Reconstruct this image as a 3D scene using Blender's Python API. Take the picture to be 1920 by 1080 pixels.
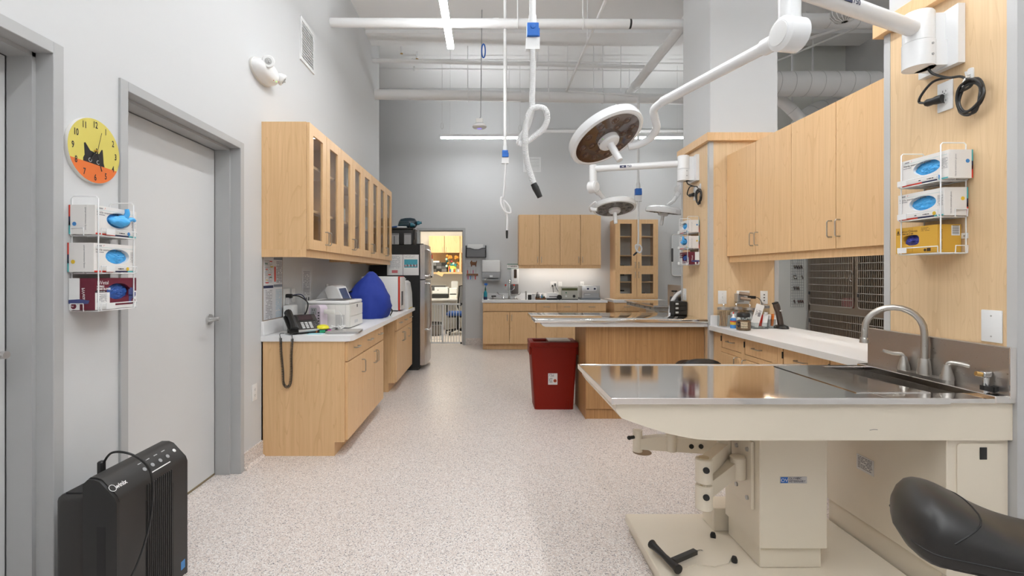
import bpy, bmesh, math, random
from mathutils import Vector, Matrix, noise
random.seed(7)
for o in list(bpy.data.objects): bpy.data.objects.remove(o)
SC = bpy.context.scene
COL = SC.collection
PI = math.pi
# ---------------------------------------------------------------- camera
F = 17.0/36.0*1920            # focal length in pixels
EYE = 1.32; VX = 915.0; VY = 514.0
cam = bpy.data.cameras.new('camera'); cam.lens = 17.0; cam.sensor_width = 36.0
cam.shift_x = (960-VX)/1920; cam.shift_y = (VY-540)/1920
cam.clip_start = 0.05; cam.clip_end = 60
co = bpy.data.objects.new('camera', cam); COL.objects.link(co)
co.location = (0, 0, EYE); co.rotation_euler = (PI/2, 0, 0)
SC.camera = co
# ---------------------------------------------------------------- world / exposure
w = bpy.data.worlds.new('world'); SC.world = w; w.use_nodes = True
w.node_tree.nodes['Background'].inputs[0].default_value = (1, 1, 1, 1)
w.node_tree.nodes['Background'].inputs[1].default_value = 0.0
SC.view_settings.view_transform = 'Standard'; SC.view_settings.look = 'None'
SC.view_settings.gamma = 1.0; SC.view_settings.use_curve_mapping = False
SC.view_settings.exposure = 0.4
LAMP = 44.0                   # radiance of the linear pendants
# ---------------------------------------------------------------- helpers
def P(u, v, d):
    "photo pixel + depth along +Y -> world point"
    return Vector(((u-VX)*d/F, d, EYE-(v-VY)*d/F))

class B:
    def __init__(s): s.bm = bmesh.new()
    def box(s, x0, y0, z0, x1, y1, z1, bev=0.0, seg=1):
        if x0 > x1: x0, x1 = x1, x0
        if y0 > y1: y0, y1 = y1, y0
        if z0 > z1: z0, z1 = z1, z0
        r = bmesh.ops.create_cube(s.bm, size=1.0)
        for v in r['verts']:
            v.co = Vector((x0+(v.co.x+.5)*(x1-x0), y0+(v.co.y+.5)*(y1-y0), z0+(v.co.z+.5)*(z1-z0)))
        if bev > 0:
            es = list({e for v in r['verts'] for e in v.link_edges})
            bmesh.ops.bevel(s.bm, geom=es, offset=min(bev, .49*min(x1-x0, y1-y0, z1-z0)), segments=seg, affect='EDGES', profile=.5)
        return s
    def obox(s, c, ax, ay, az, hx, hy, hz):
        "oriented box: centre, three axes, half sizes"
        c = Vector(c); ax = Vector(ax).normalized(); ay = Vector(ay).normalized(); az = Vector(az).normalized()
        r = bmesh.ops.create_cube(s.bm, size=2.0)
        for v in r['verts']:
            q = v.co.copy(); v.co = c+ax*q.x*hx+ay*q.y*hy+az*q.z*hz
        return s
    def ring(s, c, n, r, seg, up=None, sx=1, sy=1):
        n = Vector(n).normalized()
        a = up if up is not None else (Vector((0, 0, 1)) if abs(n.z) < .9 else Vector((1, 0, 0)))
        u = a.cross(n).normalized(); w_ = n.cross(u)
        return [s.bm.verts.new(Vector(c)+u*math.cos(2*PI*i/seg)*r*sx+w_*math.sin(2*PI*i/seg)*r*sy) for i in range(seg)]
    def skin(s, rings, closed=False, cap=True):
        n = len(rings[0])
        m = len(rings)
        for k in range(m if closed else m-1):
            a, b = rings[k], rings[(k+1) % m]
            for i in range(n):
                try: s.bm.faces.new((a[i], a[(i+1) % n], b[(i+1) % n], b[i]))
                except ValueError: pass
        if cap and not closed:
            try:
                s.bm.faces.new(list(reversed(rings[0]))); s.bm.faces.new(rings[-1])
            except ValueError: pass
        return s
    def cyl(s, p0, p1, r0, r1=None, seg=16, cap=True):
        p0 = Vector(p0); p1 = Vector(p1); n = p1-p0
        r1 = r0 if r1 is None else r1
        return s.skin([s.ring(p0, n, r0, seg), s.ring(p1, n, r1, seg)], cap=cap)
    def tube(s, pts, r, seg=8, closed=False, cap=True, rfun=None):
        pts = [Vector(p) for p in pts]; m = len(pts); rings = []; up = None
        for i in range(m):
            a = pts[(i-1) % m] if (closed or i > 0) else pts[i]
            b = pts[(i+1) % m] if (closed or i < m-1) else pts[i]
            t = (b-a)
            if t.length < 1e-9: t = Vector((0, 0, 1))
            t.normalize()
            if up is None: up = Vector((0, 0, 1)) if abs(t.z) < .9 else Vector((1, 0, 0))
            u = up-t*up.dot(t)
            if u.length < 1e-6: u = t.orthogonal()
            u.normalize(); up = u; w_ = t.cross(u)
            rr = rfun(i/(m-1 if m > 1 else 1)) if rfun else r
            rings.append([s.bm.verts.new(pts[i]+u*math.cos(2*PI*k/seg)*rr+w_*math.sin(2*PI*k/seg)*rr) for k in range(seg)])
        return s.skin(rings, closed=closed, cap=cap)
    def lathe(s, prof, c, axis=(0, 0, 1), seg=24, cap=True, sx=1, sy=1):
        "prof: list of (radius, height along axis)"
        axis = Vector(axis).normalized(); c = Vector(c)
        return s.skin([s.ring(c+axis*h, axis, max(r, 1e-4), seg, sx=sx, sy=sy) for r, h in prof], cap=cap)
    def prism(s, poly, axis, a0, a1):
        "poly in the two other axes (x: yz, y: xz, z: xy)"
        f = {'x': lambda p, a: (a, p[0], p[1]), 'y': lambda p, a: (p[0], a, p[1]), 'z': lambda p, a: (p[0], p[1], a)}[axis]
        r0 = [s.bm.verts.new(f(p, a0)) for p in poly]; r1 = [s.bm.verts.new(f(p, a1)) for p in poly]
        return s.skin([r0, r1])
    def ball(s, c, r, seg=16, rings=10):
        r = (r, r, r) if not hasattr(r, '__len__') else r
        rr = bmesh.ops.create_uvsphere(s.bm, u_segments=seg, v_segments=rings, radius=1.0)
        for v in rr['verts']: v.co = Vector((c[0]+v.co.x*r[0], c[1]+v.co.y*r[1], c[2]+v.co.z*r[2]))
        return s
    def quad(s, a, b, c, d):
        s.bm.faces.new([s.bm.verts.new(Vector(p)) for p in (a, b, c, d)]); return s
    def poly(s, pts):
        s.bm.faces.new([s.bm.verts.new(Vector(p)) for p in pts]); return s
    def crumple(s, amp, freq, seed=0):
        for v in s.bm.verts:
            v.co += noise.noise_vector(v.co*freq+Vector((seed*3.1, seed*1.7, seed)))*amp
        return s
    def xf(s, M):
        bmesh.ops.transform(s.bm, matrix=M, verts=s.bm.verts); return s

def rpoly(x0, y0, x1, y1, r, n=4):
    "rounded rectangle polygon"
    out = []
    for cx, cy, a0 in ((x1-r, y1-r, 0), (x0+r, y1-r, 90), (x0+r, y0+r, 180), (x1-r, y0+r, 270)):
        for i in range(n+1):
            a = math.radians(a0+90*i/n); out.append((cx+r*math.cos(a), cy+r*math.sin(a)))
    return out
def catmull(pts, n=8, closed=False):
    pts = [Vector(p) for p in pts]; m = len(pts); out = []
    rng = range(m) if closed else range(m-1)
    for i in rng:
        p0 = pts[(i-1) % m] if (closed or i > 0) else pts[0]
        p1 = pts[i]; p2 = pts[(i+1) % m]
        p3 = pts[(i+2) % m] if (closed or i < m-2) else pts[-1]
        for k in range(n):
            t = k/n
            out.append(.5*((2*p1)+(p2-p0)*t+(2*p0-5*p1+4*p2-p3)*t*t+(3*p1-p0-3*p2+p3)*t**3))
    if not closed: out.append(pts[-1])
    return out

def _org(o):
    v = Vector((0, 0, 0))
    while o is not None: v += o.location; o = o.parent
    return v
def mesh(bm, name, mat):
    bmesh.ops.recalc_face_normals(bm, faces=bm.faces)
    me = bpy.data.meshes.new(name); bm.to_mesh(me); bm.free()
    me.polygons.foreach_set('use_smooth', [True]*len(me.polygons))
    me.set_sharp_from_angle(angle=math.radians(33))
    me.materials.append(mat)
    return me
def part(parent, name, b, mat, local=False, label=None, stuff=False):
    "mesh child; b given in world coordinates unless local"
    if not local: b.xf(Matrix.Translation(-_org(parent)))
    o = bpy.data.objects.new(name, mesh(b.bm, name, mat)); COL.objects.link(o); o.parent = parent
    if label: o['label'] = label
    if stuff: o['kind'] = 'stuff'
    return o
def L(parent, name, b, mat, label=None, stuff=False): return part(parent, name, b, mat, True, label, stuff)
def tag(o, label, cat, group=None):
    o['label'] = label; o['category'] = cat
    if group: o['group'] = group
    return o
def thing(name, label, cat, loc=(0, 0, 0), rz=0.0, group=None):
    o = bpy.data.objects.new(name, None); o.empty_display_size = .05; COL.objects.link(o)
    o.location = loc; o.rotation_euler = (0, 0, rz)
    return tag(o, label, cat, group)
def solo(name, b, mat, label, cat, group=None, base=None):
    "a thing that is one mesh; its origin goes to base"
    base = Vector(base if base is not None else (0, 0, 0))
    if base.length: b.xf(Matrix.Translation(-base))
    o = bpy.data.objects.new(name, mesh(b.bm, name, mat)); COL.objects.link(o); o.location = base
    return tag(o, label, cat, group)
def struct(name, b=None, mat=None, loc=(0, 0, 0), rz=0.0):
    if b is None: o = bpy.data.objects.new(name, None); o.empty_display_size = .05
    else: o = bpy.data.objects.new(name, mesh(b.bm, name, mat))
    COL.objects.link(o); o['kind'] = 'structure'; o.location = loc; o.rotation_euler = (0, 0, rz)
    return o
def copy_tree(o, parent=None):
    c = o.copy(); COL.objects.link(c)
    if parent is not None: c.parent = parent
    for ch in list(o.children): copy_tree(ch, c)
    return c
def lettering(parent, text, size, mat, o, right, up, align='CENTER', sx=1.0, local=False, name='lettering', bold=0.0):
    "flat printed text as a mesh; o is the middle (or left end) of the base line"
    cu = bpy.data.curves.new('t', 'FONT'); cu.body = text; cu.size = size; cu.align_x = align; cu.offset = bold
    cu.resolution_u = 3
    t = bpy.data.objects.new('t', cu); COL.objects.link(t)
    dg = bpy.context.evaluated_depsgraph_get()
    me = bpy.data.meshes.new_from_object(t.evaluated_get(dg))
    bpy.data.objects.remove(t); bpy.data.curves.remove(cu)
    right = Vector(right).normalized(); up = Vector(up).normalized(); n = right.cross(up)
    M = Matrix.Translation(Vector(o)) @ Matrix((right*sx, up, n)).transposed().to_4x4()
    if not local: M = Matrix.Translation(-_org(parent)) @ M
    me.transform(M); me.name = name; me.materials.clear(); me.materials.append(mat)
    ob = bpy.data.objects.new(name, me); COL.objects.link(ob); ob.parent = parent
    return ob
def lines(parent, o, right, up, rows, w, h, mat, n_off=.0006, local=False, name='print', seed=1, fill=.55):
    "rows of small print: dashes of ink"
    rnd = random.Random(seed); o = Vector(o); right = Vector(right).normalized(); up = Vector(up).normalized(); n = right.cross(up)
    b = B(); ph = h/rows
    for r in range(rows):
        x = 0
        while x < w*.96:
            l = min(w*rnd.uniform(.06, .2), w-x)
            if rnd.random() < .88:
                a = o+right*x-up*(r*ph)+n*n_off
                b.quad(a, a+right*l, a+right*l-up*ph*fill, a-up*ph*fill)
            x += l+w*.03
        if rnd.random() < .3: continue
    return part(parent, name, b, mat, local)
# ---------------------------------------------------------------- materials
MATS = {}
def mat(name, col, rough=.5, metal=0.0, spec=.5, bump=0.0, bscale=200.0, var=0.0, vscale=6.0, trans=0.0, ior=1.45, emit=0.0, alpha=1.0, coat=0.0, sub=0.0):
    m = bpy.data.materials.new(name); m.use_nodes = True; nt = m.node_tree; n = nt.nodes; bs = n['Principled BSDF']
    c = (*col, 1)
    bs.inputs['Base Color'].default_value = c
    bs.inputs['Roughness'].default_value = rough; bs.inputs['Metallic'].default_value = metal
    bs.inputs['Specular IOR Level'].default_value = spec; bs.inputs['IOR'].default_value = ior
    bs.inputs['Transmission Weight'].default_value = trans; bs.inputs['Alpha'].default_value = alpha
    bs.inputs['Coat Weight'].default_value = coat
    if emit:
        bs.inputs['Emission Color'].default_value = c; bs.inputs['Emission Strength'].default_value = emit
    tc = n.new('ShaderNodeTexCoord')
    if var:
        nz = n.new('ShaderNodeTexNoise'); nz.inputs['Scale'].default_value = vscale; nz.inputs['Detail'].default_value = 4
        nt.links.new(tc.outputs['Object'], nz.inputs['Vector'])
        mx = n.new('ShaderNodeMix'); mx.data_type = 'RGBA'
        mx.inputs[6].default_value = (*[max(0, x*(1-var)) for x in col], 1); mx.inputs[7].default_value = (*[min(1, x*(1+var)) for x in col], 1)
        nt.links.new(nz.outputs['Fac'], mx.inputs[0]); nt.links.new(mx.outputs[2], bs.inputs['Base Color'])
    if bump:
        nb = n.new('ShaderNodeTexNoise'); nb.inputs['Scale'].default_value = bscale; nb.inputs['Detail'].default_value = 2
        nt.links.new(tc.outputs['Object'], nb.inputs['Vector'])
        bp = n.new('ShaderNodeBump'); bp.inputs['Strength'].default_value = bump; bp.inputs['Distance'].default_value = .002
        nt.links.new(nb.outputs['Fac'], bp.inputs['Height']); nt.links.new(bp.outputs['Normal'], bs.inputs['Normal'])
    MATS[name] = m
    return m
def wood(name, c0, c1, c2, rough=.4, streak=14.0, fig=.35, dark=.5):
    m = bpy.data.materials.new(name); m.use_nodes = True; nt = m.node_tree; n = nt.nodes; bs = n['Principled BSDF']; lk = nt.links.new
    tc = n.new('ShaderNodeTexCoord'); oi = n.new('ShaderNodeObjectInfo')
    ad = n.new('ShaderNodeVectorMath'); ad.operation = 'MULTIPLY_ADD'
    cm = n.new('ShaderNodeCombineXYZ'); lk(oi.outputs['Random'], cm.inputs[0]); lk(oi.outputs['Random'], cm.inputs[1]); lk(oi.outputs['Random'], cm.inputs[2])
    lk(cm.outputs[0], ad.inputs[0]); ad.inputs[1].default_value = (31, 17, 9); lk(tc.outputs['Object'], ad.inputs[2])
    mp = n.new('ShaderNodeMapping'); mp.inputs['Scale'].default_value = (streak*4, streak*4, streak*.09); lk(ad.outputs[0], mp.inputs[0])
    n1 = n.new('ShaderNodeTexNoise'); n1.inputs['Scale'].default_value = 1.0; n1.inputs['Detail'].default_value = 5; n1.inputs['Roughness'].default_value = .6; lk(mp.outputs[0], n1.inputs['Vector'])
    mp2 = n.new('ShaderNodeMapping'); mp2.inputs['Scale'].default_value = (4.2, 4.2, .55); lk(ad.outputs[0], mp2.inputs[0])
    n2 = n.new('ShaderNodeTexNoise'); n2.inputs['Scale'].default_value = 1.3; n2.inputs['Detail'].default_value = 2; n2.inputs['Distortion'].default_value = .6; lk(mp2.outputs[0], n2.inputs['Vector'])
    mu = n.new('ShaderNodeMath'); mu.operation = 'MULTIPLY'; mu.inputs[1].default_value = 16; lk(n2.outputs['Fac'], mu.inputs[0])
    fr = n.new('ShaderNodeMath'); fr.operation = 'FRACT'; lk(mu.outputs[0], fr.inputs[0])
    rp = n.new('ShaderNodeValToRGB'); lk(fr.outputs[0], rp.inputs[0])
    rp.color_ramp.elements[0].position = 0; rp.color_ramp.elements[0].color = (1, 1, 1, 1)
    rp.color_ramp.elements[1].position = .16; rp.color_ramp.elements[1].color = (0, 0, 0, 1)
    r1 = n.new('ShaderNodeValToRGB'); lk(n1.outputs['Fac'], r1.inputs[0])
    r1.color_ramp.elements[0].position = .3; r1.color_ramp.elements[0].color = (*c0, 1)
    r1.color_ramp.elements[1].position = .68; r1.color_ramp.elements[1].color = (*c1, 1)
    m3 = n.new('ShaderNodeMath'); m3.operation = 'MULTIPLY'; m3.inputs[1].default_value = fig; lk(rp.outputs[0], m3.inputs[0])
    mk = n.new('ShaderNodeMath'); mk.operation = 'MULTIPLY'; lk(m3.outputs[0], mk.inputs[0]); lk(n1.outputs['Fac'], mk.inputs[1])
    mx = n.new('ShaderNodeMix'); mx.data_type = 'RGBA'; lk(mk.outputs[0], mx.inputs[0]); lk(r1.outputs[0], mx.inputs[6]); mx.inputs[7].default_value = (*c2, 1)
    lk(mx.outputs[2], bs.inputs['Base Color']); bs.inputs['Roughness'].default_value = rough; bs.inputs['Specular IOR Level'].default_value = .35
    MATS[name] = m; return m
def floor_mat():
    m = bpy.data.materials.new('speckled_floor'); m.use_nodes = True; nt = m.node_tree; n = nt.nodes; bs = n['Principled BSDF']; lk = nt.links.new
    tc = n.new('ShaderNodeTexCoord')
    v1 = n.new('ShaderNodeTexVoronoi'); v1.inputs['Scale'].default_value = 210; lk(tc.outputs['Object'], v1.inputs['Vector'])
    sp = n.new('ShaderNodeSeparateColor'); lk(v1.outputs['Color'], sp.inputs[0])
    r = n.new('ShaderNodeValToRGB'); r.color_ramp.interpolation = 'CONSTANT'; lk(sp.outputs[0], r.inputs[0])
    cs = [(0, (.66, .575, .525)), (.34, (.74, .685, .645)), (.60, (.56, .485, .445)), (.76, (.82, .785, .755)), (.90, (.36, .325, .315)), (.96, (.22, .205, .215))]
    e = r.color_ramp.elements
    e[0].position = 0; e[0].color = (*cs[0][1], 1); e[1].position = cs[1][0]; e[1].color = (*cs[1][1], 1)
    for p_, c in cs[2:]:
        q = e.new(p_); q.color = (*c, 1)
    nz = n.new('ShaderNodeTexNoise'); nz.inputs['Scale'].default_value = 1.2; nz.inputs['Detail'].default_value = 3; lk(tc.outputs['Object'], nz.inputs['Vector'])
    mr = n.new('ShaderNodeMapRange'); mr.inputs[3].default_value = .94; mr.inputs[4].default_value = 1.06; lk(nz.outputs['Fac'], mr.inputs[0])
    vm = n.new('ShaderNodeVectorMath'); vm.operation = 'SCALE'; lk(r.outputs[0], vm.inputs[0]); lk(mr.outputs[0], vm.inputs['Scale'])
    lk(vm.outputs[0], bs.inputs['Base Color']); bs.inputs['Roughness'].default_value = .34; bs.inputs['Specular IOR Level'].default_value = .4
    bp = n.new('ShaderNodeBump'); bp.inputs['Strength'].default_value = .12; bp.inputs['Distance'].default_value = .001
    lk(sp.outputs[1], bp.inputs['Height']); lk(bp.outputs['Normal'], bs.inputs['Normal'])
    MATS['floor'] = m; return m
def steel(name, col, rough, sc=(2, 300, 300)):
    m = mat(name, col, rough, 1.0); nt = m.node_tree; n = nt.nodes; bs = n['Principled BSDF']; lk = nt.links.new
    tc = n.new('ShaderNodeTexCoord'); mp = n.new('ShaderNodeMapping'); mp.inputs['Scale'].default_value = sc; lk(tc.outputs['Object'], mp.inputs[0])
    nz = n.new('ShaderNodeTexNoise'); nz.inputs['Scale'].default_value = 1.0; nz.inputs['Detail'].default_value = 3; lk(mp.outputs[0], nz.inputs['Vector'])
    mr = n.new('ShaderNodeMapRange'); mr.inputs[3].default_value = max(.02, rough*.7); mr.inputs[4].default_value = rough*1.4
    lk(nz.outputs['Fac'], mr.inputs[0]); lk(mr.outputs[0], bs.inputs['Roughness'])
    return m
WALL = mat('wall_paint', (.59, .595, .595), .6, bump=.08, bscale=320, spec=.3)
CEIL = mat('ceiling_paint', (.85, .85, .845), .75, spec=.2)
DOORP = mat('door_paint', (.62, .62, .615), .42, bump=.03, bscale=500)
FRAMEP = mat('frame_paint', (.42, .422, .42), .38, var=.05, vscale=3)
FLOOR = floor_mat()
MAPLE = wood('maple', (.70, .445, .225), (.78, .515, .275), (.50, .26, .105), .42, fig=.55)
MAPLEP = wood('maple_panel', (.66, .465, .265), (.74, .54, .33), (.50, .31, .15), .45, fig=.6)
OAK = wood('oak', (.36, .185, .075), (.52, .295, .13), (.27, .13, .05), .5, streak=17, fig=.5)
LAMI = mat('white_laminate', (.80, .795, .79), .35, var=.015, vscale=40)
STEEL = steel('stainless', (.82, .79, .76), .07, (1.5, 12, 12))
STEELR = steel('stainless_satin', (.56, .53, .50), .3, (3, 60, 300))
NICKEL = steel('brushed_nickel', (.50, .475, .44), .3, (60, 60, 60))
CHROME = mat('chrome', (.78, .78, .78), .1, 1.0)
CREAM = mat('cream_enamel', (.76, .68, .555), .36, var=.02, vscale=4)
ALU = mat('aluminium_trim', (.50, .497, .49), .4)
WPL = mat('white_plastic', (.76, .76, .75), .32)
WPL2 = mat('warm_white_plastic', (.72, .70, .66), .4)
WENAM = mat('white_enamel', (.78, .785, .785), .25, coat=.3)
PIPEW = mat('painted_pipe', (.80, .80, .795), .5)
GPL = mat('grey_plastic', (.33, .335, .34), .45)
LGPL = mat('light_grey_plastic', (.55, .55, .545), .45)
DGPL = mat('dark_grey_plastic', (.09, .09, .092), .45)
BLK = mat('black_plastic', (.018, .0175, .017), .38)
BLKM = mat('black_matte', (.012, .012, .012), .6)
BLKV = mat('black_vinyl', (.02, .0185, .0175), .36, bump=.12, bscale=900)
CHAR = mat('charcoal_plastic', (.028, .026, .0245), .42)
INK = mat('black_ink', (.02, .02, .025), .6)
GINK = mat('grey_ink', (.22, .22, .24), .6)
PAPER = mat('paper', (.78, .775, .76), .7)
CARD = mat('box_card', (.74, .715, .685), .55)
RED = mat('red_plastic', (.21, .011, .004), .45, spec=.25)
REDI = mat('red_ink', (.62, .045, .025), .5)
NAVY = mat('navy_ink', (.015, .02, .07), .5)
TEAL = mat('teal_ink', (.08, .42, .44), .5)
BLUEI = mat('blue_ink', (.06, .24, .55), .5)
YELI = mat('yellow_ink', (.72, .48, .04), .5)
GLOVE = mat('blue_nitrile', (.07, .40, .80), .4)
GLOVEV = mat('violet_nitrile', (.05, .06, .33), .42)
GLOVED = mat('deep_blue_nitrile', (.03, .10, .36), .42)
MAROON = mat('maroon_card', (.13, .012, .028), .5)
YCARD = mat('yellow_card', (.62, .35, .045), .5)
BLUEB = mat('blue_box', (.012, .13, .50), .4)
COVER = mat('blue_cover', (.012, .035, .27), .75, bump=.3, bscale=60)
def thin_glass(name, tint, refl, rough=.02):
    m = bpy.data.materials.new(name); m.use_nodes = True; nt = m.node_tree; n = nt.nodes; lk = nt.links.new
    n.remove(n['Principled BSDF']); out = n['Material Output']
    t = n.new('ShaderNodeBsdfTransparent'); t.inputs[0].default_value = (*tint, 1)
    g = n.new('ShaderNodeBsdfGlossy'); g.inputs['Roughness'].default_value = rough
    f = n.new('ShaderNodeLayerWeight'); f.inputs[0].default_value = .5
    pw = n.new('ShaderNodeMath'); pw.operation = 'POWER'; pw.inputs[1].default_value = 4.0; lk(f.outputs['Facing'], pw.inputs[0])
    k = n.new('ShaderNodeMath'); k.operation = 'MULTIPLY_ADD'; k.inputs[1].default_value = refl*.6; k.inputs[2].default_value = .035*refl; lk(pw.outputs[0], k.inputs[0])
    x = n.new('ShaderNodeMixShader'); lk(k.outputs[0], x.inputs[0]); lk(t.outputs[0], x.inputs[1]); lk(g.outputs[0], x.inputs[2]); lk(x.outputs[0], out.inputs[0])
    MATS[name] = m; return m
GLASS = thin_glass('clear_glass', (.95, .96, .95), .8)
PLASTC = thin_glass('clear_plastic', (.86, .88, .88), 1.3, .08)
HOSE = mat('hose_plastic', (.80, .80, .80), .4)
LENS = mat('brown_lens', (.07, .032, .018), .1, spec=.6, coat=.6)
LENSG = mat('grey_lens', (.09, .085, .08), .15, coat=.5)
EMIT = mat('lamp_diffuser', (.95, .975, 1.0), .5, emit=LAMP)
EMITU = mat('lamp_uplight', (.95, .975, 1.0), .5, emit=LAMP)
EMITS = mat('cabinet_strip', (1.0, .95, .88), .5, emit=20.0)
EMITW = mat('cabinet_strip_warm', (1.0, .82, .62), .5, emit=9.0)
EMITO = mat('office_lamp', (1.0, .93, .78), .5, emit=48.0)
MESHG = mat('mesh_grey', (.17, .17, .175), .6)
WIRE = mat('cage_wire', (.55, .52, .48), .3, .9)
CAGE = steel('cage_steel', (.42, .36, .30), .38, (40, 3, 40))
TAN = mat('brown_wood', (.21, .085, .03), .5)
SILV = mat('silver', (.52, .51, .50), .35, .8)
GREEN = mat('green_ink', (.03, .16, .09), .5)
def box_world(*a): return B().box(*a)
# ================================================================= room shell
XL = -1.645; YB = 9.02; XP = 1.97; HC = 4.6; HC2 = 4.79
struct('floor', B().box(-3.6, -2.6, -.1, 5.4, 12.2, 0), FLOOR)
b = B(); b.box(-3.6, -2.6, HC, 5.4, 6.48, HC+.5); b.box(-3.6, 6.48, HC-.05, 5.4, 6.84, HC2+.15); b.box(-3.6, 6.84, HC2, 5.4, 12.2, HC2+.15)
struct('ceiling', b, CEIL)
def wall_with_openings(x0, x1, y0, y1, H, ops):
    b = B(); y = y0
    for a, c, h in ops:
        b.box(x0, y, 0, x1, a, H); b.box(x0, a, h, x1, c, H); y = c
    b.box(x0, y, 0, x1, y1, H); return b
D1 = (.83, 1.818); D2 = (2.197, 3.194); DH = 2.15
struct('wall_left', wall_with_openings(XL-.26, XL, -2.6, 7.31, HC2, [(D1[0]-.03, D1[1]+.03, DH+.03), (D2[0]-.03, D2[1]+.03, DH+.03)]), WALL)
DBX = (-1.285, -.467); DBH = 2.135
b = B(); b.box(-3.6, YB, 0, DBX[0]-.03, YB+.14, HC2); b.box(DBX[1]+.03, YB, 0, 5.4, YB+.14, HC2); b.box(DBX[0]-.03, YB, DBH+.03, DBX[1]+.03, YB+.14, HC2)
struct('wall_back', b, WALL)
struct('wall_alcove', B().box(-3.6, 7.2, 0, -3.4, YB, HC2), WALL)
struct('wall_behind', B().box(-3.6, -2.75, 0, 5.4, -2.6, HC2), WALL)
struct('wall_right_front', B().box(2.6, -2.6, 0, 2.75, 1.80, HC2), WALL)
struct('wall_kennel_right', B().box(5.25, -2.6, 0, 5.4, YB, HC2), WALL)
b = B(); b.box(3.75, 7.1, 0, 5.25, 7.22, HC2); b.box(3.75, 7.22, 0, 3.87, YB, HC2)
struct('wall_kennel_end', b, mat('kennel_wall_paint', (.83, .84, .80), .5))
struct('wall_hall_side', B().box(-3.6, -2.6, 0, -3.4, 7.2, HC2), WALL)
# office behind the back door
b = B(); b.box(-3.0, 11.95, 0, .6, 12.1, HC2); b.box(-3.0, YB+.14, 0, -2.9, 12, HC2); b.box(.5, YB+.14, 0, .6, 12, HC2)
b.box(-1.95, 10.2, 0, -1.78, 11.95, 2.74)
struct('wall_office', b, mat('office_paint', (.74, .72, .68), .6))
struct('ceiling_office', B().box(-3.0, YB+.14, 2.75, .6, 12, 2.85), CEIL)
o = thing('ceiling_panel_lamp_offscreen', 'lit square ceiling panel inside the small office', 'ceiling light', (-1.1, 10.4, 2.74))
part(o, 'frame', B().box(-1.45, 10.1, 2.735, -.75, 10.7, 2.75), WPL); part(o, 'diffuser', B().box(-1.4, 10.15, 2.728, -.8, 10.65, 2.736), EMITO)
# baseboards (coved floor material)
b = B()
for y0, y1 in ((-2.6, D1[0]-.05), (D1[1]+.05, D2[0]-.05), (D2[1]+.05, 3.51), (6.56, 7.31)):
    b.box(XL, y0, 0, XL+.012, y1, .115)
    b.prism([(XL+.012, 0), (XL+.03, 0), (XL+.012, .018)], 'y', y0, y1)
struct('baseboard_left', b, FLOOR)
b = B()
for x0, x1 in ((-3.4, DBX[0]-.05), (DBX[1]+.05, -.09), (2.07, 2.15), (3.09, 3.75)): b.box(x0, YB-.012, 0, x1, YB, .126)
struct('baseboard_back', b, FLOOR)
# ---- doors
def door_frame(n, loc, rz, w, h, dep, stop0, stop1):
    r = struct('door_%d' % n, None, None, loc, rz)
    b = B()
    b.box(-.045, -.012, 0, 0, dep, h+.045, .002); b.box(w, -.012, 0, w+.045, dep, h+.045, .002); b.box(.0001, -.012, h, w-.0001, dep, h+.045, .002)
    fr = L(r, 'frame', b, FRAMEP)
    b = B(); b.box(0, stop0, 0, .016, stop1, h); b.box(w-.016, stop0, 0, w, stop1, h); b.box(0, stop0, h-.016, w, stop1, h)
    L(r, 'door_stop', b, FRAMEP)
    return r
for n, (a, c) in ((1, D1), (2, D2)):
    wd = c-a
    r = door_frame(n, (XL, a, 0), PI/2, wd, DH, .25, .055, .15)
    L(r, 'leaf', B().box(.018, .152, .012, wd-.018, .196, DH-.018, .002), DOORP)
    xs = wd-.085; zc = 1.03
    h = L(r, 'lever_handle', B().cyl((xs, .152, zc), (xs, .138, zc), .033, seg=24).cyl((xs, .14, zc), (xs, .09, zc), .011), SILV)
    b = B(); b.tube(catmull([(xs, .095, zc), (xs-.03, .09, zc), (xs-.075, .09, zc-.002), (xs-.115, .093, zc-.006)], 4), .0085, 8)
    b.cyl((xs, .098, zc), (xs, .08, zc), .014)
    L(h, 'lever', b, SILV)
    L(r, 'door_sweep', B().box(.018, .15, .002, wd-.018, .198, .014), mat('sweep', (.25, .2, .12), .7))
door_frame(3, (DBX[0], YB, 0), 0, DBX[1]-DBX[0], DBH, .14, .05, .09)
# ---- right hand pillars (drywall column, wood panels, aluminium corners, cap)
PIL = ((1.80, 2.40), (4.30, 4.92)); XW = 2.58; CAPZ = 2.50
for (y0, y1), nm in zip(PIL, ('wall_pillar_front', 'wall_pillar_rear')):
    r = struct(nm, B().box(XP+.012, y0+.012, 0, XW, y1-.012, HC2), WALL)
    part(r, 'wood_panel', B().box(XP, y0+.02, 0, XP+.013, y1-.02, CAPZ), MAPLEP)
    part(r, 'wood_panel', B().box(XP+.02, y0, 0, XW-.02, y0+.0125, CAPZ), MAPLEP)
    part(r, 'wood_panel', B().box(XP+.02, y1-.0125, 0, XW-.02, y1, CAPZ), MAPLEP)
    for cx, cy, sx, sy in ((XP, y0, 1, 1), (XP, y1, 1, -1), (XW, y0, -1, 1), (XW, y1, -1, -1)):
        b = B().prism([(cx-.003*sx, cy-.003*sy), (cx+.0335*sx, cy-.003*sy), (cx+.0335*sx, cy+.004*sy), (cx+.004*sx, cy+.004*sy), (cx+.004*sx, cy+.0335*sy), (cx-.003*sx, cy+.0335*sy)], 'z', 0, CAPZ)
        part(r, 'corner_guard', b, ALU)
    part(r, 'cap_trim', B().box(XP-.035, y0-.035, CAPZ, XW+.035, y1+.035, CAPZ+.072, .002), MAPLE)
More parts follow.
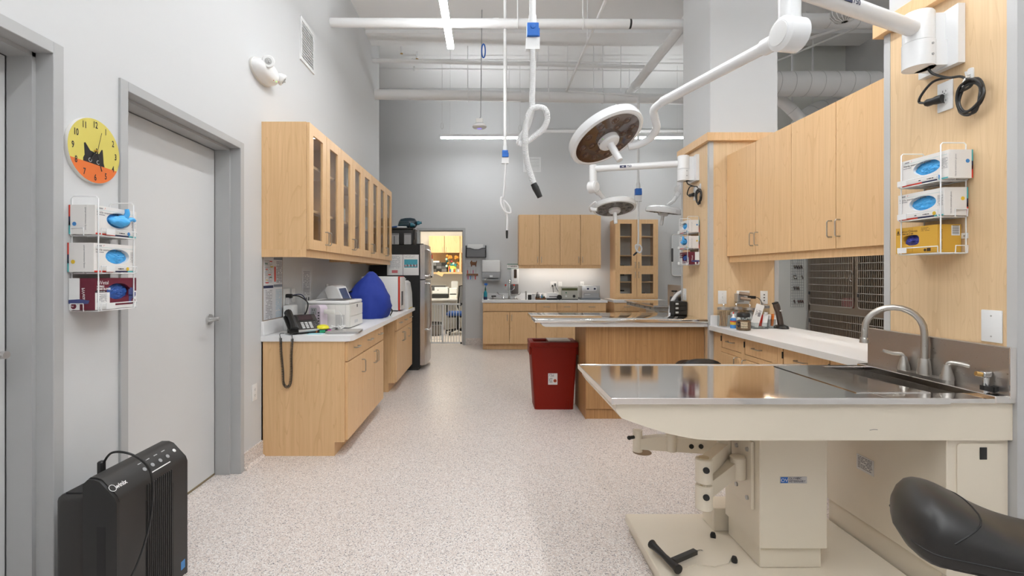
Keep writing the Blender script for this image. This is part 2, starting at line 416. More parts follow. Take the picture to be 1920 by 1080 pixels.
# ================================================================= pendants
def pendant(p0, p1, label, up=True, group='linear pendants', top=HC, name='linear_pendant'):
    p0 = Vector(p0); p1 = Vector(p1); mid = (p0+p1)/2
    r = thing(name, label, 'pendant light', mid, 0, group)
    hx = abs(p1.x-p0.x)/2; hy = abs(p1.y-p0.y)/2; hx = max(hx, .03); hy = max(hy, .03)
    part(r, 'housing', B().box(mid.x-hx-.004, mid.y-hy-.004, mid.z-.012, mid.x+hx+.004, mid.y+hy+.004, mid.z+.03), WENAM)
    part(r, 'diffuser', B().box(mid.x-hx, mid.y-hy, mid.z-.03, mid.x+hx, mid.y+hy, mid.z-.0121), EMIT)
    if up: part(r, 'uplight', B().box(mid.x-hx+.01, mid.y-hy+.01, mid.z+.0301, mid.x+hx-.01, mid.y+hy-.01, mid.z+.0308), EMITU)
    for f in (.12, .88):
        q = p0.lerp(p1, f); part(r, 'suspension_cable', B().cyl((q.x, q.y, q.z+.03), (q.x, q.y, top), .002, seg=6), SILV)
    return r
ZL = 3.63
pendant((-.378, 2.45, ZL), (-.378, 4.9, ZL), 'long lit linear pendant running towards the back wall over the aisle', True)
pendant((-.785, 8.05, ZL-.02), (.51, 8.05, ZL-.02), 'lit linear pendant hung crosswise in front of the keys and paper towel wall', True, top=HC2)
pendant((2.43, 8.05, ZL-.02), (3.25, 8.05, ZL-.02), 'lit linear pendant hung crosswise above the tall glass-door cabinet', True, top=HC2)
G2 = 'linear pendants over the camera end'
for x, y, lab in ((-.378, -1.6, 'lit linear pendant hanging in line with the aisle pendant'), (1.1, .75, 'lit linear pendant hanging above the wet table'), (1.25, -1.7, 'lit linear pendant hanging over the open floor before the wet table')): pendant((x, y, ZL), (x, y+2.44, ZL), lab, True, G2, name='linear_pendant_offscreen')
for y, lab in ((-.3, 'lit linear pendant over the empty end of the kennel room'), (2.0, 'lit linear pendant over the kennel room beside the front pillar')): pendant((3.7, y, ZL), (3.7, y+1.8, ZL), lab, True, 'linear pendants over the kennel room', name='linear_pendant_offscreen')
# ================================================================= vents / wall fixtures on left wall
r = thing('wall_vent', 'white louvered return air grille high on the left wall', 'vent', (XL, 4.39, 3.21))
y0, y1, z0, z1 = 4.22, 4.56, 3.20, 3.58
b = B(); b.box(XL, y0, z0, XL+.012, y0+.03, z1); b.box(XL, y1-.03, z0, XL+.012, y1, z1); b.box(XL, y0+.03, z0, XL+.012, y1-.03, z0+.03); b.box(XL, y0+.03, z1-.03, XL+.012, y1-.03, z1)
part(r, 'frame', b, WENAM); part(r, 'backing', B().box(XL, y0+.03, z0+.03, XL+.002, y1-.03, z1-.03), WENAM)
for i in range(12):
    z = z0+.045+i*.0255
    part(r, 'louver', B().prism([(XL+.002, z+.012), (XL+.011, z-.002), (XL+.0125, z), (XL+.0035, z+.014)], 'y', y0+.03, y1-.03), WENAM)
r = thing('wall_vent', 'white louvered air grille on the back wall above the wall cabinets', 'vent', (.82, YB, 3.22))
x0, x1, z0, z1 = .655, .985, 3.22, 3.50
b = B(); b.box(x0, YB-.012, z0, x0+.03, YB, z1); b.box(x1-.03, YB-.012, z0, x1, YB, z1); b.box(x0+.03, YB-.012, z0, x1-.03, YB, z0+.03); b.box(x0+.03, YB-.012, z1-.03, x1-.03, YB, z1)
part(r, 'frame', b, WENAM); part(r, 'backing', B().box(x0+.03, YB-.002, z0+.03, x1-.03, YB, z1-.03), WENAM)
for i in range(9):
    z = z0+.04+i*.0245
    part(r, 'louver', B().prism([(YB-.002, z+.012), (YB-.011, z-.002), (YB-.0125, z), (YB-.0035, z+.014)], 'x', x0+.03, x1-.03), WENAM)
# emergency light
r = thing('emergency_light', 'white emergency lamp unit with two swivel heads on the left wall', 'emergency light', (XL, 3.52, 2.75))
c = Vector((XL, 3.50, 2.78))
b = B(); b.prism([(c.y+math.cos(t)*.175, c.z+math.sin(t)*.082) for t in [2*PI*i/40 for i in range(40)]], 'x', XL+.001, XL+.016)
part(r, 'back_plate', b, WPL2)
b = B(); rings = []
for k in range(7):
    t = k/6*PI/2*.97
    rings.append([b.bm.verts.new((XL+.016+.085*math.sin(t), c.y+math.cos(a)*.168*math.cos(t)**.6, c.z+math.sin(a)*.078*math.cos(t)**.6)) for a in [2*PI*i/40 for i in range(40)]])
b.skin(rings); part(r, 'housing', b, WPL)
def lamp_head(c, n):
    n = Vector(n).normalized(); c = Vector(c)
    b = B(); b.lathe([(.02, -.05), (.036, -.03), (.043, -.004), (.043, .006), (.038, .011), (.025, .011)], c, n, 28)
    h = part(r, 'lamp_head', b, WPL)
    part(h, 'lens', B().lathe([(.0245, .008), (.0225, .013), (.015, .0145)], c, n, 24), mat('led_lens', (.42, .42, .41), .25))
    part(h, 'bulb', B().ball(c+n*.013+Vector((0, 0, .009)), .006, 8, 6).ball(c+n*.013+Vector((.006, 0, -.007)), .006, 8, 6).ball(c+n*.013+Vector((-.007, 0, -.005)), .006, 8, 6), SILV)
lamp_head((XL+.1, 3.40, 2.815), (.42, -.85, -.1)); lamp_head((XL+.105, 3.625, 2.775), (.8, .35, -.55))
b = B(); b.ball((XL+.098, 3.535, 2.727), .004, 8, 6); part(r, 'status_light', b, mat('green_led', (.35, .8, .1), .4, emit=1.5))
for q in ((XL+.094, 3.50, 2.722), (XL+.104, 3.56, 2.735)): part(r, 'test_button', B().ball(q, .003, 8, 6), REDI)
# outlet low on the left wall
def wall_plate(loc, rz, w, h, label, kind='duplex', group=None):
    r = thing('wall_plate', label, 'wall plate', loc, rz, group)
    L(r, 'plate', B().box(-w/2, -.006, -h/2, w/2, 0, h/2, .0025, 2), WPL)
    b = B()
    if kind == 'duplex':
        for s in (-1, 1):
            q = L(r, 'receptacle', B().prism(rpoly(-.016, s*.02-.014, .016, s*.02+.014, .009), 'y', -.0075, -.005), WPL)
            L(q, 'slot', B().box(-.008, -.008, s*.02-.003, -.006, -.0074, s*.02+.006).box(.006, -.008, s*.02-.003, .008, -.0074, s*.02+.005).cyl((0, -.008, s*.02-.008), (0, -.0074, s*.02-.008), .0025, seg=8), BLK)  # black pieces on the face, painted for the shade inside the slots
    elif kind == 'switch':
        L(r, 'toggle', B().box(-.005, -.016, -.008, .005, -.006, .012, .002), WPL)
        L(r, 'screw', B().cyl((0, -.0072, .03), (0, -.006, .03), .003, seg=8).cyl((0, -.0072, -.03), (0, -.006, -.03), .003, seg=8), SILV)
    elif kind == 'blank':
        L(r, 'screw', B().cyl((0, -.0072, h*.32), (0, -.006, h*.32), .003, seg=8), SILV); L(r, 'screw', B().cyl((0, -.0072, -h*.32), (0, -.006, -h*.32), .003, seg=8), SILV)
    elif kind == 'data':
        for z in (.026, .0, -.026): L(r, 'jack', B().box(-.006, -.0085, z-.006, .006, -.0055, z+.005), DGPL)
    return r
wall_plate((XL, 3.40, .49), PI/2, .07, .115, 'white duplex outlet low on the wall beside the grey door frame')
# ================================================================= cabinets (local: width +x, front faces -y, wall at y=0)
def pull(parent, c, vertical=True, ln=.1):
    x, y, z = c; h = ln/2; q = .03
    if vertical: pts = [(x, y, z-h), (x, y-q*.8, z-h), (x, y-q, z-h+.008), (x, y-q, z+h-.008), (x, y-q*.8, z+h), (x, y, z+h)]
    else: pts = [(x-h, y, z), (x-h, y-q*.8, z), (x-h+.008, y-q, z), (x+h-.008, y-q, z), (x+h, y-q*.8, z), (x+h, y, z)]
    return L(parent, 'pull_handle', B().tube(pts, .0045, 6), NICKEL)
G = .003
def slab(r, name, x0, x1, y, z0, z1, th=.02, m=None):
    return L(r, name, B().box(x0+G, y-th, z0+G, x1-G, y, z1-G, .001), m or MAPLE)
def carcass(r, w, d, z0, z1, m=None, t=.018, back=True):
    b = B(); b.box(0, -d, z0, t, 0, z1); b.box(w-t, -d, z0, w, 0, z1); b.box(t, -d, z0, w-t, 0, z0+t); b.box(t, -d, z1-t, w-t, 0, z1)
    if back: b.box(t, -.01, z0+t, w-t, 0, z1-t)
    return L(r, 'carcass', b, m or MAPLE)
# ---- glass door wall cabinets on the left wall
UW = .7525; UZ0 = 1.498; UZ1 = 2.427
who = ['beside the grey door, end panel exposed', 'second along from the poster end', 'third along from the poster end', 'next to the refrigerator']
for k in range(4):
    r = thing('glass_wall_cabinet', 'maple wall cabinet with two narrow glass doors, ' + who[k], 'wall cabinet', (XL+.001, 3.51+k*UW, UZ0-.054), PI/2, 'glass-door wall cabinets on the left wall')
    z = .054; H = UZ1-UZ0
    carcass(r, UW, .325, z, z+H)
    L(r, 'light_rail', B().box(0, -.325, 0, UW, -.305, .0535).box(0 if k == 0 else UW-.001, -.305, 0, .018 if k == 0 else UW, 0, .0535), MAPLE)
    for zs in (.35, .69): L(r, 'shelf', B().box(.02, -.30, zs, UW-.02, -.012, zs+.02), MAPLE)
    for i in range(2):
        x0 = i*UW/2+G; x1 = (i+1)*UW/2-G; s = .082; z0 = z+G; z1 = z+H-G
        b = B(); b.box(x0, -.347, z0, x0+s, -.327, z1); b.box(x1-s, -.347, z0, x1, -.327, z1); b.box(x0+s, -.347, z0, x1-s, -.327, z0+.075); b.box(x0+s, -.347, z1-.075, x1-s, -.327, z1)
        dr = L(r, 'door', b, MAPLE)
        L(dr, 'glass_pane', B().box(x0+s-.006, -.339, z0+.07, x1-s+.006, -.335, z1-.07), GLASS)
        pull(dr, (x1-.028 if i == 0 else x0+.028, -.347, z+.105))
    for q in range(2):
        b = B()
        for j in range(9): b.cyl((.0185 if q == 0 else UW-.0185, -.24, z+.12+j*.08), (.0195 if q == 0 else UW-.0195, -.24, z+.12+j*.08), .004, seg=6)
        L(r, 'shelf_pins', b, NICKEL, stuff=True)
# contents seen through the panes
def cupboard_box(k, x, zs, w, d, h, m, label, yb=-.07):
    zz = UZ0-.054+zs
    ly = XL-yb     # local y=yb -> world X = XL - yb
    b = B().box(ly, 3.51+k*UW+x, zz, ly+d, 3.51+k*UW+x+w, zz+h, .003)
    return solo('supply_box', b, m, label, 'box', 'supplies in the glass cabinets', (ly+d/2, 3.51+k*UW+x+w/2, zz))
KRAFT = mat('kraft', (.33, .20, .10), .7, bump=.3, bscale=30)
cupboard_box(0, .08, .37, .24, .19, .12, CARD, 'white carton on the middle shelf of the cabinet beside the grey door')
b = B().box(XL+.09, 3.60, UZ0+.022, XL+.26, 3.80, UZ0+.26, .02, 2).crumple(.009, 14, 3)
solo('paper_bag', b, KRAFT, 'crumpled brown paper bag behind the glass beside the grey door', 'paper bag', None, (XL+.18, 3.69, UZ0+.018))
cupboard_box(1, .05, .71, .16, .15, .13, WPL, 'white carton on the top shelf of the second glass cabinet')
cupboard_box(1, .5, .71, .16, .18, .22, PAPER, 'tall printed paper carton on the top shelf of the second glass cabinet')
cupboard_box(1, .47, .37, .1, .15, .16, WPL2, 'small pale carton on the middle shelf of the second glass cabinet')
cupboard_box(1, .08, .072, .14, .1, .2, mat('pale_green_box', (.35, .5, .42), .5), 'pale green carton at the bottom of the second glass cabinet')
cupboard_box(2, .06, .37, .2, .16, .2, WPL, 'white carton on the middle shelf of the third glass cabinet')
cupboard_box(2, .1, .072, .2, .16, .12, DGPL, 'dark carton at the bottom of the third glass cabinet')
cupboard_box(2, .45, .37, .22, .16, .17, LGPL, 'grey carton on the middle shelf of the third glass cabinet')
cupboard_box(3, .06, .37, .24, .17, .25, WPL2, 'tall pale carton on the middle shelf of the glass cabinet next to the refrigerator')
cupboard_box(3, .1, .072, .2, .17, .22, mat('brown_carton', (.2, .08, .05), .6), 'brown carton at the bottom of the glass cabinet next to the refrigerator')
# ---- base cabinets
def base_cabinet(r, w, d, splits, handles, hk=.832, dz=.681, toe=.075, ends=(True, True), drawers=None, zb=.108):
    "drawers above doors; splits are x positions, handles per door 'l'/'r'/None"
    b = B(); t = .018
    poly = [(0, 0), (0, hk), (-d, hk), (-d, .1), (-d+toe, .1), (-d+toe, 0)]
    for i, e in enumerate(ends):
        x = 0 if i == 0 else w-t
        if e: b.prism([(p[0], p[1]) for p in poly], 'x', x, x+t)
    b.box(t, -d, .1, w-t, -.01, .118); b.box(t, -d, hk-.02, w-t, -.01, hk); b.box(0, -.01, .1, w, 0, hk)
    b.box(t, -d, dz-.01, w-t, -d+.04, dz+.01)
    L(r, 'carcass', b, MAPLE)
    L(r, 'toe_kick', B().box(.0015, -d+toe-.003, 0, w-.0015, -d+toe+.014, .0995), MAPLE)
    y = -d-.001
    for i in range(len(splits)-1):
        x0, x1 = splits[i], splits[i+1]
        q = slab(r, 'door', x0, x1, y, zb, dz-.001)
        if handles[i]: pull(q, (x1-.035 if handles[i] == 'r' else x0+.035, y-.02, dz-.1))
    ds = drawers or splits
    for i in range(len(ds)-1):
        q = slab(r, 'drawer_front', ds[i], ds[i+1], y, dz+.001, hk-.006)
        pull(q, ((ds[i]+ds[i+1])/2, y-.02, (dz+hk)/2+.005), False)
GL = 'maple base cabinets under the left counter'
r = thing('base_cabinet', 'maple base cabinet with three drawers over three doors, plain end panel behind the phone cord', 'base cabinet', (XL+.001, 3.51, 0), PI/2, GL)
base_cabinet(r, 1.215, .602, [.012, .44, .845, 1.215], ['r', 'r', 'l'])
r = thing('base_cabinet', 'maple base cabinet between the open knee space and the refrigerator', 'base cabinet', (XL+.001, 5.41, 0), PI/2, GL)
base_cabinet(r, 1.10, .602, [0, .37, .735, 1.10], ['r', 'l', 'l'])
# counter
r = thing('countertop', 'white laminate countertop along the left wall holding the phone and printer', 'countertop', (XL, 3.5, .832))
x1 = -.987
poly = [(XL, 3.498), (x1-.05, 3.498), (x1-.015, 3.513), (x1, 3.55), (x1, 6.53), (XL, 6.53)]
part(r, 'slab', B().prism(poly, 'z', .832, .872), LAMI)
struct('trim_1', B().box(XL, 3.498, .8725, XL+.02, 6.53, .975, .002), LAMI)
CT = .872
# ---- desk phone
ph = thing('desk_phone', 'black desk phone with screen and keypad at the counter end', 'telephone', (-1.41, 3.68, CT), math.radians(38))
# local: x right, y away; body tilted towards -y viewer
tl = math.radians(33)
def tlt(x, s, h=0): return (x, s*math.cos(tl)-h*math.sin(tl)-.075, .018+s*math.sin(tl)+h*math.cos(tl))
ax, ay, az = (1, 0, 0), (0, math.cos(tl), math.sin(tl)), (0, -math.sin(tl), math.cos(tl))
b = B(); b.obox(tlt(0, .095, 0), ax, ay, az, .118, .105, .014)
bmesh.ops.bevel(b.bm, geom=list(b.bm.edges), offset=.008, segments=2, affect='EDGES')
L(ph, 'body', b, CHAR)
L(ph, 'stand', B().prism([(-.06, .0), (-.03, .0), (.075, .115), (.06, .122)], 'x', -.09, .09).prism([(.06, .0), (.085, 0), (.07, .12), (.055, .12)], 'x', -.09, .09), BLK)
hs = B(); pts = [tlt(-.085, .0, .03), tlt(-.085, .04, .042), tlt(-.085, .1, .046), tlt(-.085, .16, .042), tlt(-.085, .2, .03)]
hs.tube(catmull(pts, 4), .02, 10, rfun=lambda t: .022+.008*abs(2*t-1)**2); L(ph, 'handset', hs, BLK)
sc = L(ph, 'screen_bezel', B().obox(tlt(.03, .145, .015), ax, ay, az, .065, .042, .002), BLK)
L(sc, 'screen', B().obox(tlt(.03, .147, .0175), ax, ay, az, .052, .03, .001), mat('phone_screen', (.05, .035, .04), .15))
for i in range(4):
    for j in range(3):
        L(ph, 'key', B().obox(tlt(-.01+j*.03, .025+i*.0195, .016), ax, ay, az, .010, .0065, .003), LGPL)
for j in range(2):
    for i in range(4): L(ph, 'function_key', B().obox(tlt(.085+j*.018, .03+i*.02, .0155), ax, ay, az, .006, .006, .002), DGPL)
L(ph, 'trim_strip', B().obox(tlt(.03, -.004, .012), ax, ay, az, .085, .006, .006), SILV)
# coiled cord hanging over the end
def coil(pts, R, turns, r=.0022, per=8):
    path = catmull(pts, 12); n = turns*per; out = []
    up = Vector((0, 1, 0))
    acc = [0]
    for i in range(1, len(path)): acc.append(acc[-1]+(path[i]-path[i-1]).length)
    for k in range(n+1):
        s = acc[-1]*k/n
        i = max(j for j in range(len(acc)) if acc[j] <= s+1e-9); i = min(i, len(path)-2)
        f = (s-acc[i])/max(1e-9, acc[i+1]-acc[i]); c = path[i].lerp(path[i+1], f); t = (path[i+1]-path[i]).normalized()
        u = up.cross(t).normalized(); v = t.cross(u); a = 2*PI*k/per
        out.append(c+u*math.cos(a)*R+v*math.sin(a)*R)
    return out
yc = 3.484
pts = [P(526, 634, yc), P(527, 660, yc), P(530, 695, yc), P(531, 716, yc), P(536, 725, yc), P(543, 722, yc), P(546, 700, yc), P(546, 665, yc), P(548, 635, yc)]
b = B(); b.tube(coil(pts, .0085, 74), .0026, 5)
b.tube(catmull([P(526, 634, yc), (P(525, 627, 3.5)+Vector((0, 0, .004))), Vector((-1.50, 3.56, CT+.012))], 5), .0025, 5); b.tube(catmull([P(548, 635, yc), (P(548, 627, 3.5)+Vector((0, 0, .004))), Vector((-1.42, 3.57, CT+.012))], 5), .0025, 5)
part(ph, 'coiled_cord', B(), BLK) if False else None
cb = b; M = (Matrix.Translation(ph.location) @ Matrix.Rotation(math.radians(38), 4, 'Z')).inverted(); cb.xf(M); L(ph, 'coiled_cord', cb, BLK)
# ---- poster
ps = thing('poster', 'narrow printed reference poster hanging on the wall by the phone', 'poster', (XL, 3.52, .97), PI/2)
pw, phh = .345, .60; PZ = .975
TANP = mat('poster_header', (.36, .28, .20), .6); SLATE = mat('poster_slate', (.20, .22, .26), .6); PALEB = mat('poster_blue', (.35, .5, .6), .6)
L(ps, 'sheet', B().box(.003, -.004, .0, pw, -.001, phh), mat('poster_border', (.30, .235, .175), .6))
L(ps, 'paper_field', B().box(.012, -.0048, .012, pw-.009, -.0041, phh-.085), mat('poster_paper', (.62, .62, .63), .6))
lettering(ps, 'VET TECH KNOWLEDGE', .052, INK, (pw/2, -.0055, phh-.066), (1, 0, 0), (0, 0, 1), sx=.62, local=True, bold=.0012)
L(ps, 'heading_bar', B().box(.012, -.0055, phh-.125, pw*.5, -.0049, phh-.09), SLATE); L(ps, 'heading_bar', B().box(pw*.52, -.0055, phh-.14, pw-.01, -.0049, phh-.09), SLATE)
L(ps, 'heading_bar', B().box(.012, -.0055, phh-.355, pw*.5, -.0049, phh-.335), NAVY); L(ps, 'heading_bar', B().box(pw*.52, -.0055, phh-.35, pw-.01, -.0049, phh-.33), SLATE)
L(ps, 'thermometer', B().prism(rpoly(pw*.55, phh-.31, pw*.55+.026, phh-.19, .012), 'y', -.0056, -.005), REDI)
for k in range(9):
    q = random.Random(k); xx = .02+q.random()*.11; zz = phh-.15-k*.02
    L(ps, 'colour_chip', B().box(xx, -.0056, zz-.008, xx+q.uniform(.015, .05), -.005, zz), [REDI, GREEN, YELI, REDI, PALEB][k % 5])
lines(ps, (pw*.66, -.005, phh-.15), (1, 0, 0), (0, 0, 1), 14, .1, .17, GINK, local=True, seed=3)
lines(ps, (.03, -.005, phh-.15), (1, 0, 0), (0, 0, 1), 14, .12, .17, GINK, local=True, seed=4, fill=.3)
lines(ps, (.045, -.005, phh-.37), (1, 0, 0), (0, 0, 1), 18, .11, .22, GINK, local=True, seed=5, fill=.4)
lines(ps, (pw*.62, -.005, phh-.37), (1, 0, 0), (0, 0, 1), 18, .11, .22, PALEB, local=True, seed=6, fill=.5)
# clear sleeve with notes on the wall
ps = thing('taped_notes', 'notes in a clear sleeve taped to the wall above the printer', 'notes', (XL, 4.27, 1.0), PI/2)
L(ps, 'sleeve', B().box(.0, -.003, 0, .22, -.0005, .37), mat('sleeve', (.66, .67, .68), .25))
lines(ps, (.03, -.0032, .345), (1, 0, 0), (0, 0, 1), 16, .16, .22, GINK, local=True, seed=11, fill=.5)
L(ps, 'pencil', B().obox((.1, -.006, .05), (1, 0, .2), (0, 1, 0), (-.2, 0, 1), .006, .003, .06), DGPL); L(ps, 'pencil', B().obox((.14, -.006, .06), (1, 0, -.25), (0, 1, 0), (.25, 0, 1), .006, .003, .05), DGPL)
# counter outlet + charger + cords
wall_plate((XL, 3.945, 1.12), PI/2, .115, .16, 'white double-gang outlet with black plug behind the phone')
wall_plate((XL, 4.08, 1.14), PI/2, .07, .115, 'white single wall plate right of the plugged-in charger', 'blank')
r = thing('plug_adapter', 'white upright adapter box plugged in behind the phone', 'power adapter', (-1.585, 3.90, CT))
part(r, 'case', B().box(-1.625, 3.83, CT+.0, -1.545, 3.93, CT+.20, .008, 2), WPL)
part(r, 'clear_plug', B().box(XL+.008, 3.90, CT+.20, XL+.04, 3.935, CT+.26, .003), LGPL)
part(r, 'black_plug', B().box(XL+.009, 3.90, 1.125, XL+.06, 3.935, 1.16, .006), BLK)
part(r, 'cord', B().tube(catmull([(XL+.06, 3.915, 1.145), (XL+.11, 3.93, 1.14), (XL+.17, 3.95, 1.09), (XL+.16, 3.96, 1.02), (XL+.12, 3.97, .95), (XL+.1, 3.98, CT+.004)], 6), .005, 6), BLK)
part(r, 'cord', B().tube(catmull([(XL+.06, 3.92, 1.15), (XL+.12, 3.96, 1.15), (XL+.15, 3.98, 1.08), (XL+.13, 3.99, .98), (XL+.1, 4.01, CT+.004)], 6), .004, 6), NAVY)
# outlet tower (pink-lilac)
r = thing('power_tower', 'lilac power strip tower with grey sockets beside the phone', 'power strip', (-1.37, 3.90, CT), math.radians(-18))
LIL = mat('lilac_plastic', (.58, .50, .57), .4)
b = B().prism(rpoly(-.055, 0, .055, .20, .03, 5), 'y', -.045, .045); L(r, 'body', b, LIL)
for z in (.045, .125):
    s = L(r, 'socket', B().box(-.035, -.0475, z, .02, -.045, z+.055), GPL)
    L(s, 'slot', B().box(-.02, -.0485, z+.03, -.016, -.0475, z+.044).box(-.002, -.0485, z+.03, .002, -.0475, z+.044).box(-.012, -.0485, z+.01, -.006, -.0475, z+.018), BLK)  # solid black bits; the dark of the socket holes is put into colour
for k in range(4): L(r, 'usb_port', B().box(.032, -.047, .07+k*.022, .045, -.045, .079+k*.022), BLK)
r = thing('usb_charger', 'small white charger block plugged into the lilac power tower', 'charger', (-1.27, 3.87, CT+.13))
part(r, 'block', B().box(-1.31, 3.855, CT+.13, -1.225, 3.885, CT+.165, .004, 2), WPL2)
part(r, 'cable', B().tube(catmull([(-1.225, 3.87, CT+.15), (-1.19, 3.86, CT+.15), (-1.16, 3.84, CT+.11), (-1.15, 3.82, CT+.05), (-1.17, 3.79, CT+.004), (-1.22, 3.77, CT+.004)], 6), .002, 5), WPL)
b = B(); rr = random.Random(4); pts = [Vector((-1.22+rr.uniform(-.08, .1), 3.80+rr.uniform(-.06, .05), CT+.004+rr.random()*.05)) for _ in range(16)]
b.tube(catmull(pts, 6), .002, 5); solo('cable_tangle', b, WPL, 'tangled thin white charging cables on the counter by the printer', 'cable', None, (-1.2, 3.8, CT))
b = B(); rr = random.Random(9); pts = [Vector((-1.19+rr.uniform(-.03, .03), 3.78+rr.uniform(-.03, .03), CT+.004+rr.random()*.03)) for _ in range(8)]
b.tube(catmull(pts, 5), .0025, 5); solo('black_cable', b, BLK, 'short black cable in the white cable tangle', 'cable', None, (-1.19, 3.78, CT))
# yellow buzzer on black base
r = thing('talk_button', 'round yellow push button on a black base with colour tabs', 'push button', (-1.275, 3.72, CT))
c = (-1.275, 3.72, CT)
part(r, 'base', B().lathe([(.058, .0), (.062, .006), (.06, .026), (.05, .03)], c, seg=28), BLK)
part(r, 'yellow_dome', B().lathe([(.05, .028), (.051, .036), (.044, .05), (.026, .058), (.006, .06)], c, seg=28), mat('yellow_plastic', (.72, .66, .03), .4))
for k, m in enumerate((mat('orange_tab', (.7, .16, .02), .5), mat('green_tab', (.02, .32, .14), .5), mat('magenta_tab', (.45, .05, .3), .5))):
    a = math.radians(-125+k*55); part(r, 'tab', B().obox((c[0]+math.cos(a)*.0615, c[1]+math.sin(a)*.0615, CT+.015), (math.cos(a), math.sin(a), 0), (-math.sin(a), math.cos(a), 0), (0, 0, 1), .003, .02, .009), m)
b = B().box(-1.345, 3.585, CT, -1.235, 3.65, CT+.004); solo('sticky_notes', b, mat('pale_blue_note', (.38, .66, .72), .6), 'pale blue sticky note pad at the counter edge', 'notepad', None, (-1.29, 3.61, CT))
# laptop
r = thing('laptop', 'closed silver laptop lying flat on the counter', 'laptop', (-1.10, 3.70, CT), math.radians(6))
b = B().prism(rpoly(-.125, -.085, .125, .115, .012), 'z', .002, .01); L(r, 'base', b, SILV)
L(r, 'lid', B().prism(rpoly(-.125, -.085, .125, .115, .012), 'z', .0115, .0165), SILV); L(r, 'feet', B().prism(rpoly(-.115, -.078, .115, .105, .012), 'z', 0, .002), BLK)
L(r, 'emblem', B().prism([(.012*math.cos(t)*(1 if math.cos(t) < .6 else .8), .015+.013*math.sin(t)) for t in [2*PI*i/16 for i in range(16)]], 'z', .0165, .0168), WPL2)
# laser printer
r = thing('laser_printer', 'white laser printer on the counter behind the laptop', 'printer', (-1.29, 4.12, CT))
x0, x1, y0, y1 = -1.505, -1.135, 3.97, 4.36; z1 = CT+.228
part(r, 'body', B().box(x0, y0, CT+.008, x1-.001, y1, z1-.03, .006, 2), WPL2)
part(r, 'top_cover', B().box(x0-.004, y0-.004, z1-.03, x1+.002, y1, z1, .012, 3), WPL)
part(r, 'output_tray', B().prism([(x0+.07, z1+.0005), (x1-.05, z1+.0005), (x1-.08, z1+.004), (x0+.2, z1+.002)], 'y', y0+.03, y1-.05), DGPL)
part(r, 'front_panel', B().box(x1-.002, y0+.004, CT+.10, x1+.004, y1-.004, z1-.033, .002), WPL2)
part(r, 'paper_drawer', B().box(x1-.002, y0+.004, CT+.010, x1+.004, y1-.004, CT+.096, .002), WPL2)
part(r, 'logo_mark', B().box(x1+.004, y0+.2, CT+.165, x1+.0048, y0+.225, CT+.19), INK)
part(r, 'drawer_grip', B().box(x1+.004, y0+.13, CT+.035, x1+.0048, y0+.23, CT+.06), LGPL)
for k in range(9): part(r, 'vent_slot', B().box(x1-.115+k*.0085, y0-.001, CT+.02, x1-.111+k*.0085, y0+.001, CT+.115), GPL)
part(r, 'side_seam', B().box(x1-.035, y0-.0008, CT+.012, x1-.0335, y0+.001, z1-.032), GPL); part(r, 'side_seam', B().box(x1-.12, y0-.0008, CT+.012, x1-.1185, y0+.001, z1-.032), LGPL)
# small analyser with tilted screen (behind printer)
r = thing('blood_analyzer', 'white benchtop analyser with tilted grey screen behind the printer', 'analyser', (-1.45, 4.62, CT))
poly = [(-1.62, CT+.0), (-1.26, CT+.0), (-1.26, CT+.18), (-1.33, CT+.195), (-1.345, CT+.20), (-1.41, CT+.325), (-1.44, CT+.338), (-1.50, CT+.33), (-1.62, CT+.19)]
part(r, 'housing', B().prism(poly, 'y', 4.48, 4.76), LGPL)
poly = [(-1.47, CT+.19), (-1.342, CT+.19), (-1.402, CT+.328), (-1.44, CT+.344), (-1.485, CT+.336), (-1.51, CT+.30)]
part(r, 'front_shell', B().prism(poly, 'y', 4.472, 4.768), WPL)
part(r, 'screen', B().obox((-1.371, 4.62, CT+.262), (0, 1, 0), (-.40, 0, .916), (.916, 0, .40), .1, .055, .004), mat('blue_grey_screen', (.10, .12, .17), .2))
part(r, 'tray', B().box(-1.36, 4.50, CT+.185, -1.24, 4.74, CT+.208, .01, 2), WPL)
# covered instrument
r = thing('covered_instrument', 'rounded instrument hidden under a royal blue fabric dust cover', 'covered instrument', (-1.27, 5.0, CT))
b = B(); N = 28; rings = []
prof = [(0, .205, .20), (.03, .225, .21), (.12, .245, .21), (.22, .225, .19), (.32, .155, .15), (.40, .09, .10), (.45, .045, .06), (.468, .015, .02)]
for h, rx, ry in prof:
    ring = []
    for i in range(N):
        a = 2*PI*i/N; e = .75
        cx = math.copysign(abs(math.cos(a))**e, math.cos(a)); sy = math.copysign(abs(math.sin(a))**e, math.sin(a))
        sh = .055*(h/.468)**1.5
        fl = 1+.03*math.sin(a*9+h*9)*(1-h/.5)
        ring.append(b.bm.verts.new((-1.26+sh+cx*rx*fl, 5.0+sy*ry*fl, CT+.001+h)))
    rings.append(ring)
b.skin(rings)
bmesh.ops.subdivide_edges(b.bm, edges=list(b.bm.edges), cuts=2, smooth=.5, use_grid_fill=True)
for v in b.bm.verts:
    if v.co.z > CT+.01: v.co += noise.noise_vector(v.co*7)*.018+noise.noise_vector(v.co*21)*.007
    else: v.co.z = CT+.001
part(r, 'dust_cover', b, COVER)
part(r, 'cord', B().tube(catmull([(-1.05, 5.13, CT+.10), (-1.02, 5.15, CT+.06), (-1.05, 5.19, CT+.005)], 5), .006, 6), BLK)
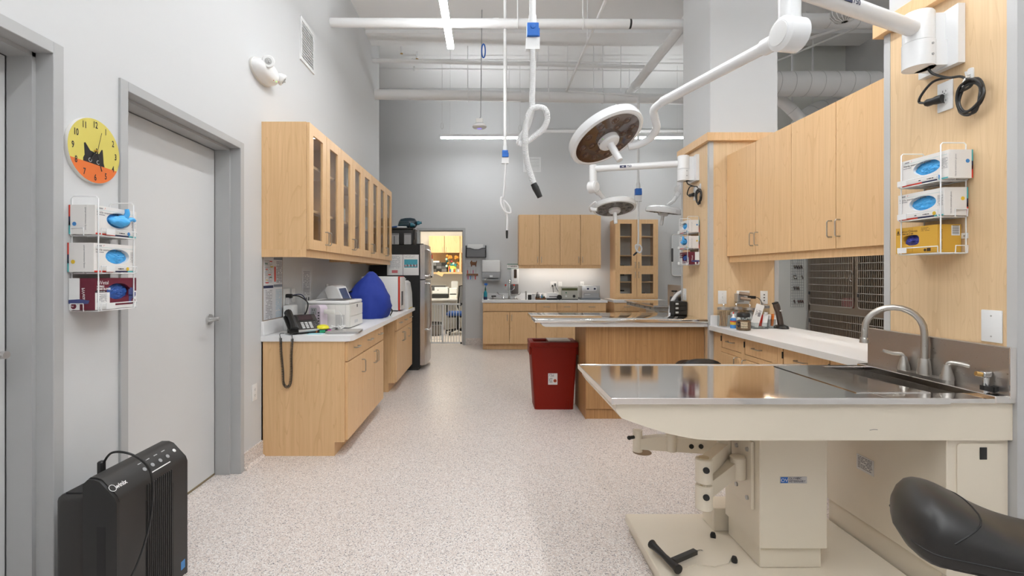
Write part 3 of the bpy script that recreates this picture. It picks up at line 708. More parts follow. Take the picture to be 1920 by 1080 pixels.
# large analyzers
r = thing('hematology_analyzer', 'large white boxy analyser with a red front edge stripe', 'analyser', (-1.3, 5.96, CT))
part(r, 'cabinet', B().box(-1.52, 5.80, CT+.012, -1.079, 6.10, CT+.42, .010, 2), WPL)
part(r, 'red_stripe', B().box(-1.0785, 5.802, CT+.012, -1.061, 6.098, CT+.42, .003), REDI)
part(r, 'front_fascia', B().box(-1.0605, 5.815, CT+.016, -1.045, 6.09, CT+.412, .006, 2), WPL2)
part(r, 'display', B().box(-1.0445, 5.83, CT+.07, -1.043, 5.95, CT+.24), DGPL)
part(r, 'feet', B().box(-1.5, 5.82, CT, -1.09, 6.08, CT+.012), DGPL)
r = thing('chemistry_analyzer', 'white upright analyser standing right beside the refrigerator', 'analyser', (-1.3, 6.32, CT))
poly = [(-1.5, CT), (-1.01, CT), (-1.018, CT+.20), (-1.04, CT+.34), (-1.07, CT+.365), (-1.5, CT+.37)]
part(r, 'body', B().prism(poly, 'y', 6.14, 6.48), WPL); part(r, 'top_module', B().box(-1.4, 6.16, CT+.37, -1.09, 6.45, CT+.395, .01), WPL)
part(r, 'yellow_strip', B().box(-1.011, 6.16, CT+.004, -1.006, 6.46, CT+.014), YELI)
# black cords and plug clutter between analyser and cover
b = B(); rr = random.Random(21); pts = [Vector((-1.40+rr.uniform(-.05, .11), 4.84+rr.uniform(-.02, .04), CT+.02+i*.022+rr.random()*.03)) for i in range(12)]
b.tube(catmull(pts, 6), .007, 6); b.tube(catmull([(-1.42, 4.86, CT+.28), (-1.46, 4.9, CT+.33), (-1.5, 4.98, CT+.30)], 5), .006, 6)
solo('cord_bundle', b, BLK, 'bundle of black power cords between the analyser and the blue cover', 'power cord', None, (-1.38, 4.84, CT))
wall_plate((XL, 4.93, 1.16), PI/2, .07, .115, 'white outlet on the wall behind the bundled black cords')
b = B().box(XL+.006, 4.90, 1.10, XL+.06, 4.96, 1.19, .005); solo('wall_adapter', b, WPL2, 'beige plug-in adapter in the outlet behind the blue cover', 'power adapter', None, (XL+.03, 4.93, 1.10))
# ---- refrigerator
r = thing('refrigerator', 'black-sided refrigerator with stainless doors at the counter end', 'refrigerator', (-1.27, 6.95, 0))
fy0, fy1 = 6.64, 7.30
part(r, 'cabinet', B().box(-1.62, fy0, .03, -.94, fy1, 1.722, .004), BLKM); part(r, 'kick_grille', B().box(-1.6, fy0+.01, 0, -.96, fy1-.01, .03), BLK)
FST = steel('fridge_steel', (.62, .60, .58), .24, (300, 300, 2))
def fdoor(z0, z1):
    poly = [(fy0, -.932), (fy1, -.932), (fy1, -.87), (fy1-.1, -.852), ((fy0+fy1)/2, -.846), (fy0+.1, -.852), (fy0, -.868)]
    b = B(); b.prism([(p[1], p[0]) for p in poly], 'z', z0, z1); return part(r, 'door', b, FST)
for z0, z1, h0, h1 in ((.07, 1.237, .55, 1.19), (1.252, 1.727, 1.29, 1.66)):
    dd = fdoor(z0, z1)
    yh = fy0+.1
    part(dd, 'door_handle', B().tube(catmull([(-.852, yh, h0), (-.805, yh, h0+.03), (-.798, yh, (h0+h1)/2), (-.805, yh, h1-.03), (-.852, yh, h1)], 6), .013, 8), FST)
part(r, 'hinge_cover', B().box(-.99, fy0+.01, 1.722, -.89, fy0+.07, 1.74, .004), BLK)
def paper_on(loc, w, h, label, side, extra):
    s = thing('posted_sheet', label, 'paper', loc); x0, y0, z0 = loc
    part(s, 'sheet', B().box(x0, y0-.002, z0, x0+w, y0-.0005, z0+h), PAPER)
    return s
s = paper_on((-1.385, fy0, 1.305), .215, .283, 'printed text sheet with a small pink box taped to the refrigerator side', 0, 0)
lines(s, (-1.355, fy0-.002, 1.565), (1, 0, 0), (0, 0, 1), 13, .15, .17, GINK, seed=31, fill=.3); part(s, 'pink_box', B().box(-1.32, fy0-.0026, 1.335, -1.24, fy0-.0021, 1.375), mat('pink_ink', (.6, .17, .19), .6))
s = paper_on((-1.165, fy0, 1.305), .215, .283, 'printed sheet with a turquoise picture taped to the refrigerator side', 0, 0)
lines(s, (-1.15, fy0-.002, 1.572), (1, 0, 0), (0, 0, 1), 3, .14, .03, GINK, seed=32, fill=.3)
part(s, 'picture', B().box(-1.15, fy0-.0026, 1.41, -.967, fy0-.0021, 1.522), mat('turquoise_ink', (.07, .36, .45), .6))
for k in range(12): part(s, 'figure', B().box(-1.145+k*.0148, fy0-.003, 1.424, -1.136+k*.0148, fy0-.0027, 1.446+.006*(k % 3)), [REDI, CARD, TAN][k % 3])
# tool bag on top of the fridge
r = thing('equipment_case', 'black soft equipment case with grey pockets on top of the refrigerator', 'case', (-1.2, 6.85, 1.722))
part(r, 'body', B().box(-1.40, 6.68, 1.722, -1.035, 7.05, 1.935, .012, 2), BLKM)
part(r, 'lid', B().box(-1.41, 6.67, 1.936, -1.03, 7.06, 1.962, .008), BLK)
for x0, x1 in ((-1.37, -1.23), (-1.16, -1.06)):
    p_ = part(r, 'pocket', B().box(x0, 6.668, 1.728, x1, 6.681, 1.885, .006), GPL)
    part(p_, 'flap', B().box(x0, 6.664, 1.862, x1, 6.668, 1.885, .002), MESHG)
for x in (-1.34, -1.29): part(r, 'strap', B().box(x-.006, 6.660, 1.735, x+.006, 6.667, 1.845, .002), DGPL)
part(r, 'side_strap', B().box(-1.03, 6.72, 1.80, -1.015, 6.75, 1.94, .003), BLK)
b = B().box(-1.26, 6.70, 1.963, -1.13, 6.85, 1.982, .003); solo('white_booklet', b, WPL, 'flat white booklet lying on the black equipment case', 'booklet', None, (-1.2, 6.78, 1.963))
r = thing('resuscitator_bag', 'dark teal squeeze resuscitator bag lying on the equipment case', 'resuscitator', (-1.12, 6.88, 1.963))
TEALB = mat('teal_rubber', (.012, .035, .05), .35); CTEAL = mat('teal_clear', (.03, .16, .22), .25)
b = B(); b.lathe([(.03, -.14), (.07, -.11), (.083, -.04), (.083, .03), (.068, .09), (.03, .12)], (-1.14, 6.95, 2.047), (1, .1, .05), 24); part(r, 'bag', b, TEALB)
b = B(); b.lathe([(.02, -.09), (.045, -.07), (.05, 0), (.042, .07), (.022, .085)], (-1.17, 6.79, 2.015), (1, -.1, 0), 20); part(r, 'reservoir', b, TEALB)
b = B(); b.lathe([(.022, 0), (.03, .01), (.03, .03), (.018, .05), (.018, .07)], (-1.02, 6.93, 2.05), (1, 0, .1), 16); part(r, 'valve', b, CTEAL)
b = B(); b.lathe([(.022, 0), (.03, .01), (.03, .03), (.018, .05), (.018, .07)], (-1.09, 6.785, 2.015), (1, 0, -.2), 16); part(r, 'valve', b, CTEAL)
part(r, 'oxygen_tube', B().tube(catmull([(-1.25, 6.80, 1.99), (-1.30, 6.79, 1.985), (-1.35, 6.80, 1.98), (-1.38, 6.83, 1.985), (-1.33, 6.86, 1.98)], 6), .012, 8), mat('blue_tubing', (.03, .10, .32), .3))
# ================================================================= glove racks
def glove_box(loc, rz, kind, label, group, Lx=.235, D=.10, H=.115, poke=False, hole=None):
    r = thing('glove_box', label, 'glove box', loc, rz, group)
    m = {'white': CARD, 'maroon': MAROON, 'yellow': YCARD}[kind]
    cx, cz, rx, rzz = hole or ((.55*Lx, .56*H, .29*Lx, .27*H) if kind != 'yellow' else (.38*Lx, .50*H, .20*Lx, .2*H))
    b = B(); N = 32; f = -D
    out = []; inn = []; inb = []
    for i in range(N):
        a = 2*PI*i/N; c_, s_ = math.cos(a), math.sin(a)
        e = 1.0 if kind != 'yellow' else .6
        inn.append((cx+math.copysign(abs(c_)**e, c_)*rx, cz+math.copysign(abs(s_)**e, s_)*rzz))
        # ray to rectangle
        tx = ((Lx-cx) if c_ > 0 else -cx)/c_ if abs(c_) > 1e-6 else 1e9
        tz = ((H-cz) if s_ > 0 else -cz)/s_ if abs(s_) > 1e-6 else 1e9
        t = min(abs(tx), abs(tz)); out.append((cx+c_*t, cz+s_*t))
    # snap nearest to the corners
    for qx, qz in ((0, 0), (Lx, 0), (0, H), (Lx, H)):
        k = min(range(N), key=lambda i: (out[i][0]-qx)**2+(out[i][1]-qz)**2); out[k] = (qx, qz)
    vo = [b.bm.verts.new((p[0], f, p[1])) for p in out]; vi = [b.bm.verts.new((p[0], f, p[1])) for p in inn]; vb = [b.bm.verts.new((p[0], f+.03, p[1])) for p in inn]
    b.skin([vo, vi, vb], cap=False)
    b.quad((0, f, 0), (Lx, f, 0), (Lx, 0, 0), (0, 0, 0)); b.quad((0, f, H), (Lx, f, H), (Lx, 0, H), (0, 0, H)); b.quad((0, 0, 0), (Lx, 0, 0), (Lx, 0, H), (0, 0, H))
    b.quad((0, f, 0), (0, 0, 0), (0, 0, H), (0, f, H)); b.quad((Lx, f, 0), (Lx, 0, 0), (Lx, 0, H), (Lx, f, H))
    bmesh.ops.remove_doubles(b.bm, verts=b.bm.verts, dist=1e-5)
    L(r, 'carton', b, m)
    gm = {'white': GLOVE, 'maroon': GLOVED, 'yellow': GLOVEV}[kind]
    L(r, 'inner_liner', B().prism([(cx+(p[0]-cx)*1.02, cz+(p[1]-cz)*1.02) for p in inn], 'y', f+.028, f+.032), gm)
    g = B(); gr = []; sd0 = len(label)*1.37
    for kr in range(1, 9):
        q_ = kr/8; gr.append([g.bm.verts.new((cx+(p[0]-cx)*q_, f+.016-.012*abs(noise.noise(Vector((p[0]*q_*70+sd0, p[1]*q_*110, sd0))))-.008*(1-q_)+.01*max(0, (p[1]-cz)/rzz*q_), cz+(p[1]-cz)*q_)) for p in inn])
    g.skin(gr, cap=False); g.bm.faces.new(gr[0])
    gl = L(r, 'glove', g, gm)
    if poke:
        g = B(); g.ball((cx-.005, f-.006, cz-.002), (rx*.8, .024, rzz*.75), 40, 28).crumple(.008, 34, 5).crumple(.003, 110, 2)
        g.tube(catmull([(cx+.01, f-.01, cz+.005), (cx+.02, f-.02, cz+.03), (cx+.018, f-.02, cz+.052)], 4), .01, 8, rfun=lambda t: .012*(1-.35*t)); g.tube(catmull([(cx+.02, f-.012, cz), (cx+.045, f-.02, cz+.012), (cx+.066, f-.018, cz+.008)], 4), .009, 8, rfun=lambda t: .011*(1-.4*t))
        L(r, 'glove', g, gm)
    R, U = (1, 0, 0), (0, 0, 1)
    if kind == 'white':
        q = .0004
        L(r, 'colour_band', B().quad((.01*Lx, f-q, .0), (.45*Lx, f-q, .0), (.45*Lx, f-q, .006), (.01*Lx, f-q, .006)), REDI)
        L(r, 'colour_band', B().quad((.45*Lx, f-q, .0), (.80*Lx, f-q, .0), (.80*Lx, f-q, .006), (.45*Lx, f-q, .006)), NAVY)
        L(r, 'colour_band', B().quad((.80*Lx, f-q, .0), (.985*Lx, f-q, .0), (.985*Lx, f-q, .006), (.80*Lx, f-q, .006)), TEAL)
        L(r, 'rule_line', B().quad((.03*Lx, f-q, H-.017), (Lx*.97, f-q, H-.017), (Lx*.97, f-q, H-.0163), (.03*Lx, f-q, H-.0163)), TEAL)
        lettering(r, 'Nitrile examination gloves', .0125, INK, (.04*Lx, f-q, H-.030), R, U, 'LEFT', local=True)
        lettering(r, 'cardinal', .008, GINK, (.04*Lx, f-q, H-.0135), R, U, 'LEFT', local=True) if False else lines(r, (.04*Lx, f, H-.008), R, U, 1, .03, .008, GINK, local=True, seed=2, fill=.6)
        L(r, 'emblem', B().poly([(.21*Lx, f-q, H-.014), (.225*Lx, f-q, H-.006), (.235*Lx, f-q, H-.006), (.225*Lx, f-q, H-.010)]), REDI)
        lines(r, (.04*Lx, f, H-.034), R, U, 1, .04, .006, GINK, local=True, seed=3)
        lines(r, (.87*Lx, f, H-.03), R, U, 8, .024, .045, GINK, local=True, seed=4, fill=.4)
        lines(r, (.38*Lx, f, .016), R, U, 1, .07, .006, INK, local=True, seed=5)
        cm = BLUEI if 'second' not in label and 'middle' not in label else YELI
        L(r, 'size_dot', B().prism([(.80*Lx+.008*math.cos(t), .014+.008*math.sin(t)) for t in [2*PI*i/18 for i in range(18)]], 'y', f-.0005, f-.0002), cm)
        for xe, s in ((0, -1), (Lx, 1)):
            xx = xe+s*.0004
            for a0, a1, mm in ((.0, .45, TEAL if s < 0 else REDI), (.3, .6, NAVY), (.6, 1.0, REDI if s < 0 else TEAL)):
                L(r, 'end_band', B().quad((xx, -.006, a0*H), (xx, 0, a0*H), (xx, 0, a1*H), (xx, -.006, a1*H)), mm)
            L(r, 'size_dot', B().prism([(-.022+.008*math.cos(t), (.35 if s < 0 else .6)*H+.008*math.sin(t)) for t in [2*PI*i/18 for i in range(18)]], 'x', xx, xx+s*.0003), cm)
            rt = (0, 0, -1) if s < 0 else (0, 0, 1)
            lettering(r, 'Nitrile examination gloves', .0085, GINK, (xx+s*.0002, -.068 if s < 0 else -.064, H*.92 if s < 0 else .08*H), rt, (0, 1, 0) if s < 0 else (0, 1, 0), 'LEFT', local=True) if s < 0 else lettering(r, 'Nitrile examination gloves', .0085, GINK, (xx+.0002, -.068, .06*H), (0, 0, 1), (0, -1, 0), 'LEFT', local=True)
    if kind == 'maroon':
        q = .0005
        L(r, 'white_panel', B().quad((.0, f-q, .0), (.33*Lx, f-q, .0), (.33*Lx, f-q, .54*H), (.0, f-q, .54*H)).quad((.33*Lx, f-q, 0), (Lx, f-q, 0), (Lx, f-q, .1*H), (.33*Lx, f-q, .1*H)), PAPER)
        L(r, 'white_panel', B().quad((.90*Lx, f-q, .1*H), (Lx, f-q, .1*H), (Lx, f-q, .55*H), (.90*Lx, f-q, .55*H)), PAPER)
        lettering(r, 'PiVetal', .021, PAPER, (.04*Lx, f-q*2, H*.80), R, U, 'LEFT', local=True)
        lettering(r, 'NITRILE', .0105, PAPER, (.035*Lx, f-q*2, H*.705), R, U, 'LEFT', local=True, bold=.0004); lettering(r, 'EXAM GLOVES', .0105, PAPER, (.035*Lx, f-q*2, H*.625), R, U, 'LEFT', local=True, bold=.0004)
        L(r, 'black_band', B().quad((0, f-q*1.6, .545*H), (.24*Lx, f-q*1.6, .545*H), (.24*Lx, f-q*1.6, .6*H), (0, f-q*1.6, .6*H)), INK)
        lettering(r, 'POWDER FREE', .0062, PAPER, (.035*Lx, f-q*3, H*.555), R, U, 'LEFT', local=True)
        lines(r, (.035*Lx, f-q, .5*H), R, U, 7, .05, .035, GINK, local=True, seed=7, fill=.4); lettering(r, '100', .010, GINK, (.03*Lx, f-q*2, .03*H), R, U, 'LEFT', local=True)
        h = B(); hx, hz = .86*Lx, .14*H
        h.prism([(hx-.014, hz), (hx+.012, hz), (hx+.014, hz+.035), (hx-.014, hz+.035)], 'y', f-.0012, f-.0006)
        for k, (dx, ln) in enumerate(((-.012, .03), (-.004, .037), (.004, .036), (.012, .028))): h.prism(rpoly(hx+dx-.0035, hz+.03, hx+dx+.0035, hz+.03+ln, .003, 2), 'y', f-.0012, f-.0006)
        h.prism([(hx+.01, hz+.01), (hx+.026, hz+.032), (hx+.026, hz+.046), (hx+.02, hz+.046)], 'y', f-.0012, f-.0006)
        L(r, 'glove_picture', h, mat('print_indigo', (.055, .07, .2), .5))
        dot = L(r, 'size_dot', B().prism([(.91*Lx+.012*math.cos(t), .026+.012*math.sin(t)) for t in [2*PI*i/20 for i in range(20)]], 'y', f-.0018, f-.0013), MAROON)
        lettering(dot, 'S', .018, PAPER, (.91*Lx, f-.002, .0195), R, U, local=True)
        for xe in (-q, Lx+q): L(r, 'end_panel', B().quad((xe, f*.42, 0), (xe, 0, 0), (xe, 0, H), (xe, f*.42, H)), PAPER)
        for xe, s in ((0, -1), (Lx, 1)):
            xx = xe+s*q*2
            lettering(r, 'PiVetal', .018, PAPER, (xx, f*.62, H*.5), (0, 0, -1) if s < 0 else (0, 0, 1), (0, 1, 0) if s < 0 else (0, -1, 0), 'CENTER', local=True)
            L(r, 'glove_picture', B().prism([(f*.75, .2*H), (f*.35, .18*H), (0, .2*H), (0, .32*H), (f*.4, .34*H), (f*.8, .30*H)], 'x', xx, xx+s*.0004), mat('print_indigo_2', (.055, .07, .2), .5))
            lines(r, (xx, -.008, H*.95) if s < 0 else (xx, -.034, .42*H), (0, 0, -1) if s < 0 else (0, 0, 1), (0, 1, 0) if s < 0 else (0, -1, 0), 4, .05, .024, GINK, local=True, seed=8, fill=.4) if s < 0 else None
            d2 = L(r, 'size_dot', B().prism([(-.02+.011*math.cos(t), .12*H+.011*math.sin(t)) for t in [2*PI*i/20 for i in range(20)]], 'x', xx+s*.0004, xx+s*.0008), MAROON)
            lettering(d2, 'S', .015, PAPER, (xx+s*.0012, -.02, .12*H), (0, 0, -1) if s < 0 else (0, 0, 1), (0, 1, 0) if s < 0 else (0, -1, 0), local=True)
    if kind == 'yellow':
        q = .0005; BR = mat('brown_ink', (.05, .03, .015), .6)
        lettering(r, 'BetterGloves', .0165, BR, (.11*Lx, f-q, .80*H), R, U, 'LEFT', local=True)
        L(r, 'tent_mark', B().poly([(.03*Lx, f-q, .79*H), (.095*Lx, f-q, .79*H), (.0625*Lx, f-q, .92*H)]), BR)
        lines(r, (.03*Lx, f, .76*H), R, U, 1, .085, .006, BR, local=True, seed=9); lines(r, (.63*Lx, f, .93*H), R, U, 3, .04, .018, BR, local=True, seed=10, fill=.3)
        L(r, 'fold_line', B().quad((.42*Lx, f-q, .72*H), (.424*Lx, f-q, .72*H), (.424*Lx, f-q, .97*H), (.42*Lx, f-q, .97*H)).quad((.42*Lx, f-q, .04*H), (.424*Lx, f-q, .04*H), (.424*Lx, f-q, .28*H), (.42*Lx, f-q, .28*H)), BR)
        lettering(r, 'S', .014, BR, (.05*Lx, f-q, .07*H), R, U, local=True)
        L(r, 'round_mark', B().prism([(.72*Lx+.006*math.cos(t), .10*H+.006*math.sin(t)) for t in [2*PI*i/16 for i in range(16)]], 'y', f-.0008, f-q), BR)
        L(r, 'info_block', B().quad((.76*Lx, f-q, .05*H), (.85*Lx, f-q, .05*H), (.85*Lx, f-q, .17*H), (.76*Lx, f-q, .17*H)), BR)
        xx = Lx+q
        lettering(r, 'BetterGloves', .0165, BR, (xx, f*.82, .08*H), (0, 0, 1), (0, -1, 0), 'LEFT', local=True) if False else lettering(r, 'BetterGloves', .0155, BR, (xx, f*.80, .1*H), (0, 0, 1), (0, -1, 0), 'LEFT', local=True)
        bl = L(r, 'barcode_label', B().quad((xx, f*.42, .6*H), (xx, -.006, .6*H), (xx, -.006, .96*H), (xx, f*.42, .96*H)), PAPER)
        b = B()
        for k in range(12): b.quad((xx+.0004, f*.38, .64*H+k*.0031), (xx+.0004, -.01, .64*H+k*.0031), (xx+.0004, -.01, .64*H+k*.0031+.0009+.001*(k % 3)/2), (xx+.0004, f*.38, .64*H+k*.0031+.0009+.001*(k % 3)/2))
        L(bl, 'bars', b, INK)
    return r
def glove_rack(loc, rz, label):
    r = thing('glove_rack', label, 'glove box rack', loc, rz, 'white wire glove box racks')
    W, D, H = .19, .108, .455; wr = .0026
    for x in (0, W):
        L(r, 'side_frame', B().tube([(x, -.004, .0), (x, -.004, H-.008), (x, -.012, H), (x, -D+.008, H), (x, -D, H-.008), (x, -D, 0)], wr, 6), WENAM)
    for k in range(3):
        z = .002+k*.149
        b = B(); b.tube([(0, -.004, z), (0, -D-.003, z), (W, -D-.003, z), (W, -.004, z)], wr, 6, closed=True)
        for j in range(4): b.tube([(W*(j+.5)/4, -.004, z), (W*(j+.5)/4, -D, z)], wr*.8, 5)
        for x, s in ((0, -1), (W, 1)): b.tube([(x, -.01, z), (x+s*.012, -.01, z), (x+s*.014, -.01, z+.03), (x+s*.014, -D*.55, z+.03), (x+s*.012, -D*.55, z), (x, -D*.55, z)], wr*.85, 5)
        b.tube([(.0, -D-.003, z), (.0, -D-.012, z+.004), (.0, -D-.012, z+.028), (W, -D-.012, z+.028), (W, -D-.012, z+.004), (W, -D-.003, z)], wr*.9, 5)
        L(r, 'shelf_basket', b, WENAM)
        L(r, 'label_plate', B().box(-.002 if rz < 0 else .02, -D-.0165, z+.006, .045 if rz < 0 else .065, -D-.0148, z+.03), WPL)
    L(r, 'back_strip', B().box(-.006, -.003, .062, W+.006, -.0002, .085), WENAM)
    for x in (.006, W-.006): L(r, 'screw', B().cyl((x, -.006, .073), (x, -.003, .073), .004, seg=8), SILV)
    return r
GG = 'glove boxes in the wire racks'
# left rack by the grey door
z0 = 1.172
glove_rack((XL, 1.908, z0), PI/2, 'white wire glove rack on the wall under the cat clock')
for k, (kind, lab, poke) in enumerate((('maroon', 'maroon and white nitrile glove box at the bottom of the rack under the clock', False), ('white', 'white nitrile glove box with yellow dots, middle shelf under the clock', False), ('white', 'white nitrile glove box with a blue glove pulled out, rack under the clock', True))):
    glove_box((XL+.002, 1.895-(.006 if k == 1 else 0), z0+.007+k*.149), PI/2, kind, lab, GG, Lx=.222, H=.115 if k else .125, D=.103, poke=poke)
# near pillar rack
z0 = 1.405
glove_rack((XP-.001, 2.178, z0), -PI/2, 'white wire glove rack on the front wood pillar above the steel sink')
for k, (kind, lab, dx) in enumerate((('yellow', 'yellow glove box at the bottom of the rack on the front pillar', .028), ('white', 'white nitrile glove box with yellow dots, middle of the front pillar rack', .016), ('white', 'white nitrile glove box with blue dots, top of the front pillar rack', -.004))):
    glove_box((XP-.006, 2.184+dx, z0+.007+k*.149), -PI/2, kind, lab, GG, Lx=.205 if k == 0 else .222, D=.098, H=.115)
# far pillar rack
glove_rack((XP-.001, 4.70, z0), -PI/2, 'white wire glove rack on the rear wood pillar')
for k, (kind, lab, poke) in enumerate((('maroon', 'maroon and white glove box at the bottom of the rear pillar rack', False), ('white', 'white glove box in the middle of the rear pillar rack, glove hanging out', True), ('white', 'white glove box at the top of the rear pillar rack', False))):
    glove_box((XP-.006, 4.715, z0+.007+k*.149), -PI/2, kind, lab, GG, Lx=.222, D=.098, H=.115, poke=poke)
# ================================================================= cat clock
ck = thing('wall_clock', 'round yellow and orange wall clock with a peeking black cat', 'clock', (XL, 2.005, 1.83), PI/2)
R_ = .1325
L(ck, 'case', B().lathe([(R_-.002, -.002), (R_, .0), (R_, .014), (R_-.001, .016)], (0, -.0, 0), (0, -1, 0), 64), WPL2)
def disc(c0, c1):
    "face polygon between two chord heights (z slope)"
    pts = []
    for i in range(96):
        t = 2*PI*i/96; pts.append((R_*.992*math.cos(t), R_*.992*math.sin(t)))
    return pts
hz = lambda x: -.055-.045*x
def cut(keep_top):
    pts = disc(0, 0); out = []
    for i in range(len(pts)):
        a, c = pts[i], pts[(i+1) % len(pts)]
        fa = a[1]-hz(a[0]); fc = c[1]-hz(c[0])
        if (fa >= 0) == keep_top: out.append(a)
        if (fa >= 0) != (fc >= 0):
            t = fa/(fa-fc); out.append((a[0]+(c[0]-a[0])*t, a[1]+(c[1]-a[1])*t))
    return out
YF = -.0165
L(ck, 'yellow_face', B().prism(cut(True), 'y', YF, YF+.001), mat('clock_yellow', (.62, .53, .115), .6, bump=.2, bscale=900))
L(ck, 'orange_face', B().prism(cut(False), 'y', YF, YF+.001), mat('clock_orange', (.70, .16, .03), .6, bump=.2, bscale=900))
FUR = mat('cat_black', (.018, .016, .016), .7)
cat = [(-.060, hz(-.060)), (-.060, -.040), (-.053, -.027), (-.056, .020), (-.050, .024), (-.026, -.003), (.006, -.009), (.020, -.007), (.032, .013), (.038, .014), (.041, -.014), (.043, -.040), (.048, hz(.048))]
L(ck, 'cat_head', B().prism(cat, 'y', YF-.0006, YF), FUR)
for ex in (-.026, .015):
    e = L(ck, 'cat_eye', B().prism([(ex+.0085*math.cos(t), -.043-.045*ex+.0085*math.sin(t)) for t in [2*PI*i/20 for i in range(20)]], 'y', YF-.0009, YF-.0006), LGPL)
    L(e, 'pupil', B().prism([(ex+.0063*math.cos(t), -.043-.045*ex+.0063*math.sin(t)) for t in [2*PI*i/20 for i in range(20)]], 'y', YF-.0012, YF-.0009), INK)
for n_ in range(1, 13):
    a = math.radians(90-30*n_); rr_ = R_*.82
    lettering(ck, str(n_), .037, INK, (rr_*math.cos(a), YF-.0008, rr_*math.sin(a)-.0125), (1, 0, 0), (0, 0, 1), sx=.66, local=True, name='numeral', bold=.0007)
def hand(a, ln, wd, y):
    a = math.radians(90-a); d = Vector((math.cos(a), 0, math.sin(a))); n = Vector((-d.z, 0, d.x))
    return B().obox(Vector((0, y, 0))+d*ln*.42, d, (0, 1, 0), n, ln*.56, .0006, wd)
L(ck, 'hour_hand', hand(216, .05, .0028, YF-.006), BLK); L(ck, 'minute_hand', hand(163, .085, .002, YF-.008), BLK); L(ck, 'second_hand', hand(15, .085, .0007, YF-.010), BLK)
L(ck, 'hub', B().cyl((0, YF, 0), (0, YF-.013, 0), .005), mat('brass', (.6, .38, .14), .3, 1.0))
# ================================================================= air purifier
ap = thing('air_purifier', 'black tower air purifier standing on the floor by the grey doors', 'air purifier', (-1.42, 1.90, 0), math.radians(90))
# local: front -y faces +X ; x along +Y
W2 = .20; HH = .60
def sec(x0, x1, pts): return B().prism(pts, 'x', x0, x1)
front = [(-.115, .03), (-.115, .515), (-.108, .535), (-.055, .592), (-.035, .60), (-.012, .60), (.005, .585), (.005, .03)]
L(ap, 'front_housing', sec(-W2+.012, W2-.012, front), CHAR)
for s in (-1, 1): L(ap, 'side_trim', B().prism([(p[0]*1.0, p[1]-.004) for p in front], 'x', s*(W2-.012), s*W2), BLK)
L(ap, 'rear_housing', B().box(-W2+.01, .005, .03, W2-.01, .115, .535, .022, 3), CHAR)
L(ap, 'intake_slot', B().box(-W2-.0008, -.075, .18, -W2+.001, -.045, .43), BLKM)
L(ap, 'base', B().box(-W2+.02, -.10, 0, W2-.02, .10, .032, .006), BLK)
nrm = (0, -.733, .68); upv = (0, .68, .733)
def onp(x, s, off=.001):   # point on the sloped control panel, s 0..1 bottom to top
    a = Vector((x, -.108, .535)); c = Vector((x, -.055, .592)); q = a.lerp(c, s); return q+Vector((0, -.733, .68))*off
L(ap, 'rear_grille', B().box(-W2+.03, .03, .535, W2-.03, .09, .539), BLKM)
NB = 13
for k in range(NB):
    x = -.05+k*.0115
    L(ap, 'grille_rib', B().box(x, -.121, .045, x+.0055, -.114, .515, .002), CHAR)
L(ap, 'grille_recess', B().box(-.055, -.1162, .05, .105, -.1148, .455), BLKM)
lettering(ap, 'winix', .024, PAPER, onp(-.145, .30), (1, 0, 0), upv, 'CENTER', local=True, bold=.0006)
L(ap, 'logo_ring', B().tube([onp(-.182, .42)+Vector((math.cos(t)*.013, 0, 0))+Vector(upv)*(math.sin(t)*.013) for t in [2*PI*i/20 for i in range(20)]], .0012, 5, closed=True), PAPER)
for k in range(4):
    L(ap, 'button', B().lathe([(.0085, 0), (.0085, .001), (.006, .0015)], onp(-.02+k*.045, .45), nrm, 16), GPL)
    lines(ap, onp(-.03+k*.045, .85, .0008), (1, 0, 0), upv, 1, .02, .006, LGPL, local=True, seed=40+k)
L(ap, 'power_button', B().lathe([(.008, 0), (.008, .001), (.005, .0018)], onp(.165, .55), nrm, 16), PAPER)
L(ap, 'light_bar', B().obox(onp(.045, .12), (1, 0, 0), upv, nrm, .06, .002, .0008), PAPER)
L(ap, 'efficiency_sticker', B().box(W2-.045, -.1158, .06, W2-.018, -.1152, .095), BLUEI)
cord = catmull([(-.10, .02, .60), (-.10, -.02, .655), (-.085, -.09, .64), (-.06, -.135, .57), (-.055, -.14, .45), (-.09, -.14, .33), (-.16, -.13, .22), (-.225, -.07, .12), (-.24, .0, .05), (-.235, .06, .006)], 8)
L(ap, 'power_cord', B().tube(cord, .0042, 7), BLK); L(ap, 'cord_plug', B().box(-.112, .008, .575, -.088, .03, .625, .005), BLK)
# ================================================================= back wall cabinets
GB = 'maple cabinets on the back wall'
# wall cabinets: X .555..2.03, doors front at Y=8.68
xs = [.555, .925, 1.295, 1.66, 2.03]
for k in range(2):
    x0, x1 = xs[2*k], xs[2*k+2]; w_ = x1-x0
    r = thing('wall_cabinet', 'maple two-door wall cabinet over the white counter, ' + ('nearer the soap dispenser' if k == 0 else 'above the grey lab machines'), 'wall cabinet', (x0, YB-.001, 1.425), 0, GB)
    carcass(r, w_, .315, .055, .965)
    L(r, 'light_rail', B().box(0, -.315, 0, w_, -.297, .0545), MAPLE)
    xm = xs[2*k+1]-x0
    for a, c, hh in ((0, xm, 'r'), (xm, w_, 'l')):
        q = slab(r, 'door', a, c, -.316, .055, .965)
        pull(q, (c-.035 if hh == 'r' else a+.035, -.336, .055+.1))
r = thing('cabinet_light', 'thin lit strip lamp under the back wall cabinets', 'strip light', (1.29, 8.86, 1.465))
part(r, 'housing', B().box(.60, 8.80, 1.466, 1.99, 8.84, 1.479), WPL); part(r, 'diffuser', B().box(.61, 8.803, 1.462, 1.98, 8.837, 1.4659), EMITS)
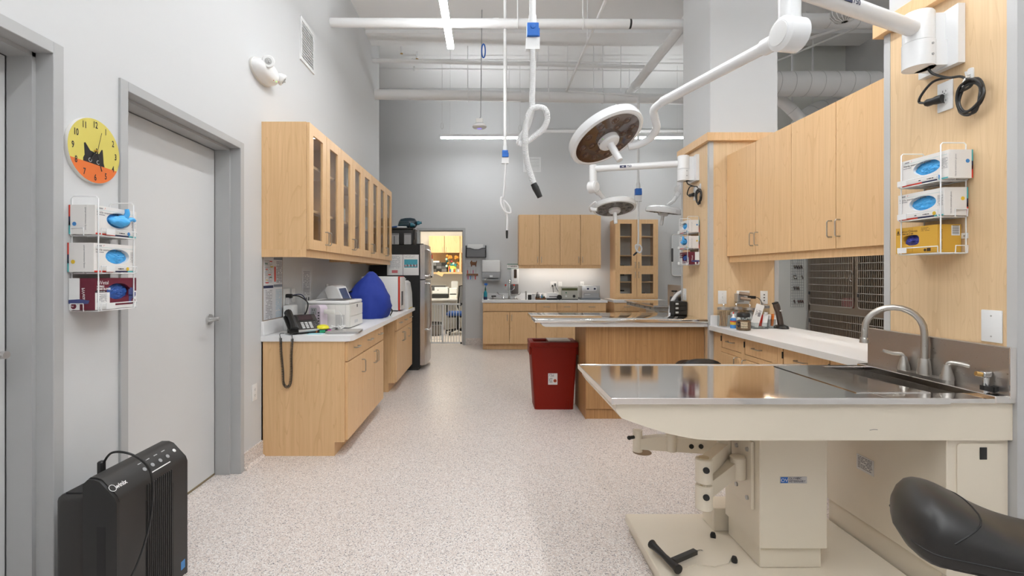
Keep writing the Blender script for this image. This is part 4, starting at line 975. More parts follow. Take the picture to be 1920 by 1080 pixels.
# base run X -.09..2.05, front at Y=8.39
def back_base(x0, x1, splits, handles, label, drawers=None):
    r = thing('base_cabinet', label, 'base cabinet', (x0, YB-.013, 0), 0, GB)
    base_cabinet(r, x1-x0, .596, [s-x0 for s in splits], handles, hk=.826, dz=.672, drawers=[s-x0 for s in drawers] if drawers else None)
    return r
r = thing('base_cabinet', 'maple sink base cabinet with a wide blank panel over two doors', 'base cabinet', (-.09, YB-.013, 0), 0, GB)
w_ = .925; b = B(); d = .596
for x in (0, w_-.018): b.prism([(0, 0), (0, .826), (-d, .826), (-d, .1), (-d+.075, .1), (-d+.075, 0)], 'x', x, x+.018)
b.box(.018, -d, .1, w_-.018, -.01, .118); b.box(0, -.01, .1, w_, 0, .826); L(r, 'carcass', b, MAPLE)
L(r, 'toe_kick', B().box(.0015, -d+.072, 0, w_-.0015, -d+.089, .0995), MAPLE); y = -d-.001
slab(r, 'false_front', 0, w_, y, .674, .82)
for a, c, hh in ((0, .463, 'r'), (.463, w_, 'l')):
    q = slab(r, 'door', a, c, y, .108, .67); pull(q, (c-.04 if hh == 'r' else a+.04, y-.02, .565))
back_base(.836, 2.05, [.836, 1.195, 1.55, 2.05], ['r', 'l', 'r'], 'maple base cabinet with three drawers under the grey lab machines')
r = thing('countertop', 'white laminate countertop with a steel sink along the back wall', 'countertop', (1, YB, .826))
sx0, sx1, sy0, sy1 = .05, .56, 8.55, 8.88
b = B(); b.box(-.105, 8.37, .826, sx0, YB-.001, .866); b.box(sx1, 8.37, .826, 2.07, YB-.001, .866); b.box(sx0, 8.37, .826, sx1, sy0, .866); b.box(sx0, sy1, .826, sx1, YB-.001, .866)
part(r, 'slab', b, LAMI); struct('trim_2', B().box(-.105, YB-.021, .8665, 2.07, YB-.001, .966, .002), LAMI)
CB = .866
r = thing('sink', 'stainless drop-in sink set in the back counter', 'sink', (.3, 8.72, CB))
b = B(); b.box(sx0-.025, sy0-.025, CB, sx1+.025, sy0+.012, CB+.006, .002); b.box(sx0-.025, sy1-.012, CB, sx1+.025, sy1+.06, CB+.006, .002); b.box(sx0-.025, sy0, CB, sx0+.012, sy1, CB+.006, .002); b.box(sx1-.012, sy0, CB, sx1+.025, sy1, CB+.006, .002)
part(r, 'rim', b, STEEL)
b = B(); b.box(sx0+.01, sy0+.01, .70, sx1-.01, sy1-.01, .705); b.box(sx0+.01, sy0+.01, .70, sx0+.015, sy1-.01, CB); b.box(sx1-.015, sy0+.01, .70, sx1-.01, sy1-.01, CB); b.box(sx0+.01, sy0+.01, .70, sx1-.01, sy0+.015, CB); b.box(sx0+.01, sy1-.015, .70, sx1-.01, sy1-.01, CB)
part(r, 'basin', b, STEELR)
# faucet with wrist blades, eyewash
fx = .392; fy = 8.91
r = thing('faucet', 'chrome faucet with wrist blade handles and red-capped eyewash arms', 'faucet', (fx, fy, CB+.006))
z = CB+.006
part(r, 'spout', B().tube(catmull([(fx, fy, z), (fx, fy, z+.2), (fx, fy, z+.30), (fx, fy-.04, z+.345), (fx, fy-.12, z+.34), (fx, fy-.15, z+.30)], 6), .013, 10).cyl((fx, fy, z), (fx, fy, z+.04), .024), CHROME)
ew = part(r, 'eyewash_arm', B().tube(catmull([(fx-.07, fy-.05, z+.235), (fx-.072, fy-.04, z+.19), (fx-.04, fy-.03, z+.155), (fx, fy-.02, z+.15), (fx+.05, fy-.03, z+.155), (fx+.088, fy-.04, z+.19), (fx+.085, fy-.05, z+.24)], 6), .006, 8), CHROME)
for dx in (-.07, .085): part(ew, 'eyewash_cap', B().lathe([(.012, 0), (.016, .008), (.016, .02), (.008, .026)], (fx+dx, fy-.05, z+.235), seg=14), REDI)
for s in (-1, 1):
    x = fx+s*.11
    part(r, 'blade_handle', B().lathe([(.026, 0), (.024, .02), (.014, .035), (.012, .06)], (x, fy, z), seg=16).tube(catmull([(x, fy, z+.06), (x+s*.03, fy-.01, z+.065), (x+s*.08, fy-.03, z+.08), (x+s*.11, fy-.04, z+.12)], 5), .008, 8), CHROME)
r = thing('soap_pump', 'black pump top beside the back sink', 'soap pump', (.09, 8.90, z))
part(r, 'collar', B().cyl((.09, 8.90, z), (.09, 8.90, z+.03), .016), CHROME); part(r, 'pump', B().box(.06, 8.86, z+.03, .15, 8.92, z+.055, .008), BLK)
# spray bottle
bx, by = -.045, 8.62
r = thing('spray_bottle', 'teal squeeze bottle with blue trigger top at the counter end', 'bottle', (bx, by, CB))
part(r, 'bottle', B().lathe([(.03, 0), (.033, .004), (.033, .05)], (bx, by, CB), seg=20), NAVY); part(r, 'label_band', B().lathe([(.033, .05), (.033, .115), (.02, .145), (.012, .16)], (bx, by, CB), seg=20), mat('teal_bottle', (.01, .22, .28), .3))
part(r, 'nozzle', B().lathe([(.014, .16), (.012, .19), (.005, .225)], (bx, by, CB), seg=14), mat('dark_green', (.02, .1, .05), .4))
part(r, 'brush_head', B().box(bx-.02, by-.015, CB+.255, bx+.035, by+.015, CB+.29, .006), BLUEB); part(r, 'brush_stem', B().cyl((bx, by, CB+.2), (bx+.012, by, CB+.27), .006), BLUEI)
# towel dispenser
r = thing('towel_dispenser', 'white and grey paper towel dispenser on the back wall', 'towel dispenser', (.06, YB, 1.19))
x0, x1 = -.11, .225; z0 = 1.205; z1 = 1.575
part(r, 'cover', B().box(x0, 8.80, z0+.15, x1, YB-.001, z1, .02, 3), WPL); part(r, 'lower_tray', B().box(x0, 8.80, z0, x1, YB-.001, z0+.022, .004).box(x0, 8.80, z0+.045, x1, YB-.001, z0+.149, .006, 2).box(x0, 8.80, z0+.018, x0+.04, YB-.001, z0+.05).box(x1-.04, 8.80, z0+.018, x1, YB-.001, z0+.05).box(x0+.03, 8.90, z0+.018, x1-.03, YB-.001, z0+.05), GPL)
part(r, 'front_label', B().box(.03, 8.798, z0+.06, .085, 8.7995, z0+.095), WPL)
part(r, 'towel_end', B().prism([(-.07, z0+.03), (.0, z0+.045), (-.03, z0+.03), (-.055, z0-.005)], 'y', 8.78, 8.785), PAPER)
# sign + soap dispenser
r = thing('small_sign', 'small white sign with green bands above the soap dispenser', 'sign', (.45, YB, 1.42))
part(r, 'board', B().box(.358, YB-.006, 1.415, .56, YB-.001, 1.51), PAPER)
for zz in (1.415, 1.497): part(r, 'green_band', B().box(.358, YB-.008, zz, .56, YB-.006, zz+.013), GREEN)
lines(r, (.375, YB-.006, 1.478), (1, 0, 0), (0, 0, 1), 2, .17, .03, INK, seed=51)
r = thing('soap_dispenser', 'tall white soap dispenser with brown window on the back wall', 'soap dispenser', (.5, YB, .98))
part(r, 'cover', B().box(.425, 8.90, 1.135, .565, YB-.001, 1.42, .012, 3), WPL); part(r, 'window', B().prism(rpoly(.475, 1.245, .53, 1.41, .015), 'y', 8.896, 8.902), mat('brown_window', (.05, .03, .02), .25))
part(r, 'drip_tray', B().box(.425, 8.90, .955, .56, YB-.001, 1.134, .014, 3), mat('taupe_plastic', (.12, .105, .10), .4)); part(r, 'button', B().cyl((.49, 8.899, 1.18), (.49, 8.895, 1.18), .008).cyl((.515, 8.899, 1.18), (.515, 8.895, 1.18), .008), LGPL)
# file pocket with papers
r = thing('file_pocket', 'black mesh wall pocket holding papers beside the doorway', 'file pocket', (-.22, YB, 1.62))
x0, x1 = -.405, -.04
b = B(); pts = [(x0, 1.64), (x1, 1.64), (x1, 1.80), (x1-.07, 1.80), (-.17, 1.775), (-.25, 1.775), (x0+.07, 1.80), (x0, 1.80)]
part(r, 'mesh_front', B().prism(pts, 'y', 8.925, 8.93), MESHG)
for xx in (x0-.008, x1-.012): part(r, 'side_arm', B().prism([(8.925, 1.63), (YB-.001, 1.63), (YB-.001, 1.855), (8.925, 1.845)], 'x', xx, xx+.02), BLK)
part(r, 'floor_plate', B().box(x0, 8.925, 1.63, x1, YB-.001, 1.64), BLK)
part(r, 'rim', B().tube([(p[0], 8.926, p[1]) for p in pts[2:]], .006, 6), BLK)
b = B().box(x0+.03, 8.96, 1.641, x1-.05, 8.985, 1.875); solo('paper_stack', b, PAPER, 'stack of loose papers sticking up from the mesh wall pocket', 'papers', None, (-.22, 8.97, 1.641))
# key hooks
r = thing('key_hook_rack', 'brown dog and cat shaped key hook rack above the wooden key strip', 'key rack', (-.28, YB, 1.46))
dog = [(-.325, 1.50), (-.315, 1.46), (-.30, 1.46), (-.295, 1.485), (-.24, 1.485), (-.235, 1.46), (-.22, 1.46), (-.215, 1.51), (-.205, 1.56), (-.215, 1.575), (-.225, 1.545), (-.29, 1.545), (-.30, 1.575), (-.315, 1.57), (-.335, 1.535)]
part(r, 'dog_plate', B().prism([(x+.0, z) for x, z in dog], 'y', YB-.012, YB-.001), TAN)
part(r, 'cat_plate', B().prism([(-.385, 1.47), (-.35, 1.47), (-.345, 1.51), (-.36, 1.53), (-.38, 1.545), (-.395, 1.52)], 'y', YB-.012, YB-.001), LGPL)
part(r, 'hook_bar', B().box(-.395, YB-.01, 1.455, -.205, YB-.001, 1.467), SILV)
for k in range(4): part(r, 'hook', B().tube(catmull([(-.38+k*.052, YB-.008, 1.455), (-.38+k*.052, YB-.012, 1.42), (-.38+k*.052, YB-.03, 1.41), (-.38+k*.052, YB-.034, 1.43)], 3), .003, 5), SILV)
for k, m in enumerate((REDI, SILV, mat('pink_tag', (.5, .1, .2), .5), SILV)):
    x = -.38+k*.052
    s = thing('key_set', 'bunch of keys on the animal key rack, ' + ('red tags', 'plain metal', 'pink tag', 'long metal chain')[k], 'keys', (x, YB-.02, 1.33), 0, 'keys on the animal rack')
    part(s, 'key_ring', B().tube([(x+math.cos(t)*.012, YB-.022, 1.405+math.sin(t)*.012) for t in [2*PI*i/10 for i in range(10)]], .0015, 4, closed=True), SILV)
    part(s, 'key_tag', B().box(x-.008, YB-.026, 1.33, x+.008, YB-.02, 1.394, .003), m)
r = thing('key_strip', 'dark wooden key holder strip on the back wall', 'key rack', (-.28, YB, 1.295))
part(r, 'strip', B().box(-.40, YB-.022, 1.292, -.185, YB-.001, 1.328, .003), TAN)
for k in range(4): part(r, 'peg', B().cyl((-.37+k*.045, YB-.03, 1.298), (-.37+k*.045, YB-.02, 1.298), .004, seg=6), SILV)
for k, m in enumerate((mat('pink_tag2', (.5, .06, .15), .5), BLUEI, SILV, REDI)):
    x = -.37+k*.045; s = ('pink', 'blue', 'metal', 'red')[k]
    solo('key_tag', B().box(x-.008, YB-.032, 1.22, x+.008, YB-.026, 1.294, .003), m, '%s key tag hanging from the dark wooden key strip' % s, 'key tag', 'tags on the wooden key strip', (x, YB-.03, 1.22))
# outlets on the back wall
wall_plate((1.22, YB, 1.12), 0, .115, .12, 'white double outlet with two plugs on the back wall', 'duplex')
wall_plate((1.345, YB, 1.12), 0, .07, .12, 'white outlet plate right of the plugged double outlet', 'duplex'); wall_plate((1.755, YB, 1.12), 0, .07, .12, 'white outlet plate over the grey ultrasonic machine', 'duplex')
b = B(); b.box(1.185, 8.985, 1.085, 1.215, YB-.008, 1.12, .004); b.tube(catmull([(1.2, 8.98, 1.1), (1.205, 8.96, 1.06), (1.21, 8.96, .97), (1.2, 8.9, CB+.08)], 5), .006, 6)
solo('hanging_cable', b, BLK, 'black plug and cord hanging from the double outlet, straight down', 'power cord', 'cords on the back wall', (1.2, 8.97, CB+.08))
b = B(); b.box(1.235, 8.985, 1.10, 1.265, YB-.008, 1.15, .004); b.tube(catmull([(1.25, 8.98, 1.11), (1.27, 8.96, 1.05), (1.32, 8.95, .98), (1.37, 8.93, .93)], 5), .006, 6)
solo('hanging_cable', b, DGPL, 'grey plug and cord curving from the double outlet to the beige machine', 'power cord', 'cords on the back wall', (1.3, 8.95, .93))
# machines on the back counter
def fc(u, d): return (u-VX)*d/F
def ZZ(v, d): return EYE-(v-VY)*d/F
d = 8.55
r = thing('sterilizer', 'beige countertop machine with dark window and black knob', 'lab machine', (fc(1068, d), d, CB))
x0, x1 = fc(1052, d), fc(1084, d)
part(r, 'body', B().box(x0, d, CB+.012, x1, d+.33, CB+.225, .006), mat('beige_machine', (.48, .475, .42), .4)); part(r, 'window', B().box(x0+.015, d-.004, CB+.165, x1-.01, d+.001, CB+.205), mat('olive_glass', (.10, .11, .05), .2))
part(r, 'knob', B().cyl((x1-.075, d, CB+.065), (x1-.075, d-.025, CB+.065), .024), BLK); part(r, 'switch', B().cyl((x0+.09, d, CB+.065), (x0+.09, d-.008, CB+.065), .015), WPL)
part(r, 'base', B().box(x0+.01, d-.01, CB, x1-.005, d+.32, CB+.012), BLK); part(r, 'logo_mark', B().cyl((x0+.09, d-.0005, CB+.125), (x0+.09, d-.002, CB+.125), .012, seg=12), GREEN)
part(r, 'lid', B().box(x0, d+.005, CB+.225, x1, d+.32, CB+.235, .004), SILV)
r = thing('ultrasonic_cleaner', 'silver grey lab machine with two dark dials beside the beige machine', 'lab machine', (fc(1107, d), d, CB))
x0, x1 = fc(1091, d), fc(1125, d)
part(r, 'body', B().box(x0, d, CB+.02, x1, d+.34, CB+.25, .012, 2), SILV); part(r, 'lower_panel', B().box(x0+.03, d-.004, CB+.035, x1-.02, d+.001, CB+.12), GPL)
part(r, 'base', B().box(x0-.02, d-.02, CB, x1+.005, d+.34, CB+.035, .006), mat('blue_grey', (.2, .215, .23), .4))
part(r, 'control_panel', B().prism(rpoly(x0+.07, CB+.155, x1-.055, CB+.235, .03), 'y', d-.004, d), WPL)
for dx in (.105, .225): part(r, 'dial', B().cyl((x0+dx, d-.003, CB+.195), (x0+dx, d-.02, CB+.195), .017), NAVY)
lettering(r, 'sonic', .03, PAPER, (x0+.1, d-.0045, CB+.075), (1, 0, 0), (0, 0, 1)) if False else lines(r, (x0+.05, d-.004, CB+.1), (1, 0, 0), (0, 0, 1), 1, .1, .02, PAPER, seed=60)
r = thing('lab_scale', 'low white lab device with a black round fan beside it', 'lab machine', (fc(1038, d), d, CB))
x0, x1 = fc(1025, d), fc(1046, d)
part(r, 'body', B().prism([(x0, CB+.03), (x1, CB+.03), (x1-.01, CB+.12), (x0+.02, CB+.12)], 'y', d-.02, d+.22), WPL); part(r, 'base', B().box(x0, d-.03, CB, x1, d+.2, CB+.03, .004), BLK); part(r, 'slot', B().box(x0+.04, d-.022, CB+.05, x1-.01, d-.0195, CB+.065), DGPL)
part(r, 'round_motor', B().cyl((fc(1048, d), d-.06, CB+.046), (fc(1048, d), d+.06, CB+.046), .045, seg=20), BLK)
for nm, u0, u1, h, m, lab in (('pen_cup', 990, 997, .085, BLK, 'black square cup on the back counter by the sink'), ('clear_tub', 998, 1004, .10, LGPL, 'pale plastic tub next to the black cup'), ('steel_canister', 985, 988, .15, SILV, 'slim steel canister behind the sink on the back counter')):
    x0, x1 = fc(u0, d), fc(u1, d); r = thing(nm, lab, 'container', ((x0+x1)/2, d, CB))
    part(r, 'shell', B().lathe([(.5, 0), (.52, .02), (.5, 1), (.44, 1), (.44, .95)], (0, 0, 0), seg=20).xf(Matrix.Translation(((x0+x1)/2, d+.03, CB)) @ Matrix.Diagonal((x1-x0, x1-x0, h, 1))), m)
    part(r, 'rim', B().tube([((x0+x1)/2+math.cos(t)*(x1-x0)*.5, d+.03+math.sin(t)*(x1-x0)*.5, CB+h) for t in [2*PI*i/16 for i in range(16)]], .003, 5, closed=True), m)
r = thing('supply_caddy', 'open caddy crowded with dark bottles and markers on the back counter', 'caddy', (fc(1013, d), d, CB))
x0, x1 = fc(1005, d), fc(1023, d)
part(r, 'tray', B().box(x0, d, CB, x1, d+.12, CB+.006).box(x0, d, CB, x0+.004, d+.12, CB+.04).box(x1-.004, d, CB, x1, d+.12, CB+.04).box(x0, d, CB, x1, d+.004, CB+.03).box(x0, d+.116, CB, x1, d+.12, CB+.05), TAN)
rr = random.Random(3)
for k, m in enumerate((BLK, DGPL, BLK, WPL, BLUEI, GREEN, BLK)):
    x = x0+.015+k*.0225; h = (.12, .13, .10, .05, .09, .10, .06)[k]
    s = thing('small_bottle', 'small %s bottle in the caddy on the back counter' % ('black tall', 'dark grey', 'black short-necked', 'white squat', 'blue', 'green', 'black squat')[k], 'bottle', (x, d+.06, CB+.006), 0, 'bottles in the caddy')
    part(s, 'bottle', B().lathe([(.009, 0), (.010, .003), (.010, h*.7), (.005, h*.8)], (x, d+.06, CB+.006), seg=12), m); part(s, 'cap', B().lathe([(.006, h*.8), (.006, h), (.002, h)], (x, d+.06, CB+.006), seg=10), BLK)
# ================================================================= tall glass hutch
hx0, hx1 = 2.275, 3.045; hy = 8.65; hz0, hz1 = .905, 2.30
r = thing('glass_hutch', 'tall maple hutch with four glass doors in the rear corner', 'cabinet', (hx0, YB-.001, .87))
w_ = hx1-hx0; r.location = (hx0, YB-.001, .87); D_ = YB-.001-hy-.02; zt = hz1-.87; zmid = ZZ(506, hy)-.87
WHB = mat('white_back', (.82, .81, .80), .5)
b = B(); b.box(0, -D_, 0, .018, 0, zt); b.box(w_-.018, -D_, 0, w_, 0, zt); b.box(.018, -D_, 0, w_-.018, 0, .035); b.box(.018, -D_, zt-.018, w_-.018, 0, zt); b.box(w_/2-.01, -D_, .035, w_/2+.01, -.01, zt-.018); b.box(.018, -D_, zmid-.01, w_-.018, -.01, zmid+.01)
L(r, 'carcass', b, MAPLE); L(r, 'back_panel', B().box(.018, -.01, .035, w_-.018, 0, zt-.018), WHB)
for zs in (ZZ(443, hy)-.87, ZZ(479, hy)-.87, ZZ(529, hy)-.87): L(r, 'shelf', B().box(.02, -D_+.04, zs-.009, w_-.02, -.012, zs+.009), MAPLE)
for i in range(2):
    for z0, z1, hzz in ((.03, zmid, zmid-.09), (zmid, zt, zmid+.09)):
        x0 = i*w_/2+G; x1 = (i+1)*w_/2-G; a = z0+G; c = z1-G; s = .085; y0, y1 = -D_-.02, -D_-.001
        b = B(); b.box(x0, y0, a, x0+s, y1, c); b.box(x1-s, y0, a, x1, y1, c); b.box(x0+s, y0, a, x1-s, y1, a+.07); b.box(x0+s, y0, c-.075, x1-s, y1, c)
        dr = L(r, 'door', b, MAPLE); L(dr, 'glass_pane', B().box(x0+s-.005, y0+.008, a+.065, x1-s+.005, y0+.012, c-.07), GLASS)
        pull(dr, (x1-.03 if i == 0 else x0+.03, y0, hzz), True, .1)
for k, (u, v, w2, h2, m, lab) in enumerate(((1168, 498, .16, .05, DGPL, 'dark coiled instruments on a hutch shelf'), (1168, 527, .14, .11, LGPL, 'boxed black and white supplies on the hutch shelf over the instruments'), (1168, 548, .14, .10, WPL2, 'pale packaged supplies at the hutch bottom'), (1207, 548, .13, .05, LGPL, 'low grey tray at the hutch bottom'))):
    q = P(u, v, 8.86); 
    zf = [ZZ(506, hy)+.0105, ZZ(529, hy)+.0095, .9055, .9055][k]
    o = thing('hutch_supplies', lab, 'supplies', (q.x, 8.86, zf), 0, 'supplies in the glass hutch')
    part(o, 'pack', B().box(q.x-w2/2, 8.80, zf, q.x+w2/2, 8.93, zf+h2, .01, 2), m); part(o, 'lid', B().box(q.x-w2*.4, 8.82, zf+h2, q.x+w2*.1, 8.9, zf+h2+.025, .004), BLK)
# its base cabinet and counter
r = thing('base_cabinet', 'maple base cabinet under the tall glass hutch', 'base cabinet', (2.19, YB-.013, 0), 0, GB)
base_cabinet(r, .88, .596, [.0, .44, .88], ['r', 'l'], hk=.826, dz=.672)
r = thing('countertop', 'short white countertop below the glass hutch', 'countertop', (2.6, YB, .826))
part(r, 'slab', B().box(2.17, 8.37, .8265, 3.09, YB-.001, .869, .002), LAMI); part(r, 'edge_band', B().box(2.17, 8.366, .8265, 3.09, 8.3695, .869), WPL)
# ================================================================= doorway gate and office
gy = YB+.03
r = thing('pet_gate', 'white metal pet gate closing the office doorway', 'gate', (-.88, gy, 0))
gx0, gx1 = DBX[0]+.02, DBX[1]-.02; gz1 = .775
for za, zb_ in ((.02, .05), (gz1-.03, gz1)): part(r, 'rail', B().box(gx0, gy-.012, za, gx1, gy+.012, zb_), WENAM)
n = 15
for k in range(n+1):
    x = gx0+(gx1-gx0)*k/n; rr_ = .007 if k not in (8,) else .018
    part(r, 'bar', B().cyl((x, gy, .05), (x, gy, gz1-.03), rr_, seg=8), WENAM)
sd = part(r, 'small_pet_door', B().tube([(fc(808, gy), gy-.012, .10), (fc(828, gy), gy-.012, .10), (fc(828, gy), gy-.012, .37), (fc(808, gy), gy-.012, .37)], .009, 6, closed=True), WENAM)
part(r, 'latch', B().box(gx1-.03, gy-.02, gz1-.035, gx1, gy+.02, gz1+.01, .004), BLK); part(r, 'latch', B().box(gx1-.03, gy-.02, .015, gx1, gy+.02, .05, .004), BLK)
# office furniture
d = 11.6
for k, (u0, u1) in enumerate(((804, 833), (833.5, 862.5), (863, 891))):
    x0, x1 = fc(u0, d), fc(u1, d)
    r = thing('office_wall_cabinet', 'pale maple wall cabinet in the office, ' + ('hinged left of the center pair gap', 'right of the center pair gap', 'behind the doorway edge')[k], 'wall cabinet', (x0, 11.95, 1.83), 0, 'office wall cabinets')
    part(r, 'carcass', B().box(x0, d+.02, 1.83, x1, 11.949, 2.24), MAPLE); q = part(r, 'door', B().box(x0+.002, d, 1.835, x1-.002, d+.019, 2.238), MAPLE)
    xh = x1-.04 if k == 0 else x0+.035
    part(q, 'pull_handle', B().tube([(xh, d, 1.86), (xh, d-.03, 1.86), (xh, d-.03, 1.96), (xh, d, 1.96)], .006, 6), NICKEL)
r = thing('office_shelf', 'pale maple cubby shelf under the office wall cabinets', 'shelf', (-1.2, 11.8, 1.36))
part(r, 'shelf_board', B().box(-1.75, 11.55, 1.325, -.2, 11.949, 1.37), MAPLE); part(r, 'back_board', B().box(-1.75, 11.93, 1.371, -.2, 11.949, 1.829), MAPLE)
part(r, 'divider', B().box(fc(861.5, 11.55), 11.56, 1.371, fc(865, 11.55), 11.93, 1.829), MAPLE)
r = thing('desk', 'white office desk carrying two printers', 'desk', (-1.1, 11.4, 0))
part(r, 'top', B().box(-1.75, 11.05, .72, -.7, 11.949, .755), LAMI); part(r, 'modesty_panel', B().box(-1.75, 11.6, 0, -.7, 11.63, .72), WPL2); part(r, 'side_panel', B().box(-1.75, 11.08, 0, -1.72, 11.6, .72), WPL2); part(r, 'side_panel', B().box(-.73, 11.08, 0, -.7, 11.6, .72), WPL2)
d = 11.3; dz = .755
r = thing('inkjet_printer', 'wide white and black printer on the office desk', 'printer', (fc(825, d), d, dz))
x0, x1 = fc(810, d), fc(840, d)
part(r, 'body', B().box(x0, d, dz+.10, x1, d+.3, dz+.26, .01), WPL); part(r, 'paper_tray', B().box(x0, d-.05, dz, x1, d+.3, dz+.099, .006), BLK); part(r, 'lid', B().box(x0-.03, d+.02, dz+.26, x1-.06, d+.3, dz+.30, .008), DGPL)
part(r, 'logo_mark', B().cyl((x0+.14, d-.001, dz+.19), (x0+.14, d-.003, dz+.19), .016, seg=14), GPL); part(r, 'control_panel', B().box(x0, d-.004, dz+.18, x0+.06, d, dz+.26), DGPL)
r = thing('label_printer', 'small white printer with a clear top tray on the office desk', 'printer', (fc(849, d), d, dz))
x0, x1 = fc(842, d), fc(857, d)
part(r, 'body', B().box(x0, d, dz+.08, x1, d+.25, dz+.24, .01), WPL); part(r, 'base', B().box(x0, d-.02, dz, x1, d+.25, dz+.079, .006), WPL2); part(r, 'tray', B().prism(rpoly(x0+.04, dz+.24, x1+.01, dz+.40, .02), 'y', d+.18, d+.19), LGPL); part(r, 'slot', B().box(x0+.02, d-.003, dz+.09, x1-.02, d, dz+.11), BLK)
r = thing('drawer_organizer', 'black mesh drawer organizer on the office shelf', 'organizer', (fc(822, 11.6), 11.6, 1.37))
x0, x1 = fc(808, 11.6), fc(838, 11.6)
part(r, 'case', B().box(x0, 11.62, 1.371, x1, 11.88, 1.60), BLKM)
for i in range(3):
    for j in range(3):
        a = x0+.01+j*(x1-x0-.01)/3; part(r, 'drawer', B().box(a, 11.61, 1.38+i*.072, a+(x1-x0)/3-.012, 11.62, 1.445+i*.072), [DGPL, BLK, MESHG][(i+j) % 3])
b = B().box(x0+.0, 11.64, 1.601, x0+.2, 11.86, 1.64); solo('paper_stack', b, PAPER, 'stack of white paper on the black drawer organizer', 'papers', None, (x0+.1, 11.75, 1.601))
r = thing('flower_vase', 'bunch of artificial flowers in mixed colours on the office shelf', 'flowers', (fc(851, 11.7), 11.7, 1.37))
c = P(851, 507, 11.66); q0 = 11.66
part(r, 'vase', B().lathe([(.05, 0), (.06, .05), (.045, .1), (.05, .11)], (c.x, 11.66, 1.371), seg=16), GREEN)
rr = random.Random(5); FM = [mat('flower_red', (.55, .04, .05), .6), mat('flower_pink', (.7, .35, .42), .6), mat('flower_teal', (.02, .2, .22), .6), mat('flower_orange', (.6, .25, .03), .6), mat('flower_mint', (.4, .6, .5), .6), mat('leaf_green', (.04, .14, .05), .6)]
for k in range(24):
    a = rr.uniform(-1, 1); zz = rr.uniform(0, 1); q = Vector((c.x+a*.17, 11.64+rr.uniform(-.06, .06), 1.50+zz*.26))
    m = FM[3] if zz > .72 else FM[k % 6]
    bl = part(r, 'bloom', B().lathe([(.008, -.012), (.028, 0), (.034, .012), (.02, .022), (.005, .016)], q, (a*.6, -1, .4), 10).crumple(.006, 40, k), m)
    part(bl, 'stem', B().tube([q, Vector((c.x, 11.66, 1.46))], .003, 4), FM[5])
r = thing('green_card_box', 'lime green picture box on the office shelf', 'box', (fc(849, 11.6), 11.6, 1.37))
x0, x1 = fc(840.5, 11.58), fc(855, 11.58)
part(r, 'box', B().box(x0, 11.57, 1.371, x1, 11.62, 1.52), mat('lime', (.55, .65, .12), .5)); part(r, 'print', B().box(x0+.01, 11.568, 1.39, x0+.045, 11.57, 1.51), REDI)
for k, (u, m) in enumerate(((844, BLUEB), (848, WPL), (852, REDI), (857, LGPL), (860, WPL))):
    x = fc(u, 11.56); s = thing('figurine', 'tiny %s figurine in front of the lime green box' % ('blue', 'white and brown', 'red', 'grey striped', 'pale')[k], 'figurine', (x, 11.56, 1.371), 0, 'figurines on the office shelf')
    part(s, 'body', B().lathe([(.018, 0), (.02, .03), (.012, .05)], (x, 11.555, 1.371), seg=10), m); part(s, 'head', B().ball((x, 11.555, 1.435), .016, 10, 8), m)
b = B().obox((fc(825, 11.5), 11.53, 1.325), (.9, 0, -.45), (0, 1, 0), (.45, 0, .9), .075, .003, .04); solo('greeting_card', b, mat('yellow_pink_card', (.75, .5, .25), .6), 'bright card hanging over the office shelf edge', 'card', None, (fc(825, 11.5), 11.53, 1.3))
# office chair
cx, cy = -.66, 10.62
r = thing('office_chair', 'black office chair with blue seat and mesh back behind the gate', 'chair', (cx, cy, 0))
for k in range(5):
    a = 2*PI*k/5+.3; e = Vector((cx+math.cos(a)*.28, cy+math.sin(a)*.28, .07)); lg = part(r, 'base_leg', B().tube([(cx, cy, .12), e], .018, 8), BLK); part(lg, 'caster', B().cyl((e.x-.012, e.y, .03), (e.x+.012, e.y, .03), .03, seg=14), BLKM)
part(r, 'gas_column', B().cyl((cx, cy, .1), (cx, cy, .42), .028), BLK)
part(r, 'seat', B().box(cx-.24, cy-.24, .42, cx+.24, cy+.24, .50, .035, 3), mat('blue_seat', (.02, .07, .25), .8))
part(r, 'seat_pan', B().box(cx-.22, cy-.22, .385, cx+.22, cy+.22, .42, .01), BLK)
b = B(); b.tube([(cx+.05, cy+.20, .42), (cx-.02, cy+.27, .60), (cx+.02, cy+.29, 1.05), (cx+.2, cy+.27, 1.08), (cx+.27, cy+.2, .9), (cx+.26, cy+.18, .6)], .022, 8, closed=True); part(r, 'back_frame', b, BLK)
part(r, 'back_mesh', B().prism([(cx+.02, .60), (cx+.25, .62), (cx+.26, .92), (cx+.19, 1.06), (cx+.03, 1.03)], 'y', cy+.25, cy+.256), MESHG)
part(r, 'armrest', B().box(cx-.28, cy-.17, .66, cx-.20, cy+.12, .69, .012, 2).tube([(cx-.24, cy, .66), (cx-.24, cy, .45)], .015, 8), BLK)
r = thing('wastebasket', 'grey round bin on the office floor behind the gate', 'bin', (-1.2, 10.5, 0))
part(r, 'shell', B().lathe([(.2, 0), (.22, .02), (.235, .25), (.225, .25), (.21, .03)], (-1.2, 10.5, 0), seg=28), mat('taupe', (.17, .15, .13), .6)); part(r, 'rim', B().tube([(-1.2+math.cos(t)*.23, 10.5+math.sin(t)*.23, .255) for t in [2*PI*i/28 for i in range(28)]], .014, 6, closed=True), BLK)
